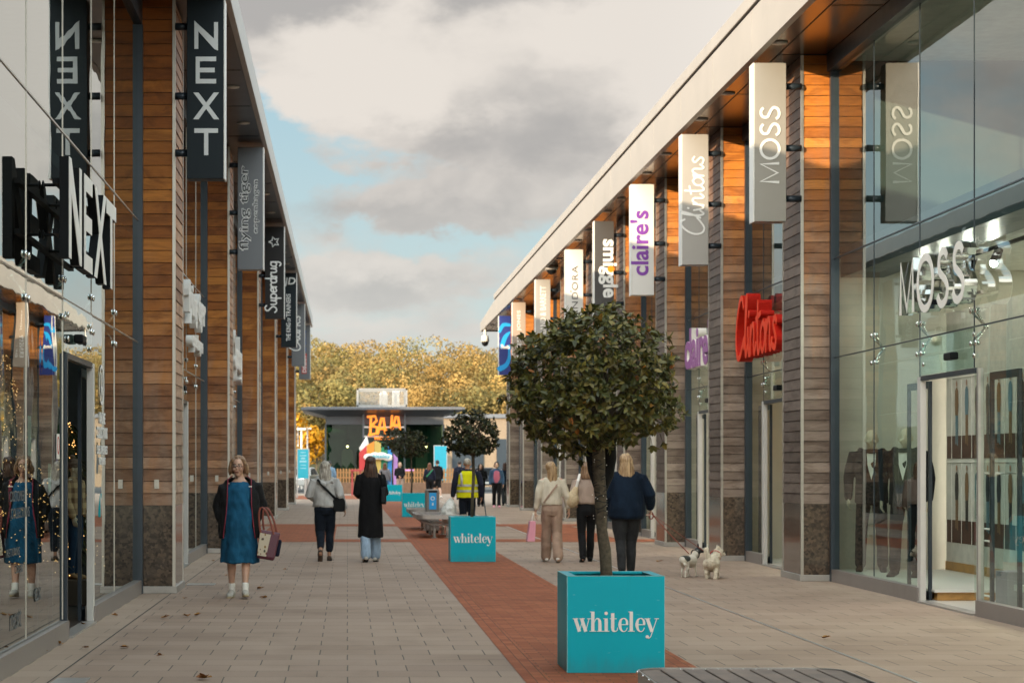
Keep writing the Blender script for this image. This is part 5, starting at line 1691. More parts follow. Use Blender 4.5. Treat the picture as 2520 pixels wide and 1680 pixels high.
# ------------------------------------------------------------------ striped beach-hut display in front of it
s = thing('beach_hut_stand', 'rainbow-striped beach hut stand with a white cloud-shaped name board', 'display stand', (1.6, 110, 0))
cols = [('red', (0.55, 0.05, 0.05)), ('orange', (0.75, 0.27, 0.03)), ('straw', (0.55, 0.40, 0.10)), ('green', (0.01, 0.22, 0.11)), ('blue', (0.02, 0.22, 0.55)), ('lilac', (0.42, 0.22, 0.52))]
xe = [0.62, 1.02, 1.42, 1.78, 2.12, 2.42, 2.66]
tops = [2.25, 2.62, 2.85, 2.85, 2.6, 2.2, 1.95]
for i, (nm, c) in enumerate(cols):
    b = MB()
    z0_ = 1.35 if i == 0 else 0.05
    b.prism([(xe[i], z0_), (xe[i + 1] - 0.015, z0_), (xe[i + 1] - 0.015, tops[i + 1]), (xe[i], tops[i])], (0, 110 + 0.03 * i, 0), XA, ZA, 0.12)
    b.build(nm + '_board', plain(nm + '_board_paint', c, 0.6, 0, 0.08, 2), s)
b = MB(); b.chain([(0.92, 110.3, 2.45), (1.0, 110.3, 3.0)], [0.30, 0.06], 12)
b.build('white_cone', M['white'], s, True)
b = MB()
for (x, z, rx_, rz_) in ((1.12, 2.0, 0.28, 0.19), (1.45, 2.06, 0.30, 0.20), (1.8, 2.06, 0.32, 0.20), (2.12, 1.98, 0.28, 0.18)): b.ball((x, 109.85, z), (rx_, 0.05, rz_), 14, 8)
o = b.build('name_board', M['white'], s, True)
b = MB(); fit_text(b, 'whiteley', (1.08, 109.77, 1.90), XA, ZA, w=1.15, h=0.24, depth=0.01, bold=0.01)
b.build('lettering', M['sky_blue'], o)
b = MB(); b.box(0.15, 0.80, 109.8, 110.4, 1.26, 1.36); b.box(0.2, 0.3, 109.9, 110.0, 0, 1.26); b.box(0.62, 0.72, 109.9, 110.0, 0, 1.26)
b.build('counter', plain('pink_red_counter', (0.42, 0.06, 0.06), 0.6), s)
b = MB(); b.box(2.66, 3.5, 110.0, 110.5, 1.28, 1.36); b.box(3.35, 3.42, 110.1, 110.2, 0, 1.28)
b.build('shelf', plain('lilac_shelf', (0.36, 0.18, 0.44), 0.6), s)

# low wall and picket fence of the terrace
M['sand_brick'] = brick_pave_mat('buff_wall_bricks')
def lowwall(xa, xb, lab):
    o = MB().box(xa, xb, 116.2, 116.7, 0, 0.62).build('low_wall', plain('brown_block_wall', (0.20, 0.115, 0.07), 0.85, 0, 0.2, 5, bmp=0.3), bevel=0.02)
    tag(o, lab, 'low wall', 'low terrace walls')
lowwall(-0.55, 2.9, 'low brown wall below the picket fence, left half')
lowwall(3.1, 7.0, 'low brown wall below the picket fence, right half')
M['picket'] = plain('orange_stained_wood', (0.40, 0.20, 0.075), 0.75, 0, 0.2, 6)
def fence(xa, xb, lab, y=117.0):
    f = thing('picket_fence', lab, 'fence', ((xa + xb) / 2, y, 0.5), 0, 'picket fences round the terrace')
    b = MB(); b.box(xa, xb, y + 0.03, y + 0.07, 0.85, 0.93); b.box(xa, xb, y + 0.03, y + 0.07, 1.15, 1.22)
    b.build('rail', M['picket'], f)
    x = xa; 
    while x < xb:
        b = MB(); h = 1.42
        b.prism([(x, 0.62), (x + 0.10, 0.62), (x + 0.10, h - 0.06), (x + 0.05, h), (x, h - 0.06)], (0, y, 0), XA, ZA, 0.025)
        b.build('picket', M['picket'], f); x += 0.165
fence(-0.6, 1.5, 'orange picket fence left of the black-coated woman')
fence(2.55, 6.9, 'orange picket fence behind the far planters')

# ------------------------------------------------------------------ signs, lamps and cars beyond the left row
def totem(lab, x, y, w_, z0, z1, text=True):
    s = thing('totem_sign', lab, 'sign', (x, y, 0), 0, 'turquoise information signs')
    b = MB(); b.box(x - w_ / 2, x + w_ / 2, y, y + 0.09, z0, z1)
    p = b.build('panel', M['sky_blue'], s)
    b = MB(); b.box(x - w_ / 2 - 0.05, x - w_ / 2, y + 0.01, y + 0.08, 0, z1 + 0.05); b.box(x + w_ / 2, x + w_ / 2 + 0.05, y + 0.01, y + 0.08, 0, z1 + 0.05); b.box(x - w_ / 2, x + w_ / 2, y + 0.01, y + 0.08, z1 + 0.001, z1 + 0.05)
    b.build('frame', M['alu'], s)
    if text:
        b = MB()
        for k, (ww, hh) in enumerate(((0.5, 0.05), (0.62, 0.05), (0.4, 0.09), (0.66, 0.09), (0.5, 0.04), (0.6, 0.04))):
            z = z1 - 0.16 - k * 0.15
            b.box(x - w_ * ww / 2, x + w_ * ww / 2, y - 0.004, y - 0.001, z, z + hh)
        b.build('printed_lines', plain('pale_print', (0.30, 0.62, 0.70), 0.5), p)
    return s
totem('turquoise information sign on legs at the end of the left row', -2.12, 100, 0.50, 0.95, 2.32)
totem('tall turquoise sign behind the second clipped tree', 5.45, 122.5, 0.7, 0.7, 2.7, False)
for i, (px, pt, d, lab) in enumerate(((733, 1042, 150, 'leftmost white car-park lamp beyond the left row'), (742, 1053, 140, 'tall white car-park lamp, second from the left'), (756, 1052, 150, 'white twin-headed car-park lamp behind the blue sign'), (750, 1064, 170, 'shortest white car-park lamp, far behind the blue sign'))):
    p = at(px, pt, d)
    s = thing('lamp_post', lab, 'lamp post', (p.x, d, 0), 0, 'white car-park lamps')
    b = MB(); b.tube((p.x, d, 0), (p.x, d, p.z - 0.1), 0.07, 0.06, 8)
    b.build('pole', M['white'], s)
    b = MB(); b.box(p.x - 0.30, p.x + 0.30, d - 0.2, d + 0.2, p.z - 0.14, p.z)
    b.build('lamp_head', M['white'], s, bevel=0.03)


def make_car(label, x, y, rz, paint):
    c = thing('parked_car', label, 'car', (0, 0, 0), 0, 'parked cars beyond the left row')
    b = MB()
    prof = [(-2.1, 0.35), (-2.15, 0.75), (-1.9, 0.92), (-1.2, 0.98), (-0.75, 1.0), (-0.1, 1.45), (1.2, 1.48), (1.85, 1.02), (2.1, 0.95), (2.12, 0.35)]
    b.prism([(u, v) for u, v in prof], (0, -0.85, 0), XA, ZA, 1.7)
    b.v = [Vector((p.x, -p.y if False else p.y + (0 if p.z < 1.02 else (0.14 if p.y < 0 else -0.14)), p.z)) for p in b.v]
    body = b.build('body', paint, c, bevel=0.06, origin=(0, 0, 0))
    b = MB()
    for sy in (-1, 1):
        yy = sy * 0.865 if sy > 0 else -0.865
        b.add([(-0.55, sy * 0.86, 1.03), (0.3, sy * 0.86, 1.03), (0.3, sy * 0.74, 1.38), (-0.1, sy * 0.74, 1.38)], [(0, 1, 2, 3)])
        b.add([(0.38, sy * 0.86, 1.03), (1.55, sy * 0.86, 1.03), (1.15, sy * 0.74, 1.40), (0.38, sy * 0.74, 1.40)], [(0, 1, 2, 3)])
    b.add([(-0.80, -0.70, 1.02), (-0.80, 0.70, 1.02), (-0.16, 0.62, 1.42), (-0.16, -0.62, 1.42)], [(0, 1, 2, 3)])
    b.build('windows', M['black'], body, origin=(0, 0, 0))
    for sx in (-1.3, 1.35):
        for sy in (-0.86, 0.86):
            b = MB(); b.chain([(sx, sy - 0.1, 0.32), (sx, sy + 0.1, 0.32)], [0.32, 0.32], 18, cap=False); o = b.build('wheel', M['rubber'], c, True, origin=(0, 0, 0))
            b = MB(); b.chain([(sx, sy - 0.11, 0.32), (sx, sy + 0.11, 0.32)], [0.2, 0.2], 14, cap=False); b.build('rim', M['alu'], o, True, origin=(0, 0, 0))
    for sy in (-0.6, 0.6):
        b = MB(); b.ball((-2.08, sy, 0.74), (0.06, 0.2, 0.09), 10, 6); b.build('headlight', M['chrome'], c, True, origin=(0, 0, 0))
    b = MB(); b.box(-2.17, -2.12, -0.26, 0.26, 0.45, 0.57); b.build('number_plate', M['white'], c, origin=(0, 0, 0))
    c.location = (x, y, -0.03); c.rotation_euler = (0, 0, rz)
    return c
M['car_white'] = plain('white_car_paint', (0.65, 0.65, 0.64), 0.25, 0, 0.02)
make_car('white parked car with pale windscreen behind the grey-hooded woman', -3.0, 132, R(80), M['car_white'])
make_car('silver parked car at the far left end of the street', -5.6, 140, R(85), plain('silver_car_paint', (0.45, 0.46, 0.47), 0.3, 0.5, 0.02))
make_car('dark parked car seen right of the pavilion', 8.7, 134, R(90), plain('dark_car_paint', (0.03, 0.035, 0.045), 0.25, 0.2, 0.02))
for (px, lab) in ((752, 'slim grey bollard under the blue sign'), (759, 'pale grey bollard right of the blue sign')):
    p = at(px, 1200, 106)
    s = thing('bollard', lab, 'bollard', (p.x, 106, 0), 0, 'bollards at the end of the left row')
    b = MB(); b.tube((p.x, 106, 0), (p.x, 106, 0.95), 0.07, 0.07, 10); b.build('post', M['alu'], s)
    b = MB(); b.ball((p.x, 106, 0.95), (0.075, 0.075, 0.05), 10, 6); b.build('cap', M['alu'], s)

# a white shed-like building beyond the right row
s = thing('distant_building', 'pale far building seen between the right row and the second tree', 'building', (12, 165, 0))
b = MB(); b.box(7.2, 22, 160, 175, -0.03, 5.2); w_ = b.build('wall', plain('brown_brick_render', (0.22, 0.17, 0.12), 0.8), s)
b = MB(); b.box(7.0, 22.2, 159.8, 175.2, 5.2, 5.5); b.build('roof', M['pav_roof'], s)
for k in range(4):
    b = MB(); b.box(8.0 + k * 3.4, 10.4 + k * 3.4, 159.9, 159.99, 1.0, 3.6); b.build('window', M['frame'], w_)

# unseen block added past the left row to keep low sun off the pavilion
s = thing('added_shade_block', 'unseen flat-roofed block added past the left row to shade the pavilion', 'building', (-24, 101, 0))
b = MB(); b.box(-34, -15, 92, 110, -0.03, 9.3); w_ = b.build('wall', M['taupe_panel'], s)
b = MB(); b.box(-34.3, -14.7, 91.7, 110.3, 9.3, 9.6); b.build('roof', M['pav_roof'], s)
for k in range(4):
    b = MB(); b.box(-14.99, -14.93, 93.5 + 4.2 * k, 96.7 + 4.2 * k, 0.3, 3.4); b.build('window', M['frame'], w_)

# ------------------------------------------------------------------ wooded hill
def hill_z(x, y):
    t = max(0.0, min(1.0, (y - 185) / 110.0))
    return -0.05 + 7.0 * t * t * (3 - 2 * t) + 0.6 * noise.noise(Vector((x * 0.02, y * 0.02, 0))) * t
b = MB()
nx, ny = 48, 22
for j in range(ny + 1):
    for i in range(nx + 1):
        x = -160 + 360 * i / nx; y = 182 + 260 * j / ny
        b.v.append(Vector((x, y, hill_z(x, y))))
for j in range(ny):
    for i in range(nx):
        a = j * (nx + 1) + i; b.f.append((a, a + 1, a + nx + 2, a + nx + 1)); b.m.append(0)
tag(b.build('hill', M['field'], None, True), kind='structure')

def wood_mat():
    m, t = new_mat('autumn_oak_leaves')
    pos = t.n('ShaderNodeNewGeometry').outputs['Position']
    isl = t.n('ShaderNodeNewGeometry').outputs['Random Per Island']
    n1 = t.noise(t.vmath('MULTIPLY', pos, (1, 1, 0.6)), 0.11, 3, 0.55)
    a = t.mix(t.smooth(n1, 0.36, 0.62), (0.155, 0.110, 0.042), (0.39, 0.25, 0.082))
    b_ = t.mix(t.smooth(t.noise(pos, 0.17, 2), 0.45, 0.65), a, (0.22, 0.185, 0.066))
    col = t.mix(t.math('MULTIPLY', isl, 0.35), b_, t.vmath('MULTIPLY', b_, (0.55, 0.5, 0.45)))
    sh = prin(t, col, 0.75, 0, 0.15)
    tl = t.n('ShaderNodeBsdfTranslucent', ins={0: col}).outputs[0]
    return finish(m, t, t.n('ShaderNodeMixShader', ins={0: 0.12, 1: sh, 2: tl}).outputs[0])


M['autumn'] = wood_mat()
M['yellow'] = leaf_mat('bright_yellow_leaves', [(0.0, (0.36, 0.17, 0.010)), (0.5, (0.58, 0.29, 0.018)), (1.0, (0.70, 0.40, 0.04))], 0.7, 0.2, 0.35)
r = random.Random(12)


def puff(mb, c, rad, n, ls, rr, flat=0.8):
    """a billow of leaves: small leaf cards over one rounded bough"""
    for _ in range(n):
        d = Vector((rr.gauss(0, 1), rr.gauss(0, 1), rr.gauss(0.2, 1))).normalized()
        f = rr.uniform(0.72, 1.08)
        p = c + Vector((d.x * rad, d.y * rad, d.z * rad * flat)) * f
        nn = (d + Vector((rr.gauss(0, .5), rr.gauss(0, .5), rr.gauss(0, .5)))).normalized()
        u = nn.orthogonal().normalized(); a = rr.uniform(0, 6.28); v = nn.cross(u)
        u2 = u * math.cos(a) + v * math.sin(a); v2 = nn.cross(u2)
        s_ = ls * rr.uniform(0.6, 1.3)
        mb.add([p - u2 * s_, p - v2 * s_ * 0.6, p + u2 * s_, p + v2 * s_ * 0.6], [(0, 1, 2, 3)])


def tree_mesh(mb, tk, x, y, zg, h, w_, rr, ls, dens=1.0):
    tk.chain([(x, y, zg - 0.5), (x + rr.uniform(-.3, .3), y, zg + h * 0.45), (x + rr.uniform(-.6, .6), y, zg + h * 0.8)], [h * 0.022, h * 0.016, h * 0.006], 7, cap=False)
    for k in range(5):
        a = rr.uniform(0, 6.28); z = zg + h * rr.uniform(0.3, 0.55)
        tk.chain([(x, y, z), (x + math.cos(a) * w_ * 0.35, y + math.sin(a) * w_ * 0.35, z + h * 0.22)], [h * 0.009, h * 0.003], 5, cap=False)
    for k in range(12):
        a = rr.uniform(0, 6.28); q = math.sqrt(rr.random()) * 0.9
        zf = rr.uniform(0.28, 0.95)
        env = math.sqrt(max(0.05, 1 - ((zf - 0.55) / 0.48) ** 2))
        c = Vector((x + math.cos(a) * w_ * 0.5 * q * env, y + math.sin(a) * w_ * 0.5 * q * env, zg + h * zf))
        rad = w_ * rr.uniform(0.16, 0.27)
        puff(mb, c, rad, int(120 * dens), ls, rr)


lv, tk = MB(), MB()
rows = [(205, 8.5, 9), (222, 9.5, 9), (240, 10.2, 10), (258, 10.6, 10), (276, 10.4, 10)]
for (y, h, w_) in rows:
    half_l, half_r = y * 0.052 + 7, y * 0.10 + 7
    x = -half_l
    while x < half_r:
        yy = y + r.uniform(-6, 6)
        hh = h * r.uniform(0.90, 1.03) + (1.0 if x < -2 else 0.0)
        tree_mesh(lv, tk, x, yy, hill_z(x, yy), hh, w_ * r.uniform(0.85, 1.2), r, 0.18, 3.0)
        x += w_ * r.uniform(0.48, 0.66)
wo = lv.build('woodland', M['autumn'])
tag(wo, 'sunlit autumn wood of golden-brown trees over the far hill', 'woodland', kind='stuff')
tk.build('trunks', M['bark'], wo)

def single(name, lab, x, y, h, w_, mat, seed, ls=0.28, dens=1.0, group=None):
    rr = random.Random(seed)
    t = thing(name, lab, 'tree', (x, y, 0), 0, group)
    a, c = MB(), MB()
    tree_mesh(a, c, x, y, hill_z(x, y), h, w_, rr, ls, dens)
    c.build('trunk', M['bark'], t); a.build('crown', mat, t)
single('yellow_tree', 'brilliant yellow autumn tree beside the pavilion, taller one', -4.6, 150, 5.4, 5.0, M['yellow'], 4, 0.20)
single('yellow_tree', 'low yellow autumn tree just left of the pavilion glass', -2.4, 158, 4.2, 3.4, M['yellow'], 5, 0.20)
def bare(lab, x, y, h, seed):
    rr = random.Random(seed)
    t = thing('bare_tree', lab, 'tree', (x, y, 0), 0, 'pale leafless trees behind the pavilion')
    a = MB()
    def grow(p, d, L, rad, lev):
        e = p + d * L
        a.chain([p, e], [rad, rad * 0.6], 5, cap=False)
        if lev:
            for _ in range(4): grow(p + d * L * rr.uniform(0.35, 1.0), (d + Vector((rr.gauss(0, .38), rr.gauss(0, .38), rr.uniform(0, .35)))).normalized(), L * rr.uniform(0.5, 0.7), rad * 0.55, lev - 1)
    a2 = MB(); a2.chain([(x, y, -0.1), (x, y, h * 0.35)], [0.12, 0.10], 8, cap=False); a2.build('trunk', M['bark_pale'], t)
    for _ in range(6): grow(Vector((x, y, h * 0.3)), Vector((rr.gauss(0, .32), rr.gauss(0, .32), 1)).normalized(), h * 0.34, 0.055, 3)
    a.build('branches', M['bark_pale'], t)
bare('pale leafless tree rising behind the pavilion roof, left one', 4.9, 165, 6.4, 1)
bare('pale leafless tree, middle of three right of the roof screen', 6.9, 168, 5.6, 2)
bare('pale leafless tree, rightmost beside the second clipped tree', 9.0, 170, 5.9, 3)
# ------------------------------------------------------------------ people
O0 = (0, 0, 0)
M['hair_grey'] = hair_mat('ash_blonde_grey_hair', (0.20, 0.17, 0.14), (0.56, 0.51, 0.43))
M['hair_brown'] = hair_mat('dark_auburn_hair', (0.018, 0.009, 0.006), (0.085, 0.034, 0.017))
M['hair_blonde'] = hair_mat('golden_blonde_hair', (0.20, 0.11, 0.05), (0.58, 0.40, 0.22))
M['hair_light'] = hair_mat('light_brown_bob', (0.12, 0.06, 0.03), (0.36, 0.21, 0.11))
M['hair_dark'] = hair_mat('near_black_hair', (0.010, 0.008, 0.007), (0.04, 0.03, 0.025))
M['hair_ginger'] = hair_mat('copper_hair', (0.06, 0.02, 0.008), (0.22, 0.08, 0.03))
M['lips'] = plain('lips', (0.30, 0.10, 0.085), 0.45)
M['eye'] = plain('eye_dark', (0.03, 0.02, 0.015), 0.2)
M['eye_white'] = plain('eye_white', (0.6, 0.57, 0.53), 0.3)
M['specs'] = plain('dark_spectacle_frames', (0.04, 0.02, 0.02), 0.3)


def hand(mb, wrist, d, palm_n, k=1.0, curl=0.5, side=1):
    """palm, four unequal bent fingers and a thumb; d = forearm direction, palm_n = side the fingers close on"""
    d = d.normalized(); n = (palm_n - d * palm_n.dot(d)).normalized(); s_ = d.cross(n) * side
    w = Vector(wrist)
    mb.chain([w, w + d * 0.045 * k, w + d * 0.085 * k], [(0.026 * k, 0.018 * k), (0.038 * k, 0.017 * k), (0.036 * k, 0.014 * k)], 10, ref=s_)
    for i, L in enumerate((0.066, 0.075, 0.070, 0.055)):
        o = w + d * 0.085 * k + s_ * ((1.5 - i) * 0.0195 * k)
        a1 = curl * 0.7; a2 = curl * 1.6
        p1 = o + (d * math.cos(a1) + n * math.sin(a1)) * L * 0.55 * k
        p2 = p1 + (d * math.cos(a2) + n * math.sin(a2)) * L * 0.5 * k
        mb.chain([o, p1, p2], [0.0095 * k, 0.0088 * k, 0.0075 * k], 7)
    o = w + d * 0.028 * k + s_ * 0.030 * k
    p1 = o + (d * 0.75 + s_ * 0.55 + n * 0.35).normalized() * 0.036 * k
    p2 = p1 + (d * 0.9 + s_ * 0.05 + n * 0.5).normalized() * 0.032 * k
    mb.chain([o, p1, p2], [0.013 * k, 0.011 * k, 0.009 * k], 7)


def V3(*a): return Vector(a)


DEF = dict(
    hips=[V3(-.085, 0, .90), V3(.085, 0, .90)], knees=[V3(-.09, -.02, .49), V3(.09, -.02, .49)], ankles=[V3(-.085, .01, .085), V3(.085, .01, .085)],
    toes=[V3(-.10, -1, -.12), V3(.10, -1, -.12)],
    sh=[V3(-.175, .0, 1.39), V3(.175, .0, 1.39)], elb=[V3(-.235, .03, 1.11), V3(.235, .03, 1.11)], wr=[V3(-.245, -.06, .87), V3(.245, -.06, .87)],
    curl=[0.45, 0.45], palm=[V3(1, 0, 0), V3(-1, 0, 0)], head=V3(0, -.02, 1.585), turn=0.0, tilt=0.0)


def make_person(label, loc, rz, H, pose=None, skin='skin', voxel=0.007, hands=True, face=False):
    """returns thing, scale and pose; the figure faces -Y at rz = 0. Index 0 is the -X limb."""
    p = {k: (list(v) if isinstance(v, list) else v) for k, v in DEF.items()}
    if pose:
        for k, v in pose.items(): p[k] = v
    k = H / 1.70
    t = thing('person', label, 'person', loc, rz)
    b = MB()
    # trunk
    b.chain([V3(0, .0, .86), V3(0, .0, .98), V3(0, -.005, 1.10), V3(0, -.01, 1.26), V3(0, 0, 1.38), V3(0, .005, 1.44)],
            [(.135, .085), (.13, .085), (.115, .08), (.135, .09), (.12, .07), (.06, .05)], 14)
    hd = p['head']
    b.chain([V3(0, .005, 1.40), V3(hd.x * .5, .005, 1.47), V3(hd.x, hd.y + .02, hd.z - .03)], [.052, .050, .055], 12)
    Mh = Matrix.Rotation(p['turn'], 3, 'Z') @ Matrix.Rotation(p['tilt'], 3, 'X')
    def hp(x, y, z): return hd + Mh @ V3(x, y, z)
    b.ball(hp(0, .01, .02), (.074, .092, .098), 16, 12, Mh)
    b.chain([hp(0, -.018, .0), hp(0, -.030, -.055), hp(0, -.044, -.088)], [(.066, .06), (.056, .052), (.030, .030)], 12)
    b.chain([hp(0, -.082, .012), hp(0, -.098, -.022), hp(0, -.088, -.032)], [.010, .014, .012], 8)      # nose
    for s_ in (-1, 1):
        b.ball(hp(s_ * .078, .012, -.005), (.012, .022, .032), 8, 6, Mh)                                  # ear
        b.ball(hp(s_ * .036, -.066, -.028), (.026, .02, .022), 8, 6, Mh)                                 # cheek
    b.ball(hp(0, -.076, -.058), (.026, .016, .012), 8, 6, Mh)                                            # mouth mound
    for i in (0, 1):
        s_ = -1 if i == 0 else 1
        b.chain([p['sh'][i] + V3(-s_ * .05, 0, .01), p['sh'][i], p['elb'][i], p['wr'][i]], [.05, .046, .036, .024], 10)
        fd = (p['wr'][i] - p['elb'][i]).normalized()
        if hands:
            hdv = (fd * 0.6 + V3(0, 0, -.4)).normalized() if not p.get('handdir') else p['handdir'][i]
            hand(b, p['wr'][i], hdv, p['palm'][i], 1.0, p['curl'][i], 1)
        else: b.chain([p['wr'][i], p['wr'][i] + V3(0, -.01, -.13)], [(.022, .03), (.016, .03)], 8)
        an, kn, hi = p['ankles'][i], p['knees'][i], p['hips'][i]
        calf = kn.lerp(an, .33) + V3(0, .018, 0)
        b.chain([hi + V3(0, 0, .03), hi.lerp(kn, .5), kn, calf, kn.lerp(an, .75), an], [.083, .07, .052, .054, .036, .033], 12)
        td = Vector(p['toes'][i]).normalized()
        b.chain([an + V3(0, .02, -.045) - td * .03, an + td * .08 + V3(0, 0, -.05), an + td * .16 + V3(0, 0, -.06)], [(.032, .03), (.038, .025), (.034, .018)], 10)
    b.v = [q * k for q in b.v]
    remeshed(b, 'body', M[skin], t, voxel * k, 2)
    if face:
        e = MB(); e2 = MB()
        for s_ in (-1, 1):
            e.ball(hp(s_ * .031, -.081, .012) * k, (.013 * k, .007 * k, .0075 * k), 10, 6)
            e2.ball(hp(s_ * .031, -.086, .012) * k, (.006 * k, .004 * k, .0065 * k), 8, 6)
        o = e.build('eye', M['eye_white'], t, True, origin=O0)
        for s_ in (-1, 1): e2.chain([hp(s_ * .015, -.088, .032) * k, hp(s_ * .033, -.087, .038) * k, hp(s_ * .05, -.078, .033) * k], [.004 * k] * 3, 6)
        e2.build('pupil', M['eye'], o, True, origin=O0)
        e = MB(); e.chain([hp(-.022, -.0885, -.060) * k, hp(0, -.094, -.0575) * k, hp(.022, -.0885, -.060) * k], [.0035 * k, .006 * k, .0035 * k], 6)
        e.build('mouth', M['lips'], t, True, origin=O0)
    return t, k, p, hp


def folds(amp, f=9.0, vert=0.4, seed=0.0):
    return lambda c: amp * (noise.noise(Vector((c.x * f + seed, c.y * f, c.z * f * vert))) + 0.5 * noise.noise(Vector((c.x * f * 2.3, c.y * f * 2.3 + seed, c.z * f * 1.4))))


def top(t, k, p, name, mat, rows, sleeve=(.066, .058, .045), cuff=0.93, vox=0.009, fold=0.012, seed=0.0, sleeve_w=None):
    """pullover-like garment: rows = (z, rx, ry, y offset)"""
    b = MB()
    rr = [[V3(rx * math.cos(a) * (1 if True else 1), yo + ry * math.sin(a), z) for a in [2 * math.pi * i / 24 for i in range(24)]] for z, rx, ry, yo in rows]
    b.rings(rr)
    for i in (0, 1):
        s_ = -1 if i == 0 else 1
        sh, el, wr = p['sh'][i], p['elb'][i], p['wr'][i]
        end = el.lerp(wr, cuff)
        b.chain([sh + V3(-s_ * .07, 0, .0), sh + V3(s_ * .0, 0, -.01), sh.lerp(el, .5), el, el.lerp(end, .6), end], [sleeve[0] * 1.05, sleeve[0], sleeve[0] * .97, sleeve[1], (sleeve[1] + sleeve[2]) / 2 * 1.02, sleeve[2]], 12)
    b.v = [q * k for q in b.v]
    return remeshed(b, name, mat, t, vox, 3, folds(fold, 8.0, 0.5, seed))


def trousers(t, k, p, name, mat, waist=1.03, rx=.165, ry=.12, thigh=.092, knee=.068, hem=.055, down=0.97, vox=0.009, fold=0.008, seed=1.0, seat=0.02):
    b = MB()
    b.rings([[V3(w_ * math.cos(a), yo + d_ * math.sin(a), z) for a in [2 * math.pi * i / 24 for i in range(24)]]
             for z, w_, d_, yo in ((.80, rx * .93, ry * .92, .01), (.88, rx * 1.03, ry * 1.05, seat), (.95, rx, ry, seat * .7), (waist, rx * .88, ry * .85, 0))])
    for i in (0, 1):
        hi, kn, an = p['hips'][i], p['knees'][i], p['ankles'][i]
        end = kn.lerp(an, down)
        b.chain([hi + V3(0, .01, .0), hi.lerp(kn, .3) + V3(0, .008, 0), hi.lerp(kn, .65), kn, kn.lerp(end, .5) + V3(0, .012, 0), end], [(thigh, thigh * 1.1), (thigh * .98, thigh), (thigh * .88, thigh * .88), knee, (knee + hem) / 2, hem], 14)
    b.v = [q * k for q in b.v]
    return remeshed(b, name, mat, t, vox, 3, folds(fold, 10.0, 0.5, seed))


def shoes(t, k, p, mat, sole=None, h=.05, long=1.0, name='shoe', boot=0.0):
    for i in (0, 1):
        an = p['ankles'][i]; td = Vector(p['toes'][i]).normalized()
        b = MB()
        b.chain([an - td * .045 + V3(0, 0, -.04), an + td * .03 + V3(0, 0, -.035), an + td * .10 * long + V3(0, 0, -.048), an + td * .17 * long + V3(0, 0, -.055)], [(.038, .042), (.042, .046), (.046, .034), (.038, .024)], 12)
        if boot: b.chain([an + V3(0, 0, -.03), an + (p['knees'][i] - an).normalized() * boot], [.05, .055], 12)
        b.v = [q * k for q in b.v]
        o = remeshed(b, name, mat, t, .008, 2)
        if sole:
            b = MB()
            dn = V3(0, 0, -.076) if abs(td.z) < .5 else V3(0, 0, 0)
            up_ = td.cross(V3(1, 0, 0)).normalized()
            c0 = an - td * .045; n_ = V3(0, 0, -1) if abs(td.z) < .5 else up_
            b.chain([an - td * .06 + n_ * .074, an + td * .10 * long + n_ * .078 * 1.0, an + td * .185 * long + n_ * .076], [(.036, .010), (.047, .011), (.036, .010)], 12)
            b.v = [q * k for q in b.v]
            b.build('sole', sole, o, True, origin=O0)


def hair(t, k, hp, mat, back=1.30, width=.085, front=True, strand=.008, lift=0.0, thick=.045, z_side=None, wave=0.0, seed=0.0):
    """cap of hair and a fall down the back to height back; strands roughen the ends"""
    b = MB()
    b.ball(hp(0, .036, .042 + lift), (.089, .094, .092), 18, 12)
    hz = hp(0, 0, 0).z
    n = 7
    rows = []
    zs = [hz + .05 - (hz + .05 - back) * i / (n - 1) for i in range(n)]
    for i, z in enumerate(zs):
        f = i / (n - 1)
        w_ = .085 + (width - .085) * f + .012 * math.sin(f * 3.1)
        th = .085 * (1 - f) ** 1.5 + thick * min(1, f * 1.5) * (1 - .35 * f)
        yo = hp(0, 0, 0).y + .035 + .055 * f + wave * math.sin(f * 6)
        rows.append([V3(hp(0, 0, 0).x + w_ * math.cos(a), yo + th * math.sin(a), z) for a in [2 * math.pi * j / 20 for j in range(20)]])
    b.rings(rows)
    if z_side:
        for s_ in (-1, 1):
            b.chain([hp(s_ * .06, -.018, .085), hp(s_ * .090, .0, .02), hp(s_ * .100, .012, -.05), hp(s_ * .108, .02, z_side)], [.026, .028, .030, .018], 10)
    b.v = [q * k for q in b.v]
    def st(c):
        return strand * (noise.noise(Vector((c.x * 60 + seed, c.y * 60, c.z * 5))) + .6 * noise.noise(Vector((c.x * 25, c.y * 25, c.z * 9 + seed))))
    return remeshed(b, 'hair', mat, t, .0075, 2, st)


# ---- 1. the woman in blue walking towards the camera
X0 = (590 - 855) * 24.5 / 5150
pose = dict(head=V3(-.015, -.035, 1.58), knees=[V3(-.10, .01, .485), V3(.08, -.055, .50)], ankles=[V3(-.10, .07, .09), V3(.07, -.13, .10)], hips=[V3(-.09, 0, .90), V3(.09, 0, .90)],
            toes=[V3(-.12, -1, -.05), V3(.12, -1, .10)], sh=[V3(-.185, 0, 1.335), V3(.185, 0, 1.355)], elb=[V3(-.272, .05, 1.09), V3(.262, .07, 1.11)], wr=[V3(-.215, -.0, .93), V3(.215, -.01, .95)], turn=R(-8), curl=[1.1, 1.1])
t, k, p, hp = make_person('woman in a blue dress and open black jacket walking towards the camera, glasses on', (X0, 24.5, 0), R(0), 1.645, pose, 'skin', .006, True, True)
M['denim_dress'] = fabric('blue_denim_dress', (0.012, 0.080, 0.155), 0.3, 8)
M['jacket_black'] = fabric('black_quilted_jacket', (0.012, 0.012, 0.013), 0.3, 7, 0.7)
b = MB(); n = 40
rows = []
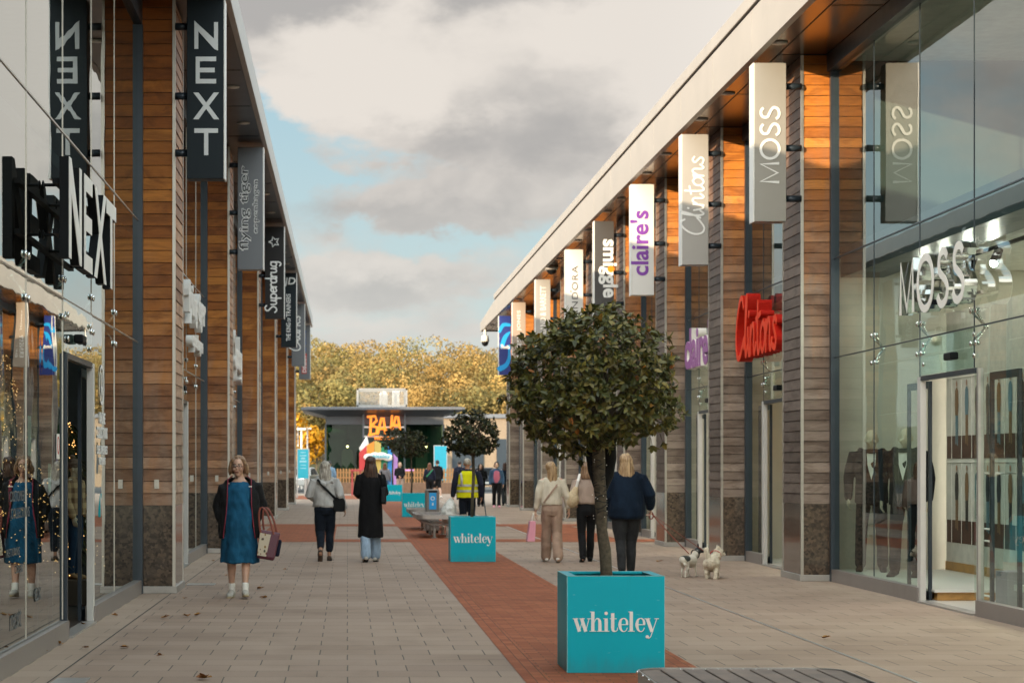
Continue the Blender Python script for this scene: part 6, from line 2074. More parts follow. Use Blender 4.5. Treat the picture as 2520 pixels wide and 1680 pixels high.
for z, rx, ry, yo in ((1.40, .115, .072, -.002), (1.36, .15, .09, -.005), (1.30, .185, .125, -.015), (1.15, .185, .14, -.025), (1.0, .20, .155, -.03), (.85, .215, .165, -.02), (.65, .225, .16, -.01), (.50, .235, .165, 0), (.42, .245, .17, 0)):
    w_ = max(0, (1.25 - z)) * .05
    rows.append([V3(rx * math.cos(a) * (1 + w_ * .5 * math.sin(7 * a + z * 2)), yo + ry * math.sin(a) * (1 + w_ * math.sin(6 * a + 1 + z * 1.5)), z) for a in [2 * math.pi * i / n for i in range(n)]])
b.rings(rows); b.v = [q * k for q in b.v]
remeshed(b, 'dress', M['denim_dress'], t, .009, 2, folds(.024, 8, .28, 3))
# open jacket
b = MB(); n = 34
rows_o, rows_i = [], []
for z, rx, ry, yo, op in ((1.46, .098, .078, .012, 62), (1.415, .182, .108, .006, 50), (1.34, .215, .125, .005, 42), (1.27, .235, .15, 0, 38), (1.15, .25, .17, 0, 36), (1.0, .255, .18, 0, 38), (.85, .258, .185, 0, 42), (.72, .262, .188, 0, 46)):
    o_, i_ = [], []
    for j in range(n + 1):
        a = R(-90 + op + (360 - 2 * op) * j / n)
        w_ = 1 + .015 * math.sin(9 * a + z * 5)
        o_.append(V3(rx * math.cos(a) * w_, yo + ry * math.sin(a) * w_, z)); i_.append(V3((rx - .022) * math.cos(a), yo + (ry - .022) * math.sin(a), z))
    rows_o.append(o_ + list(reversed(i_)))
b.rings(rows_o)
for i in (0, 1):
    s_ = -1 if i == 0 else 1
    sh, el, wr = p['sh'][i], p['elb'][i], p['wr'][i]
    b.chain([sh + V3(-s_ * .06, .01, .0), sh + V3(s_ * .02, 0, -.01), sh.lerp(el, .5), el, el.lerp(wr, .5), el.lerp(wr, .9)], [.066, .074, .074, .070, .064, .054], 12)
b.v = [q * k for q in b.v]
jk = remeshed(b, 'jacket', M['jacket_black'], t, .009, 2, folds(.014, 9, .8, 5))
for j in (0, n):
    b = MB(); b.chain([(r_[j] * 1.01) * k for r_ in rows_o], [.0055 * k] * len(rows_o), 6)
    b.build('red_piping', plain('crimson_piping', (0.24, 0.015, 0.04), 0.6), jk, True, origin=O0)
b = MB(); b.cbox(V3(.135, -.135, 1.345) * k, (.035, .006, .012), R(14)); b.build('logo_mark', M['white'], jk, origin=O0)
for i in (0, 1):
    an, kn = p['ankles'][i], p['knees'][i]
    b = MB(); b.chain([(an + V3(0, .0, -.02)) * k, an.lerp(kn, .16) * k], [.043 * k, .043 * k], 12); b.build('sock', M['white'], t, True, origin=O0)
M['trainer'] = plain('off_white_trainers', (0.46, 0.43, 0.37), 0.6, 0, 0.15, 20)
shoes(t, k, p, M['trainer'], plain('tan_soles', (0.36, 0.28, 0.16), 0.7))
hair(t, k, hp, M['hair_light'], 1.50, .105, True, .010, 0.008, .05, -.085, 0, 1)
b = MB()
for s_ in (-1, 1):
    c = hp(s_ * .034, -.094, .008); pts = [(c + V3(.026 * math.cos(a), 0, .018 * math.sin(a))) * k for a in [2 * math.pi * i / 14 for i in range(15)]]
    b.chain(pts, [.003 * k] * 15, 5, cap=False); b.chain([hp(s_ * .06, -.09, .012) * k, hp(s_ * .08, .0, .01) * k], [.0025 * k] * 2, 5)
b.chain([hp(-.008, -.096, .012) * k, hp(.008, -.096, .012) * k], [.003 * k] * 2, 5)
b.build('glasses', M['specs'], t, True, origin=O0)
# her shoulder bag
bo = Vector((X0 + .305, 24.40, 0.455))
bg = thing('handbag', 'maroon tote bag with flowered cream panel hanging from the arm of the woman in blue', 'handbag', tuple(bo))
M['maroon'] = plain('maroon_leather', (0.085, 0.014, 0.028), 0.5, 0, 0.12, 8)
def tilt(mb, ang):
    Mr = Matrix.Rotation(ang, 3, 'Y'); mb.v = [bo + Mr @ (q - bo) for q in mb.v]; return mb
b = MB(); b.rings([[bo + V3(x, y, z) for x, y in ((-w_, -d_), (w_, -d_), (w_, d_), (-w_, d_))] for z, w_, d_ in ((0, .098, .09), (.04, .105, .10), (.30, .118, .06), (.33, .118, .05))])
o = tilt(b, R(10)).build('body', M['maroon'], bg, bevel=.015)
def floral():
    m, tt = new_mat('flowered_canvas')
    pos = tt.n('ShaderNodeTexCoord').outputs['Object']
    v = tt.n('ShaderNodeTexVoronoi', ins={'Vector': tt.vmath('MULTIPLY', pos, (1, 1, .7)), 'Scale': 34.0})
    dots = tt.smooth(v.outputs['Distance'], .46, .34)
    c2 = tt.ramp(tt.n('ShaderNodeSeparateColor', ins={0: v.outputs['Color']}).outputs[0], [(0.0, (.03, .02, .03)), (.4, (.20, .05, .02)), (.7, (.03, .06, .04)), (1.0, (.25, .12, .03))])
    return finish(m, tt, prin(tt, tt.mix(dots, (.50, .42, .31), c2), .8))
b = MB(); b.add([bo + V3(-.100, -.104, .035), bo + V3(.005, -.104, .035), bo + V3(.015, -.067, .295), bo + V3(-.112, -.067, .295)], [(0, 1, 2, 3)])
tilt(b, R(10)).build('flowered_panel', floral(), bg)
b = MB(); b.rings([[bo + V3(x, y, z) for x, y in ((.09, .02), (.15, .02), (.15, .11), (.09, .11))] for z in (.05, .25)]); tilt(b, R(10)).build('side_pocket', fabric('navy_lining', (.012, .014, .028)), bg, bevel=.02)
M['strap_red'] = plain('reddish_leather_strap', (0.22, 0.055, 0.035), 0.5)
for dy, dx in ((-.06, 0), (.05, .04)):
    b = MB(); pts = []
    for i in range(13):
        f = i / 12; ang = math.pi * f
        pts.append(bo + V3(-.01 + dx - .075 * math.cos(ang) - .09 * math.sin(ang), dy, .30 + .30 * math.sin(ang)))
    b.chain(pts, [(.012, .006)] * 13, 8); tilt(b, R(6)).build('handle', M['strap_red'], bg, True)

# ---- helper for strides seen from behind: foot lifted behind, other planted
def stride(lift_i=0, s=.16):
    """walking pose; leg lift_i trails with the heel raised"""
    kn = [V3(-.085, 0, .49), V3(.085, 0, .49)]; an = [V3(-.075, 0, .085), V3(.075, 0, .085)]; to = [V3(-.1, -1, -.12), V3(.1, -1, -.12)]
    o = 1 - lift_i; sx = -1 if lift_i == 0 else 1
    kn[o] = V3(-sx * .08, -.07, .50); an[o] = V3(-sx * .07, -.06, .085)
    kn[lift_i] = V3(sx * .08, .02, .48); an[lift_i] = V3(sx * .075, .30, .17); to[lift_i] = V3(sx * .05, -.45, -.9)
    return dict(knees=kn, ankles=an, toes=to)


def gait(front=0, s=.2):
    kn = [V3(-.085, 0, .49), V3(.085, 0, .49)]; an = [V3(-.08, 0, .085), V3(.08, 0, .085)]; to = [V3(-.12, -1, -.1), V3(.12, -1, -.1)]
    b_ = 1 - front; sf = -1 if front == 0 else 1
    kn[front] = V3(sf * .085, -.10, .49); an[front] = V3(sf * .08, -s * .8, .085)
    kn[b_] = V3(-sf * .085, .03, .485); an[b_] = V3(-sf * .08, s, .10); to[b_] = V3(-sf * .12, -1, -.35)
    return dict(knees=kn, ankles=an, toes=to)


# ---- 2. grey hooded top, walking away (rotated by pi: index 0 shows on the right)
ps = stride(1); ps.update(elb=[V3(-.27, .10, 1.13), V3(.27, .04, 1.12)], wr=[V3(-.335, -.02, .91), V3(.20, -.16, 1.06)], sh=[V3(-.19, 0, 1.38), V3(.19, 0, 1.38)])
xx = (800 - 855) * 34.0 / 5150
t, k, p, hp = make_person('grey-haired woman in pale grey hooded top and cropped navy trousers, walking away', (xx, 34.0, 0), R(180), 1.60, ps, 'skin2', .007)
M['grey_jersey'] = fabric('pale_grey_jersey', (0.42, 0.405, 0.385), 0.2, 9)
M['navy_cotton'] = fabric('dark_navy_cotton', (0.010, 0.014, 0.022), 0.3, 9)
tp = top(t, k, p, 'hooded_top', M['grey_jersey'], ((.92, .215, .15, .01), (.96, .222, .16, .01), (1.05, .21, .15, .005), (1.2, .205, .14, 0), (1.33, .20, .125, 0), (1.40, .15, .10, .005), (1.46, .09, .08, .01)), (.080, .066, .046), .97, .008, .014, 2)
b = MB(); b.chain([V3(-.13, -.02, 1.40) * k, V3(-.11, .09, 1.36) * k, V3(0, .135, 1.31) * k, V3(.11, .09, 1.36) * k, V3(.13, -.02, 1.40) * k], [.035 * k, .045 * k, .05 * k, .045 * k, .035 * k], 10)
remeshed(b, 'hood', M['grey_jersey'], t, .009, 2)
trousers(t, k, p, 'trousers', M['navy_cotton'], 1.0, .185, .135, .108, .082, .066, .72, .009, .010, 4)
shoes(t, k, p, plain('brown_suede_shoes', (.06, .035, .022), .8), M['rubber'])
hair(t, k, hp, M['hair_grey'], 1.38, .105, True, .012, .01, .06, None, 0, 2)
bp = Vector((xx, 34.0, 0))
hb = thing('handbag', 'black crossbody bag on the hip of the grey-hooded woman', 'handbag', (xx + .21, 33.9, .85))
b = MB(); b.rings([[Vector((xx + .225 + x, 33.92 + y, z)) for x, y in ((-w_, -.05), (w_, -.05), (w_, .05), (-w_, .05))] for z, w_ in ((.80, .07), (.83, .10), (.98, .10), (1.04, .05))])
b.build('body', M['black'], hb, bevel=.02)
b = MB(); b.chain([(xx - .12, 33.88, 1.32), (xx - .02, 33.845, 1.20), (xx + .12, 33.835, 1.06), (xx + .2, 33.88, .98)], [(.02, .006)] * 4, 8); b.build('strap', M['black'], hb)

# ---- 3. long black coat
ps = gait(0, .16); ps.update(elb=[V3(-.235, .02, 1.12), V3(.23, .02, 1.12)], wr=[V3(-.16, -.20, 1.08), V3(.16, -.20, 1.06)], sh=[V3(-.175, 0, 1.40), V3(.175, 0, 1.40)])
xx = (912 - 855) * 33.6 / 5150
t, k, p, hp = make_person('auburn-haired woman in a long black coat and pale blue jeans, seen from behind', (xx, 33.6, 0), R(180), 1.67, ps, 'skin', .008)
M['coat_black'] = fabric('black_wool_coat', (0.0085, 0.0085, 0.0095), 0.3, 7)
top(t, k, p, 'long_coat', M['coat_black'], ((.40, .205, .15, .01), (.44, .212, .158, .01), (.62, .205, .155, .01), (.80, .20, .15, .01), (.98, .185, .14, .005), (1.15, .185, .135, 0), (1.32, .195, .125, 0), (1.40, .155, .10, 0), (1.47, .085, .075, .005)), (.072, .062, .05), .9, .009, .010, 6)
M['jeans_pale'] = fabric('pale_blue_denim', (0.30, 0.40, 0.52), 0.2, 12)
trousers(t, k, p, 'jeans', M['jeans_pale'], 1.0, .16, .12, .09, .09, .085, .95, .009, .009, 8)
shoes(t, k, p, M['trainer'], M['rubber'])
hair(t, k, hp, M['hair_brown'], 1.30, .125, True, .012, .012, .055, None, .004, 3)
hb = thing('handbag', 'black shoulder bag tucked under the arm of the long-coated woman', 'handbag', (xx + .22, 33.5, .95))
b = MB(); b.rings([[Vector((xx + .205 + x, 33.5 + y, z)) for x, y in ((-.045, -w_), (.045, -w_), (.05, w_), (-.05, w_))] for z, w_ in ((.93, .10), (.96, .12), (1.18, .08), (1.21, .05))])
b.build('body', M['black'], hb, bevel=.02)
b = MB(); b.chain([(xx + .20, 33.46, 1.18), (xx + .185, 33.45, 1.34), (xx + .17, 33.52, 1.45)], [(.014, .006)] * 3, 8); b.build('strap', M['black'], hb)

# ---- 4. cream jumper, wide beige trousers, pink bag
ps = gait(1, .24); ps.update(elb=[V3(-.25, .05, 1.12), V3(.235, .02, 1.11)], wr=[V3(-.29, -.02, .90), V3(.275, -.02, .87)], turn=R(-35), handdir=[V3(-.1, -.1, -1), V3(.05, -.1, -1)])
xx = (1358 - 855) * 33.5 / 5150
t, k, p, hp = make_person('blonde woman in cream jumper and wide beige trousers, walking away', (xx, 33.5, 0), R(180), 1.59, ps, 'skin', .006)
M['cream_knit'] = fabric('cream_knit', (0.58, 0.51, 0.40), 0.14, 10)
top(t, k, p, 'jumper', M['cream_knit'], ((.98, .185, .135, .01), (1.02, .185, .14, .01), (1.15, .178, .13, 0), (1.30, .18, .12, 0), (1.38, .15, .10, 0), (1.45, .085, .07, .01)), (.068, .060, .052), .72, .008, .011, 9)
M['beige_trouser'] = fabric('beige_trousers', (0.33, 0.225, 0.165), 0.18, 10)
trousers(t, k, p, 'trousers', M['beige_trouser'], 1.04, .17, .125, .102, .090, .088, 0.97, .009, .014, 12)
shoes(t, k, p, M['white'], None)
hair(t, k, hp, M['hair_blonde'], 1.24, .06, True, .010, .008, .04, None, .004, 4)
b = MB(); b.chain([V3(.12, -.02, 1.42) * k, V3(.06, .135, 1.30) * k, V3(-.06, .15, 1.15) * k, V3(-.15, .13, 1.02) * k], [(.016 * k, .005)] * 4, 8)
b.v = [Vector((-q.x, q.y, q.z)) for q in b.v]
b.build('bag_strap', M['beige_trouser'], t, origin=O0)
M['pink'] = plain('pink_paper_bag', (0.72, 0.30, 0.38), 0.6, 0, 0.06)
bx_, by_ = xx - .31, 33.46
s = thing('shopping_bag', 'pink paper carrier bag held by the woman in cream', 'shopping bag', (bx_, by_, .36))
b = MB(); b.rings([[Vector((bx_ + x + (.71 - z) * -.10, by_ + y, z)) for x, y in ((-w_, -.13), (w_, -.13), (w_, .13), (-w_, .13))] for z, w_ in ((.34, .062), (.66, .045))]); b.build('body', M['pink'], s, bevel=.004)
b = MB(); b.chain([(bx_ - .02, by_ - .09, .66), (bx_ + .005, by_ - .04, .77), (bx_ + .01, by_, .79), (bx_ + .005, by_ + .04, .77), (bx_ - .02, by_ + .09, .66)], [.005] * 5, 6); b.build('handle', M['white'], s, True)

# ---- 5. beige top, black trousers, straw bag
ps = gait(0, .2); ps.update(elb=[V3(-.22, .03, 1.12), V3(.25, .10, 1.13)], wr=[V3(-.21, -.10, .9), V3(.19, -.10, 1.05)])
xx = (1443 - 855) * 33.6 / 5150
t, k, p, hp = make_person('woman in taupe jumper and slim black trousers, half hidden by the tree stem', (xx, 33.6, 0), R(180), 1.58, ps, 'skin', .008)
M['taupe_knit'] = fabric('taupe_knit', (0.34, 0.255, 0.205), 0.14, 10)
M['black_cotton'] = fabric('black_cotton', (0.010, 0.010, 0.011), 0.3, 9)
top(t, k, p, 'jumper', M['taupe_knit'], ((1.0, .175, .13, .01), (1.04, .19, .14, .01), (1.15, .185, .135, 0), (1.30, .185, .125, 0), (1.38, .15, .10, 0), (1.45, .085, .07, .01)), (.075, .066, .05), .93, .009, .010, 14)
trousers(t, k, p, 'trousers', M['black_cotton'], 1.05, .155, .12, .090, .070, .062, .98, .009, .004, 15)
shoes(t, k, p, M['black'], None, boot=.14)
hair(t, k, hp, M['hair_light'], 1.44, .10, True, .010, .008, .055, None, 0, 5)
s = thing('handbag', 'cream straw shoulder bag hanging behind the woman in taupe', 'handbag', (xx - .26, 33.5, .98))
b = MB(); b.ball((xx - .25, 33.5, 1.0), (.125, .11, .13), 16, 10); b.chain([(xx - .25, 33.5, 1.0), (xx - .18, 33.49, 1.18)], [.10, .045], 12)
remeshed(b, 'body', plain('cream_straw', (.52, .40, .25), .85, 0, .2, 40, bmp=.6), s, .012, 2)
s.children[0].data.transform(Matrix.Translation(-s.location))
b = MB(); b.chain([(xx - .19, 33.47, 1.15), (xx - .15, 33.46, 1.30), (xx - .11, 33.56, 1.41)], [(.020, .007)] * 3, 8); b.build('strap', M['white'], s)

# ---- 6. navy coat and dog leads
ps = gait(0, .14); ps.update(sh=[V3(-.215, 0, 1.38), V3(.215, 0, 1.38)], elb=[V3(-.33, .03, 1.14), V3(.30, .06, 1.12)], wr=[V3(-.36, -.10, .96), V3(.33, -.08, .90)], curl=[1.0, .5], palm=[V3(1, 0, -.3), V3(-1, 0, 0)], turn=R(-15),
         hips=[V3(-.10, 0, .90), V3(.10, 0, .90)])
xx = (1541 - 855) * 29.5 / 5150
NX = xx
t, k, p, hp = make_person('blonde woman in a loose navy coat walking two small dogs', (xx, 29.5, 0), R(180), 1.69, ps, 'skin', .006)
M['navy_wool'] = fabric('navy_wool', (0.006, 0.013, 0.026), 0.3, 8)
top(t, k, p, 'coat', M['navy_wool'], ((.80, .24, .17, .02), (.84, .265, .19, .02), (.95, .27, .195, .015), (1.10, .255, .18, .01), (1.25, .24, .16, 0), (1.36, .22, .13, 0), (1.42, .15, .10, 0), (1.49, .085, .075, .005)), (.092, .088, .062), .90, .009, .012, 17)
M['grey_jeans'] = fabric('charcoal_denim', (0.028, 0.029, 0.031), 0.3, 10)
trousers(t, k, p, 'jeans', M['grey_jeans'], 1.0, .19, .14, .115, .078, .06, .98, .009, .007, 18)
shoes(t, k, p, M['black'], None)
hair(t, k, hp, M['hair_blonde'], 1.27, .115, True, .014, .010, .055, None, .006, 6)
b = MB(); w0 = p['wr'][0]; pts = [(w0 + V3(.038 * math.cos(a), .038 * math.sin(a), -.005 + .012 * math.sin(a))) * k for a in [2 * math.pi * i / 14 for i in range(15)]]
b.chain(pts, [.006] * 15, 6, cap=False); b.build('bracelet', M['chrome'], t, True, origin=O0)
HAND = Vector((NX + .385 * k, 29.5 + .13, .865 * k))


# ------------------------------------------------------------------ dogs
def dog(label, loc, rz, coat, spec, pick=None, shag=0.0, vox=.007):
    """faces -Y at rz = 0"""
    t = thing('dog', label, 'dog', loc, rz)
    L, hs, w_ = spec['L'], spec['h'], spec['w']               # body length, shoulder height, half width
    b = MB()
    zc = hs * .80
    b.chain([V3(0, L * .5, zc + .01), V3(0, L * .3, zc), V3(0, 0, zc - .01), V3(0, -L * .3, zc - .015), V3(0, -L * .48, zc + .01)], [(w_ * .72, w_ * .8), (w_ * .92, w_ * .95), (w_ * .9, w_ * .95), (w_, w_ * 1.15), (w_ * .7, w_ * .8)], 14)
    hd = V3(spec['hx'], -L * .72, hs + spec['hz'])
    b.chain([V3(0, -L * .42, zc + .03), hd + V3(0, .03, -.02)], [(w_ * .62, w_ * .7), (w_ * .55, w_ * .6)], 12)
    Mh = Matrix.Rotation(spec['turn'], 3, 'Z')
    r0 = spec['hr']
    b.ball(hd, (r0 * .95, r0 * 1.05, r0 * .92), 14, 10, Mh)
    b.chain([hd + Mh @ V3(0, -r0 * .5, -r0 * .15), hd + Mh @ V3(0, -r0 * (spec.get('mz', 1.75)), -r0 * .38)], [(r0 * .6, r0 * .55), (r0 * .34, r0 * .30)], 12)
    for s_ in (-1, 1):
        base = hd + Mh @ V3(s_ * r0 * .55, r0 * .1, r0 * .6)
        b.chain([base, base + Mh @ V3(s_ * r0 * .25, 0, r0 * spec['ear'] * .55), base + Mh @ V3(s_ * r0 * .42, 0, r0 * spec['ear'])], [(r0 * .36, r0 * .18), (r0 * .24, r0 * .12), (r0 * .05, r0 * .05)], 8)
    lr = spec['lr']
    for s_, st in ((-1, spec['st']), (1, -spec['st'])):
        # hind leg: knee forward against the belly, hock back, upright shank
        x = s_ * w_ * .62
        b.chain([V3(x * .8, L * .36, zc - .01), V3(x, L * .30 - .01 + st * .5, hs * .46), V3(x, L * .47 + st, hs * .27), V3(x, L * .44 + st * 1.25, .022)], [(lr * 1.9, lr * 2.3), (lr * 1.25, lr * 1.45), (lr * .8, lr * .9), (lr * .75, lr * .75)], 10)
        b.chain([V3(x, L * .45 + st * 1.25, .016), V3(x, L * .40 + st * 1.25 - .02, .014)], [lr * .9, lr * .8], 8)
        x = s_ * w_ * .55; st2 = -st * .8
        b.chain([V3(x, -L * .36, zc - .02), V3(x, -L * .33 + st2 * .3, hs * .42), V3(x, -L * .36 + st2 * .8, hs * .2), V3(x, -L * .36 + st2, .02)], [(lr * 1.4, lr * 1.6), lr * .95, lr * .8, lr * .75], 10)
        b.chain([V3(x, -L * .36 + st2, .016), V3(x, -L * .40 + st2 - .015, .014)], [lr * .9, lr * .8], 8)
    tl = spec['tail']
    b.chain([V3(0, L * .48, zc + .03)] + tl, [spec['tr']] * (len(tl) + 1), 10)
    dsp = (lambda c: shag * (noise.noise(Vector((c.x * 55, c.y * 55, c.z * 26))) + .7 * noise.noise(Vector((c.x * 110, c.y * 110, c.z * 60))))) if shag else None
    body = remeshed(b, 'body', coat, t, vox, 2, dsp, pick)
    e = MB(); e.ball(hd + Mh @ V3(0, -r0 * (spec.get('mz', 1.75) + .25), -r0 * .32), r0 * .2, 8, 6); e.build('nose', M['black'], t, True, origin=O0)
    for s_ in (-1, 1):
        e = MB(); e.ball(hd + Mh @ V3(s_ * r0 * .42, -r0 * .92, r0 * .15), r0 * .13, 8, 6); e.build('eye', M['eye'], t, True, origin=O0)
    e = MB(); c = V3(0, -L * .42, zc + .045).lerp(hd, .45)
    pts = [c + V3(w_ * .72 * math.cos(a), w_ * .35 * math.sin(a), w_ * .72 * math.sin(a)) for a in [2 * math.pi * i / 16 for i in range(17)]]
    e.chain(pts, [.008] * 17, 6, cap=False); e.build('collar', spec['collar'], t, True, origin=O0)
    return t


M['fur_white'] = plain('short_white_fur', (0.58, 0.53, 0.45), 0.9, 0, 0.08, 12, bmp=0.3)
M['fur_black'] = plain('short_black_fur', (0.010, 0.011, 0.013), 0.6, 0, 0.2, 12)
M['fur_shag'] = plain('shaggy_cream_fur', (0.62, 0.54, 0.42), 0.95, 0, 0.15, 30, bmp=0.8)
d1 = dict(L=.34, h=.29, w=.080, hx=-.04, hz=.075, hr=.052, turn=R(-60), ear=1.5, lr=.016, st=.045, tail=[V3(-.03, .20, .20), V3(-.06, .225, .175), V3(-.07, .24, .185)], tr=.018, collar=M['fur_black'])
def pick1(c, n_):
    if c.z > .315 and c.y < -.18: return 1
    if (Vector((c.x - .01, c.y - .125, c.z - .29)).length < .10) and c.z > .215 and c.y < .20: return 1
    return 0
xd = (1694 - 855) * 29.0 / 5150
dog('small smooth white terrier with black head and saddle patch, pricked ears', (xd, 29.0, 0), R(146), [M['fur_white'], M['fur_black']], d1, pick1)
d2 = dict(mz=1.15, L=.36, h=.27, w=.106, hx=-.07, hz=.075, hr=.070, turn=R(-75), ear=.95, lr=.033, st=.04, tail=[V3(.035, .20, .30), V3(.055, .205, .36), V3(.06, .20, .40)], tr=.034, collar=plain('red_collar', (.4, .04, .02), .6))
xd2 = (1752 - 855) * 28.7 / 5150
dog('shaggy cream-white terrier with raised plumed tail', (xd2, 28.7, 0), R(166), M['fur_shag'], d2, None, .009, .006)
M['lead'] = plain('red_brown_lead', (0.20, 0.032, 0.012), 0.6)
for lab, end, sag, rad in (('thick red-brown lead running to the black-headed terrier', Vector((xd + .03, 29.17, .325)), .012, .0085), ('thin orange-red lead running to the shaggy terrier', Vector((xd2 + .0, 28.87, .315)), .01, .0045)):
    s = thing('dog_lead', lab, 'dog lead', tuple(HAND), 0, 'dog leads')
    b = MB(); pts = [HAND.lerp(end, i / 10) + Vector((0, 0, -sag * math.sin(math.pi * i / 10))) for i in range(11)]
    b.chain(pts, [rad] * 11, 6); b.build('strap', M['lead'], s, True)
    b = MB(); pts = [HAND + Vector((.03 * math.cos(a) - .01, 0.01, .05 * math.sin(a) - .02)) for a in [2 * math.pi * i / 12 for i in range(13)]]
    b.chain(pts, [rad] * 13, 6, cap=False); b.build('hand_loop', M['lead'], s, True)

# ---- 7. cleaner in hi-vis
ps = dict(elb=[V3(-.30, .03, 1.13), V3(.28, .04, 1.13)], wr=[V3(-.31, -.05, .90), V3(.31, .0, .90)], sh=[V3(-.21, 0, 1.40), V3(.21, 0, 1.40)])
xx = (1150 - 855) * 45 / 5150; hv = 45.0
t, k, p, hp = make_person('man in a yellow reflective vest carrying a white sack, behind the second tree stem', (xx, hv, 0), R(180), 1.70, ps, 'skin2', .009)
M['navy_fleece'] = fabric('navy_fleece', (0.014, 0.016, 0.03), .2)
top(t, k, p, 'sweater', M['navy_fleece'], ((.92, .20, .15, 0), (1.1, .20, .15, 0), (1.3, .205, .14, 0), (1.40, .17, .11, 0), (1.47, .085, .07, 0)), (.075, .066, .05), .95, .010, .008, 21)
M['hivis'] = fabric('yellow_hi_vis', (0.62, 0.60, 0.01), 0.1, 8)
M['reflect'] = plain('silver_reflective_tape', (0.42, 0.42, 0.43), 0.35, 0.3)
def vest_row(z, rx, ry): return [V3(rx * math.cos(a), ry * math.sin(a), z) for a in [2 * math.pi * i / 26 for i in range(26)]]
b = MB(); b.rings([vest_row(.86, .235, .18), vest_row(1.0, .23, .175), vest_row(1.2, .222, .17), vest_row(1.36, .19, .15), vest_row(1.43, .15, .11)]); b.v = [q * k for q in b.v]
vs_ = remeshed(b, 'vest', M['hivis'], t, .010, 2, folds(.008, 7, .5, 2))
for z in (.98, 1.10):
    b = MB(); b.rings([vest_row(z, .239, .185), vest_row(z + .045, .238, .184)], False); b.v = [q * k for q in b.v]; b.build('reflective_band', M['reflect'], vs_, True, origin=O0)
for sx in (-1, 1):
    b = MB(); b.chain([V3(sx * .13, .17, 1.14) * k, V3(sx * .13, .172, 1.26) * k, V3(sx * .145, .135, 1.38) * k], [(.024 * k, .012)] * 3, 8); b.build('reflective_band', M['reflect'], vs_, True, origin=O0)
trousers(t, k, p, 'trousers', M['navy_cotton'], 1.0, .19, .14, .10, .08, .075, .98, .010, .008, 22)
shoes(t, k, p, M['black'])
b = MB(); b.ball(hp(0, .03, .04) * k, (.082 * k, .09 * k, .085 * k), 14, 10); b.build('hair', M['hair_grey'], t, True, origin=O0)
s = thing('rubbish_sack', 'translucent white rubbish sack in the left hand of the man in yellow', 'sack', (xx - .38, hv - .02, .6))
b = MB(); b.chain([V3(xx - .33, hv, .86), V3(xx - .35, hv - .03, .76), V3(xx - .39, hv - .05, .62), V3(xx - .40, hv - .05, .48), V3(xx - .38, hv - .05, .40)], [.025, .08, .16, .19, .15], 14)
remeshed(b, 'bag', plain('pale_plastic_sack', (.55, .54, .50), .4, 0, .08), s, .014, 2, folds(.03, 11, .6, 3)); s.children[0].data.transform(Matrix.Translation(-s.location))
s = thing('litter_picker', 'thin grey litter-picking stick in the right hand of the man in yellow', 'litter picker', (xx + .37, hv, .85))
b = MB(); b.tube((xx + .355, hv - .02, .85), (xx + .44, hv - .12, .10), .012, .010, 6); b.build('shaft', M['frame'], s); b = MB(); b.cbox((xx + .352, hv - .02, .87), (.03, .03, .10)); b.build('grip', M['black'], s)


# ---- the people farther on, in simpler detail
def passer(label, px, d, H, rz, ps, top_m, rows, bot_m, hair_m, back, skin='skin', coat=False, skirt=False, bare=False, shoe='black', width=.1, seed=0):
    xx = (px - 855) * d / 5150
    t, k, p, hp = make_person(label, (xx, d, 0), rz, H, ps, skin, .011, True, rz == 0)
    top(t, k, p, 'coat' if coat else 'top', top_m, rows, (.072, .062, .048), .93, .012, .008, seed)
    if bare:
        trousers(t, k, p, 'shorts', bot_m, 1.03, .18, .135, .105, .09, .09, .0, .012, .006, seed)
    else: trousers(t, k, p, 'trousers', bot_m, 1.03, .175, .13, .098, .078, .07, .97, .012, .006, seed)
    shoes(t, k, p, M[shoe] if isinstance(shoe, str) else shoe)
    hair(t, k, hp, hair_m, back, width, True, .008, .008, .05, -.10 if rz == 0 and back < 1.5 else None, 0, seed)
    return t, k, p, hp


ROW = ((.92, .19, .14, 0), (1.0, .19, .14, 0), (1.15, .18, .135, 0), (1.3, .185, .125, 0), (1.39, .155, .10, 0), (1.46, .085, .07, 0))
M['denim_mid'] = fabric('mid_blue_denim_jacket', (.055, .10, .17), .2)
M['pink_top'] = fabric('pink_jersey', (.50, .14, .20), .1)
passer('dark-haired woman in black walking towards the camera with folded arms', 1183, 80, 1.62, 0, dict(gait(0, .15), elb=[V3(-.23, .02, 1.12), V3(.23, .02, 1.12)], wr=[V3(-.05, -.16, 1.1), V3(.05, -.17, 1.13)]), M['coat_black'], ROW, M['black_cotton'], M['hair_dark'], 1.30, seed=31)
t, k, p, hp = passer('woman in pink top and blue denim jacket walking towards the camera', 1222, 78, 1.68, 0, gait(1, .2), M['denim_mid'], ROW, M['black_cotton'], M['hair_dark'], 1.52, shoe='pink', seed=32)
b = MB(); b.chain([V3(0, -.085, .96) * k, V3(0, -.10, 1.15) * k, V3(0, -.085, 1.32) * k, V3(0, -.05, 1.42) * k], [(.115 * k, .06 * k), (.12 * k, .06 * k), (.11 * k, .05 * k), (.06 * k, .03 * k)], 14); b.build('pink_front', M['pink_top'], t, True, origin=O0)
passer('copper-haired woman in dark clothes with a green strap, beside a man in shorts', 1057, 97, 1.66, R(180), gait(0, .18), M['navy_fleece'], ROW, M['black_cotton'], M['hair_ginger'], 1.34, seed=33)
xx = (1057 - 855) * 97 / 5150
o = MB(); o.chain([(xx + .13, 96.84, 1.36), (xx, 96.83, 1.2), (xx - .14, 96.85, 1.05)], [(.03, .008)] * 3, 8)
s = thing('handbag', 'green-strapped bag across the back of the copper-haired woman', 'handbag', (xx - .16, 96.85, 1.0)); o.build('strap', plain('green_strap', (.02, .20, .09), .6), s)
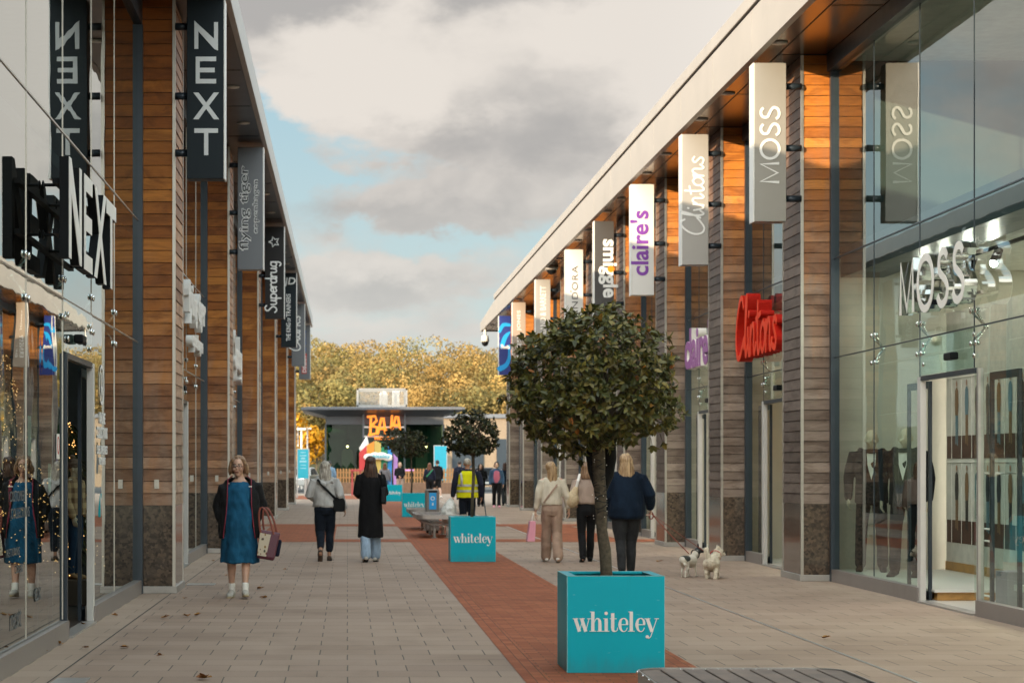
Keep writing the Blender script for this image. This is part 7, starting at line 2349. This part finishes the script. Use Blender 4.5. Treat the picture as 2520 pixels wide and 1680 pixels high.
b = MB(); b.cbox((xx - .2, 96.9, .98), (.22, .1, .2)); b.build('body', M['black'], s, bevel=.03)
passer('tall man in black jacket and shorts with white trainers, walking away', 1076, 100, 1.80, R(200), gait(1, .26), M['coat_black'], ROW, M['black_cotton'], M['hair_dark'], 1.56, bare=True, shoe='white', width=.075, seed=34)
passer('blonde woman in white top and black cardigan facing the camera by the striped stand', 984, 103, 1.70, 0, dict(elb=[V3(-.23, .02, 1.12), V3(.23, .02, 1.12)], wr=[V3(-.05, -.18, 1.05), V3(.05, -.19, 1.02)]), M['coat_black'], ROW, M['taupe_knit'], M['hair_blonde'], 1.52, seed=35)
passer('long-haired woman in grey top beside the farthest planter', 947, 94, 1.66, R(180), gait(1, .12), plain('grey_wool', (.17, .16, .17), .9), ROW, M['denim_mid'], M['hair_ginger'], 1.30, seed=36)
passer('man in pale blue shirt half hidden behind the grey-haired woman', 811, 92, 1.74, R(180), gait(1, .12), fabric('pale_blue_shirt', (.22, .33, .45), .1), ROW, M['navy_cotton'], M['hair_dark'], 1.58, width=.07, seed=37)
passer('man in grey and navy top beyond the man in yellow', 1131, 96, 1.76, R(180), gait(0, .12), M['navy_fleece'], ROW, M['grey_jeans'], M['hair_dark'], 1.58, width=.07, seed=38)
passer('person in dark coat near the right-hand shopfronts, walking away', 1243, 82, 1.66, R(180), gait(0, .2), M['navy_wool'], ROW, M['grey_jeans'], M['hair_brown'], 1.40, seed=39)
# seated at the terrace
ps = dict(hips=[V3(-.09, 0, .50), V3(.09, 0, .50)], knees=[V3(-.10, -.42, .50), V3(.10, -.42, .50)], ankles=[V3(-.10, -.40, .09), V3(.10, -.40, .09)])
# ------------------------------------------------------------------ inside the nearest right-hand shop
M['suit'] = fabric('black_dinner_suit', (0.010, 0.010, 0.012), .25)
M['mannequin'] = plain('ivory_mannequin', (0.55, 0.46, 0.34), 0.35, 0, 0.03)
M['oak'] = plain('honey_oak', (0.42, 0.22, 0.06), 0.45, 0, 0.2, 6)
M['display_white'] = plain('white_display_floor', (0.66, 0.64, 0.58), 0.35, 0, 0.02)
s = thing('display_platform', 'low white window platform with honey-oak front in the right-hand shop', 'platform', (7.3, 26, 0.02))
b = MB(); b.box(6.66, 8.2, 23.62, 28.3, 0.024, 0.115); b.build('front', M['oak'], s)
b = MB(); b.box(6.62, 8.22, 23.58, 28.34, 0.116, 0.142); b.build('top', M['display_white'], s)


def suit_dummy(label, x, y, rz, H, z0):
    ps = dict(elb=[V3(-.27, .03, 1.12), V3(.27, .03, 1.12)], wr=[V3(-.27, -.04, .88), V3(.27, -.04, .88)], ankles=[V3(-.13, .0, .085), V3(.13, -.03, .085)], knees=[V3(-.12, -.01, .49), V3(.12, -.02, .49)], sh=[V3(-.205, 0, 1.41), V3(.205, 0, 1.41)])
    t, k, p, hp = make_person(label, (x, y, z0), rz, H, ps, 'mannequin', .009)
    t.name = 'mannequin'; t['category'] = 'mannequin'; t['group'] = 'suited mannequins in the right-hand window'
    top(t, k, p, 'jacket', M['suit'], ((.82, .20, .14, 0), (.95, .195, .135, 0), (1.1, .185, .13, 0), (1.3, .215, .135, 0), (1.40, .185, .11, 0), (1.47, .08, .07, 0)), (.075, .062, .05), .93, .010, .004, 41)
    trousers(t, k, p, 'trousers', M['suit'], 1.0, .165, .12, .09, .072, .066, .98, .010, .005, 42)
    shoes(t, k, p, M['black'])
    b = MB(); b.add([V3(-.055, -.118, 1.44), V3(.055, -.118, 1.44), V3(.045, -.140, 1.28), V3(.0, -.140, 1.10), V3(-.045, -.140, 1.28)], [(0, 1, 2, 3, 4)]); b.v = [q * k for q in b.v]; b.build('shirt_front', M['white'], t, origin=O0)
    b = MB(); b.chain([V3(-.05, -.125, 1.435) * k, V3(0, -.13, 1.43) * k, V3(.05, -.125, 1.435) * k], [(.03, .012), (.010, .012), (.03, .012)], 8); b.build('bow_tie', M['black'], t, origin=O0)
    return t


suit_dummy('ivory-headed mannequin in black dinner suit, white shirt and bow tie', 6.95, 27.75, R(-15), 1.87, .145)
suit_dummy('second suited mannequin in the right window, behind the first reflection', 7.06, 26.45, R(-30), 1.87, .145)
# poster wall: rows of standing figures
s = thing('poster_wall', 'white poster wall with two rows of fashion figures inside the right-hand shop', 'poster', (8.1, 26.2, 0.0))
b = MB(); b.box(8.10, 8.16, 23.9, 28.3, 0.145, 3.6); b.build('panel', plain('white_poster_ground', (.60, .56, .50), .7), s)
b = MB(); b.box(8.085, 8.099, 23.9, 28.3, 0.145, 0.26); b.build('skirting', M['oak'], s)
fl = plain('brown_print', (.075, .03, .018), .6)
for row in (0, 1):
    zb = .52 + row * 1.12
    b = MB(); b.box(8.094, 8.0985, 23.95, 28.25, zb, zb + .30); b.build('printed_floor', fl, s)
    for i in range(9):
        y = 24.2 + i * .45
        cols_ = [(.03, .025, .022), (.20, .11, .05), (.12, .20, .24), (.02, .02, .022)]
        c = cols_[(i * 3 + row) % 4]; c2 = cols_[(i + 1 + row) % 4]
        b = MB()
        hz_ = zb + .17
        b.prism([(-.055, hz_ + .02), (-.01, hz_ + .02), (.0, hz_ + .36), (.015, hz_), (.055, hz_), (.05, hz_ + .42), (-.06, hz_ + .42)], (8.093, y, 0), -YA, ZA, .002)
        o = b.build('printed_figure', plain('printed_trousers', c2, .6), s)
        b = MB(); b.prism([(-.06, hz_ + .40), (.055, hz_ + .40), (.075, hz_ + .55), (.06, hz_ + .73), (.02, hz_ + .77), (-.02, hz_ + .77), (-.065, hz_ + .73), (-.08, hz_ + .55)], (8.091, y, 0), -YA, ZA, .0015)
        b.build('printed_jacket', plain('printed_jacket', c, .6), o)
        b = MB(); b.ball((8.0905, y, hz_ + .82), (.002, .028, .042), 10, 8); b.build('printed_head', M['skin2'], o)
    b = MB(); b.box(8.088, 8.098, 23.95, 28.25, zb + 1.065, zb + 1.085)
    for i in range(10): b.box(8.089, 8.0975, 23.97 + i * .45, 23.98 + i * .45, zb, zb + 1.06)
    b.build('white_strip', M['white'], s)
s = thing('clothes_rail', 'white tubular clothes rail standing in the right-hand doorway', 'clothes rail', (7.2, 23.0, 0.02))
b = MB()
for yy in (22.75, 23.25):
    b.chain([(7.0, yy, .03), (7.0, yy, 1.38), (7.05, yy, 1.46), (7.5, yy, 1.46), (7.55, yy, 1.38), (7.55, yy, .03)], [.014] * 6, 8)
for z in (.12, .85, .72): b.tube((7.0, 22.75, z), (7.0, 23.25, z), .011, .011, 8); b.tube((7.55, 22.75, z), (7.55, 23.25, z), .011, .011, 8)
b.build('frame', M['white'], s, True)
s = thing('display_plinth', 'grey box plinth just inside the right-hand door', 'plinth', (7.2, 22.4, .02))
b = MB(); b.box(6.98, 7.5, 22.15, 22.55, .023, .42); b.build('box', plain('grey_plinth_paint', (.24, .24, .25), .5), s, bevel=.006)
s = thing('display_table', 'low pale display table with silver word sign, bottom right', 'table', (7.3, 20.4, .02))
b = MB(); b.box(6.75, 8.0, 19.2, 21.2, .28, .34); b.build('top', M['display_white'], s)
b = MB(); b.box(6.85, 7.9, 19.3, 21.1, .023, .28); b.build('plinth', M['oak'], s)
b = MB(); fit_text(b, 'MOSS', (6.85, 20.5, .342), -YA, ZA, w=.5, h=.12, depth=.04); b.build('silver_letters', M['chrome'], s)
# dark pillar and hanging lights inside
s = thing('screen_pillar', 'tall dark display column behind the right-hand shop door glass', 'column', (8.4, 21.7, 0))
b = MB(); b.box(8.2, 8.6, 21.0, 22.8, .023, 3.4); b.build('shaft', plain('black_column', (.02, .022, .025), .5), s)
b = MB(); b.box(8.19, 8.199, 22.1, 22.55, .3, 3.2); b.build('pale_strip', plain('pale_grey_strip', (.35, .42, .42), .5), s)
for (x, y, lab) in ((8.2, 21.6, 'thin hanging pendant light in the upper right window, nearer one'), (8.0, 24.3, 'thin hanging pendant light in the upper right window, farther one')):
    s = thing('pendant_light', lab, 'pendant light', (x, y, 5.2), 0, 'hanging lights in the upper right window')
    b = MB(); b.tube((x, y, 5.05), (x, y, 7.05), .012, .012, 6); b.build('cord', M['white'], s)
    b = MB(); b.chain([(x, y, 4.85), (x, y, 4.95), (x, y, 5.08)], [.10, .08, .02], 12, cap=False); b.build('shade', M['alu'], s)
b = MB()
s = thing('fill_spotlights', 'black ceiling spotlights added to brighten the suited mannequins', 'spotlights', (7.6, 24, 4.1))  # extra track and spots, added to brighten the window display
b = MB(); b.box(7.58, 7.62, 19.5, 27.8, 4.08, 4.12); b.build('added_track', M['black'], s)
for y in (24.4, 25.4, 26.4, 27.3):
    b = MB(); b.chain([(7.6, y, 4.06), (7.52, y - .06, 3.9)], [.05, .06], 10, cap=False); o = b.build('spotlight', M['black'], s)
    b = MB(); b.ball((7.515, y - .065, 3.895), .045, 8, 6); b.build('bulb', M['fill_spot'], o)

# second right-hand shop: lit wall with round bulbs, hanging bags
s = thing('bulb_mirror', 'wall panel with warm round bulbs inside the second right-hand shop door', 'wall lights', (7.6, 32.4, 0.0))
b = MB(); b.box(7.6, 7.7, 30.9, 34.4, .03, 3.2); b.build('panel', plain('tan_panel', (.42, .33, .22), .8), s)
for z in (1.55, 1.72, 2.30, 2.46):
    b = MB(); b.ball((7.56, 33.2, z), .05, 10, 8); b.build('bulb', M['lamp_on'], s, True)
r = random.Random(3)
for i, (c, lab) in enumerate((((.25, .015, .06), 'crimson bag hanging inside the second right-hand shop door'), ((.55, .45, .32), 'cream soft toy at the top of the second shop doorway rack'), ((.03, .05, .04), 'dark green bag at the bottom of the second shop doorway rack'))):
    z = (.62, 1.02, .32)[i]
    b = MB(); b.ball((7.0, 31.2 + .05 * i, z), (.12, .11, .15), 12, 8); b.chain([(7.0, 31.2, z + .1), (7.02, 31.2, z + .28)], [.03, .015], 8)
    o = remeshed(b, 'hanging_goods', plain('goods_fabric', c, .8), None, .014, 2)
    tag(o, lab, 'shop goods', 'goods on the doorway rack')

# ------------------------------------------------------------------ inside the nearest left-hand shop
def xmas(label, x, y, h, w_, seed, n):
    t = thing('christmas_tree', label, 'christmas tree', (x, y, .02), 0, 'lit Christmas trees in the left-hand shop')
    rr = random.Random(seed)
    b = MB(); b.tube((x, y, .02), (x, y, h * .3), .05, .04, 8); b.build('trunk', M['bark'], t)
    b, l = MB(), MB()
    for i in range(900):
        f = rr.random() ** .8; z = .3 + (h - .3) * f; rad = w_ * .5 * (1 - f) * rr.uniform(.5, 1.05); a = rr.uniform(0, 6.28)
        p = Vector((x + rad * math.cos(a), y + rad * math.sin(a), z)); d = Vector((math.cos(a), math.sin(a), -.35)).normalized()
        leaf_shape(b, p, d, Vector((0, 0, 1)), .16, .03, .2)
    for i in range(n):
        f = rr.random() ** .8; z = .3 + (h - .3) * f; rad = w_ * .5 * (1 - f) * rr.uniform(.85, 1.08) + .02; a = rr.uniform(0, 6.28)
        l.ball((x + rad * math.cos(a), y + rad * math.sin(a), z), .0075, 6, 4)
    o = b.build('foliage', M['leaf2'], t); l.build('fairy_lights', M['bulb'], o)
xmas('wide Christmas tree covered in warm lights behind the nearest left pane', -3.75, 22.9, 2.75, 1.5, 1, 420)
xmas('slim Christmas tree with warm lights behind the beanie-wearing figure in the left doorway', -3.28, 24.6, 2.05, .8, 2, 260)
xmas('smaller Christmas tree with faint lights between the two others', -4.1, 25.0, 2.5, .9, 3, 160)
ps = dict(elb=[V3(-.23, .0, 1.12), V3(.23, .0, 1.12)], wr=[V3(-.23, -.10, .90), V3(.23, -.10, .90)])
t, k, p, hp = make_person('mannequin in knitted beanie, tartan coat and jeans in the left doorway', (-3.0, 23.0, .30), R(70), 1.30, ps, 'mannequin', .007)
t.name = 'mannequin'; t['category'] = 'mannequin'
def tartan():
    m, tt = new_mat('tan_check_wool')
    sp = tt.n('ShaderNodeSeparateXYZ', ins={0: tt.n('ShaderNodeTexCoord').outputs['Object']})
    a = tt.math('GREATER_THAN', tt.math('FRACT', tt.math('MULTIPLY', sp.outputs[2], 9.0)), .5)
    c = tt.math('GREATER_THAN', tt.math('FRACT', tt.math('MULTIPLY', sp.outputs[0], 9.0)), .5)
    f = tt.math('MULTIPLY', tt.math('ADD', a, c), .5)
    return finish(m, tt, prin(tt, tt.mix(f, (.42, .28, .15), (.14, .07, .035)), .9))
top(t, k, p, 'coat', tartan(), ROW, (.07, .06, .05), .92, .009, .006, 51)
trousers(t, k, p, 'jeans', fabric('dark_blue_denim', (.014, .03, .06)), 1.03, .16, .12, .09, .065, .055, .97, .009, .005, 52)
shoes(t, k, p, plain('tan_boots', (.22, .12, .05), .7), None, boot=.1)
b = MB(); b.ball(hp(0, .02, .055) * k, (.094 * k, .104 * k, .09 * k), 16, 10); b.ball(hp(0, .06, .165) * k, .04 * k, 12, 8)
remeshed(b, 'beanie', plain('brown_knit', (.17, .11, .08), .95, 0, .2, 60, bmp=.7), t, .008, 2, lambda c: .004 * math.sin(c.z * 160) + .004 * noise.noise(c * 60))
s = thing('display_plinth', 'low dark plinth under the beanie-wearing mannequin', 'plinth', (-3.0, 23.0, .02))
b = MB(); b.box(-3.3, -2.75, 22.7, 23.3, .023, .30); b.build('box', plain('dark_brown_plinth', (.045, .028, .016), .5), s, bevel=.006)
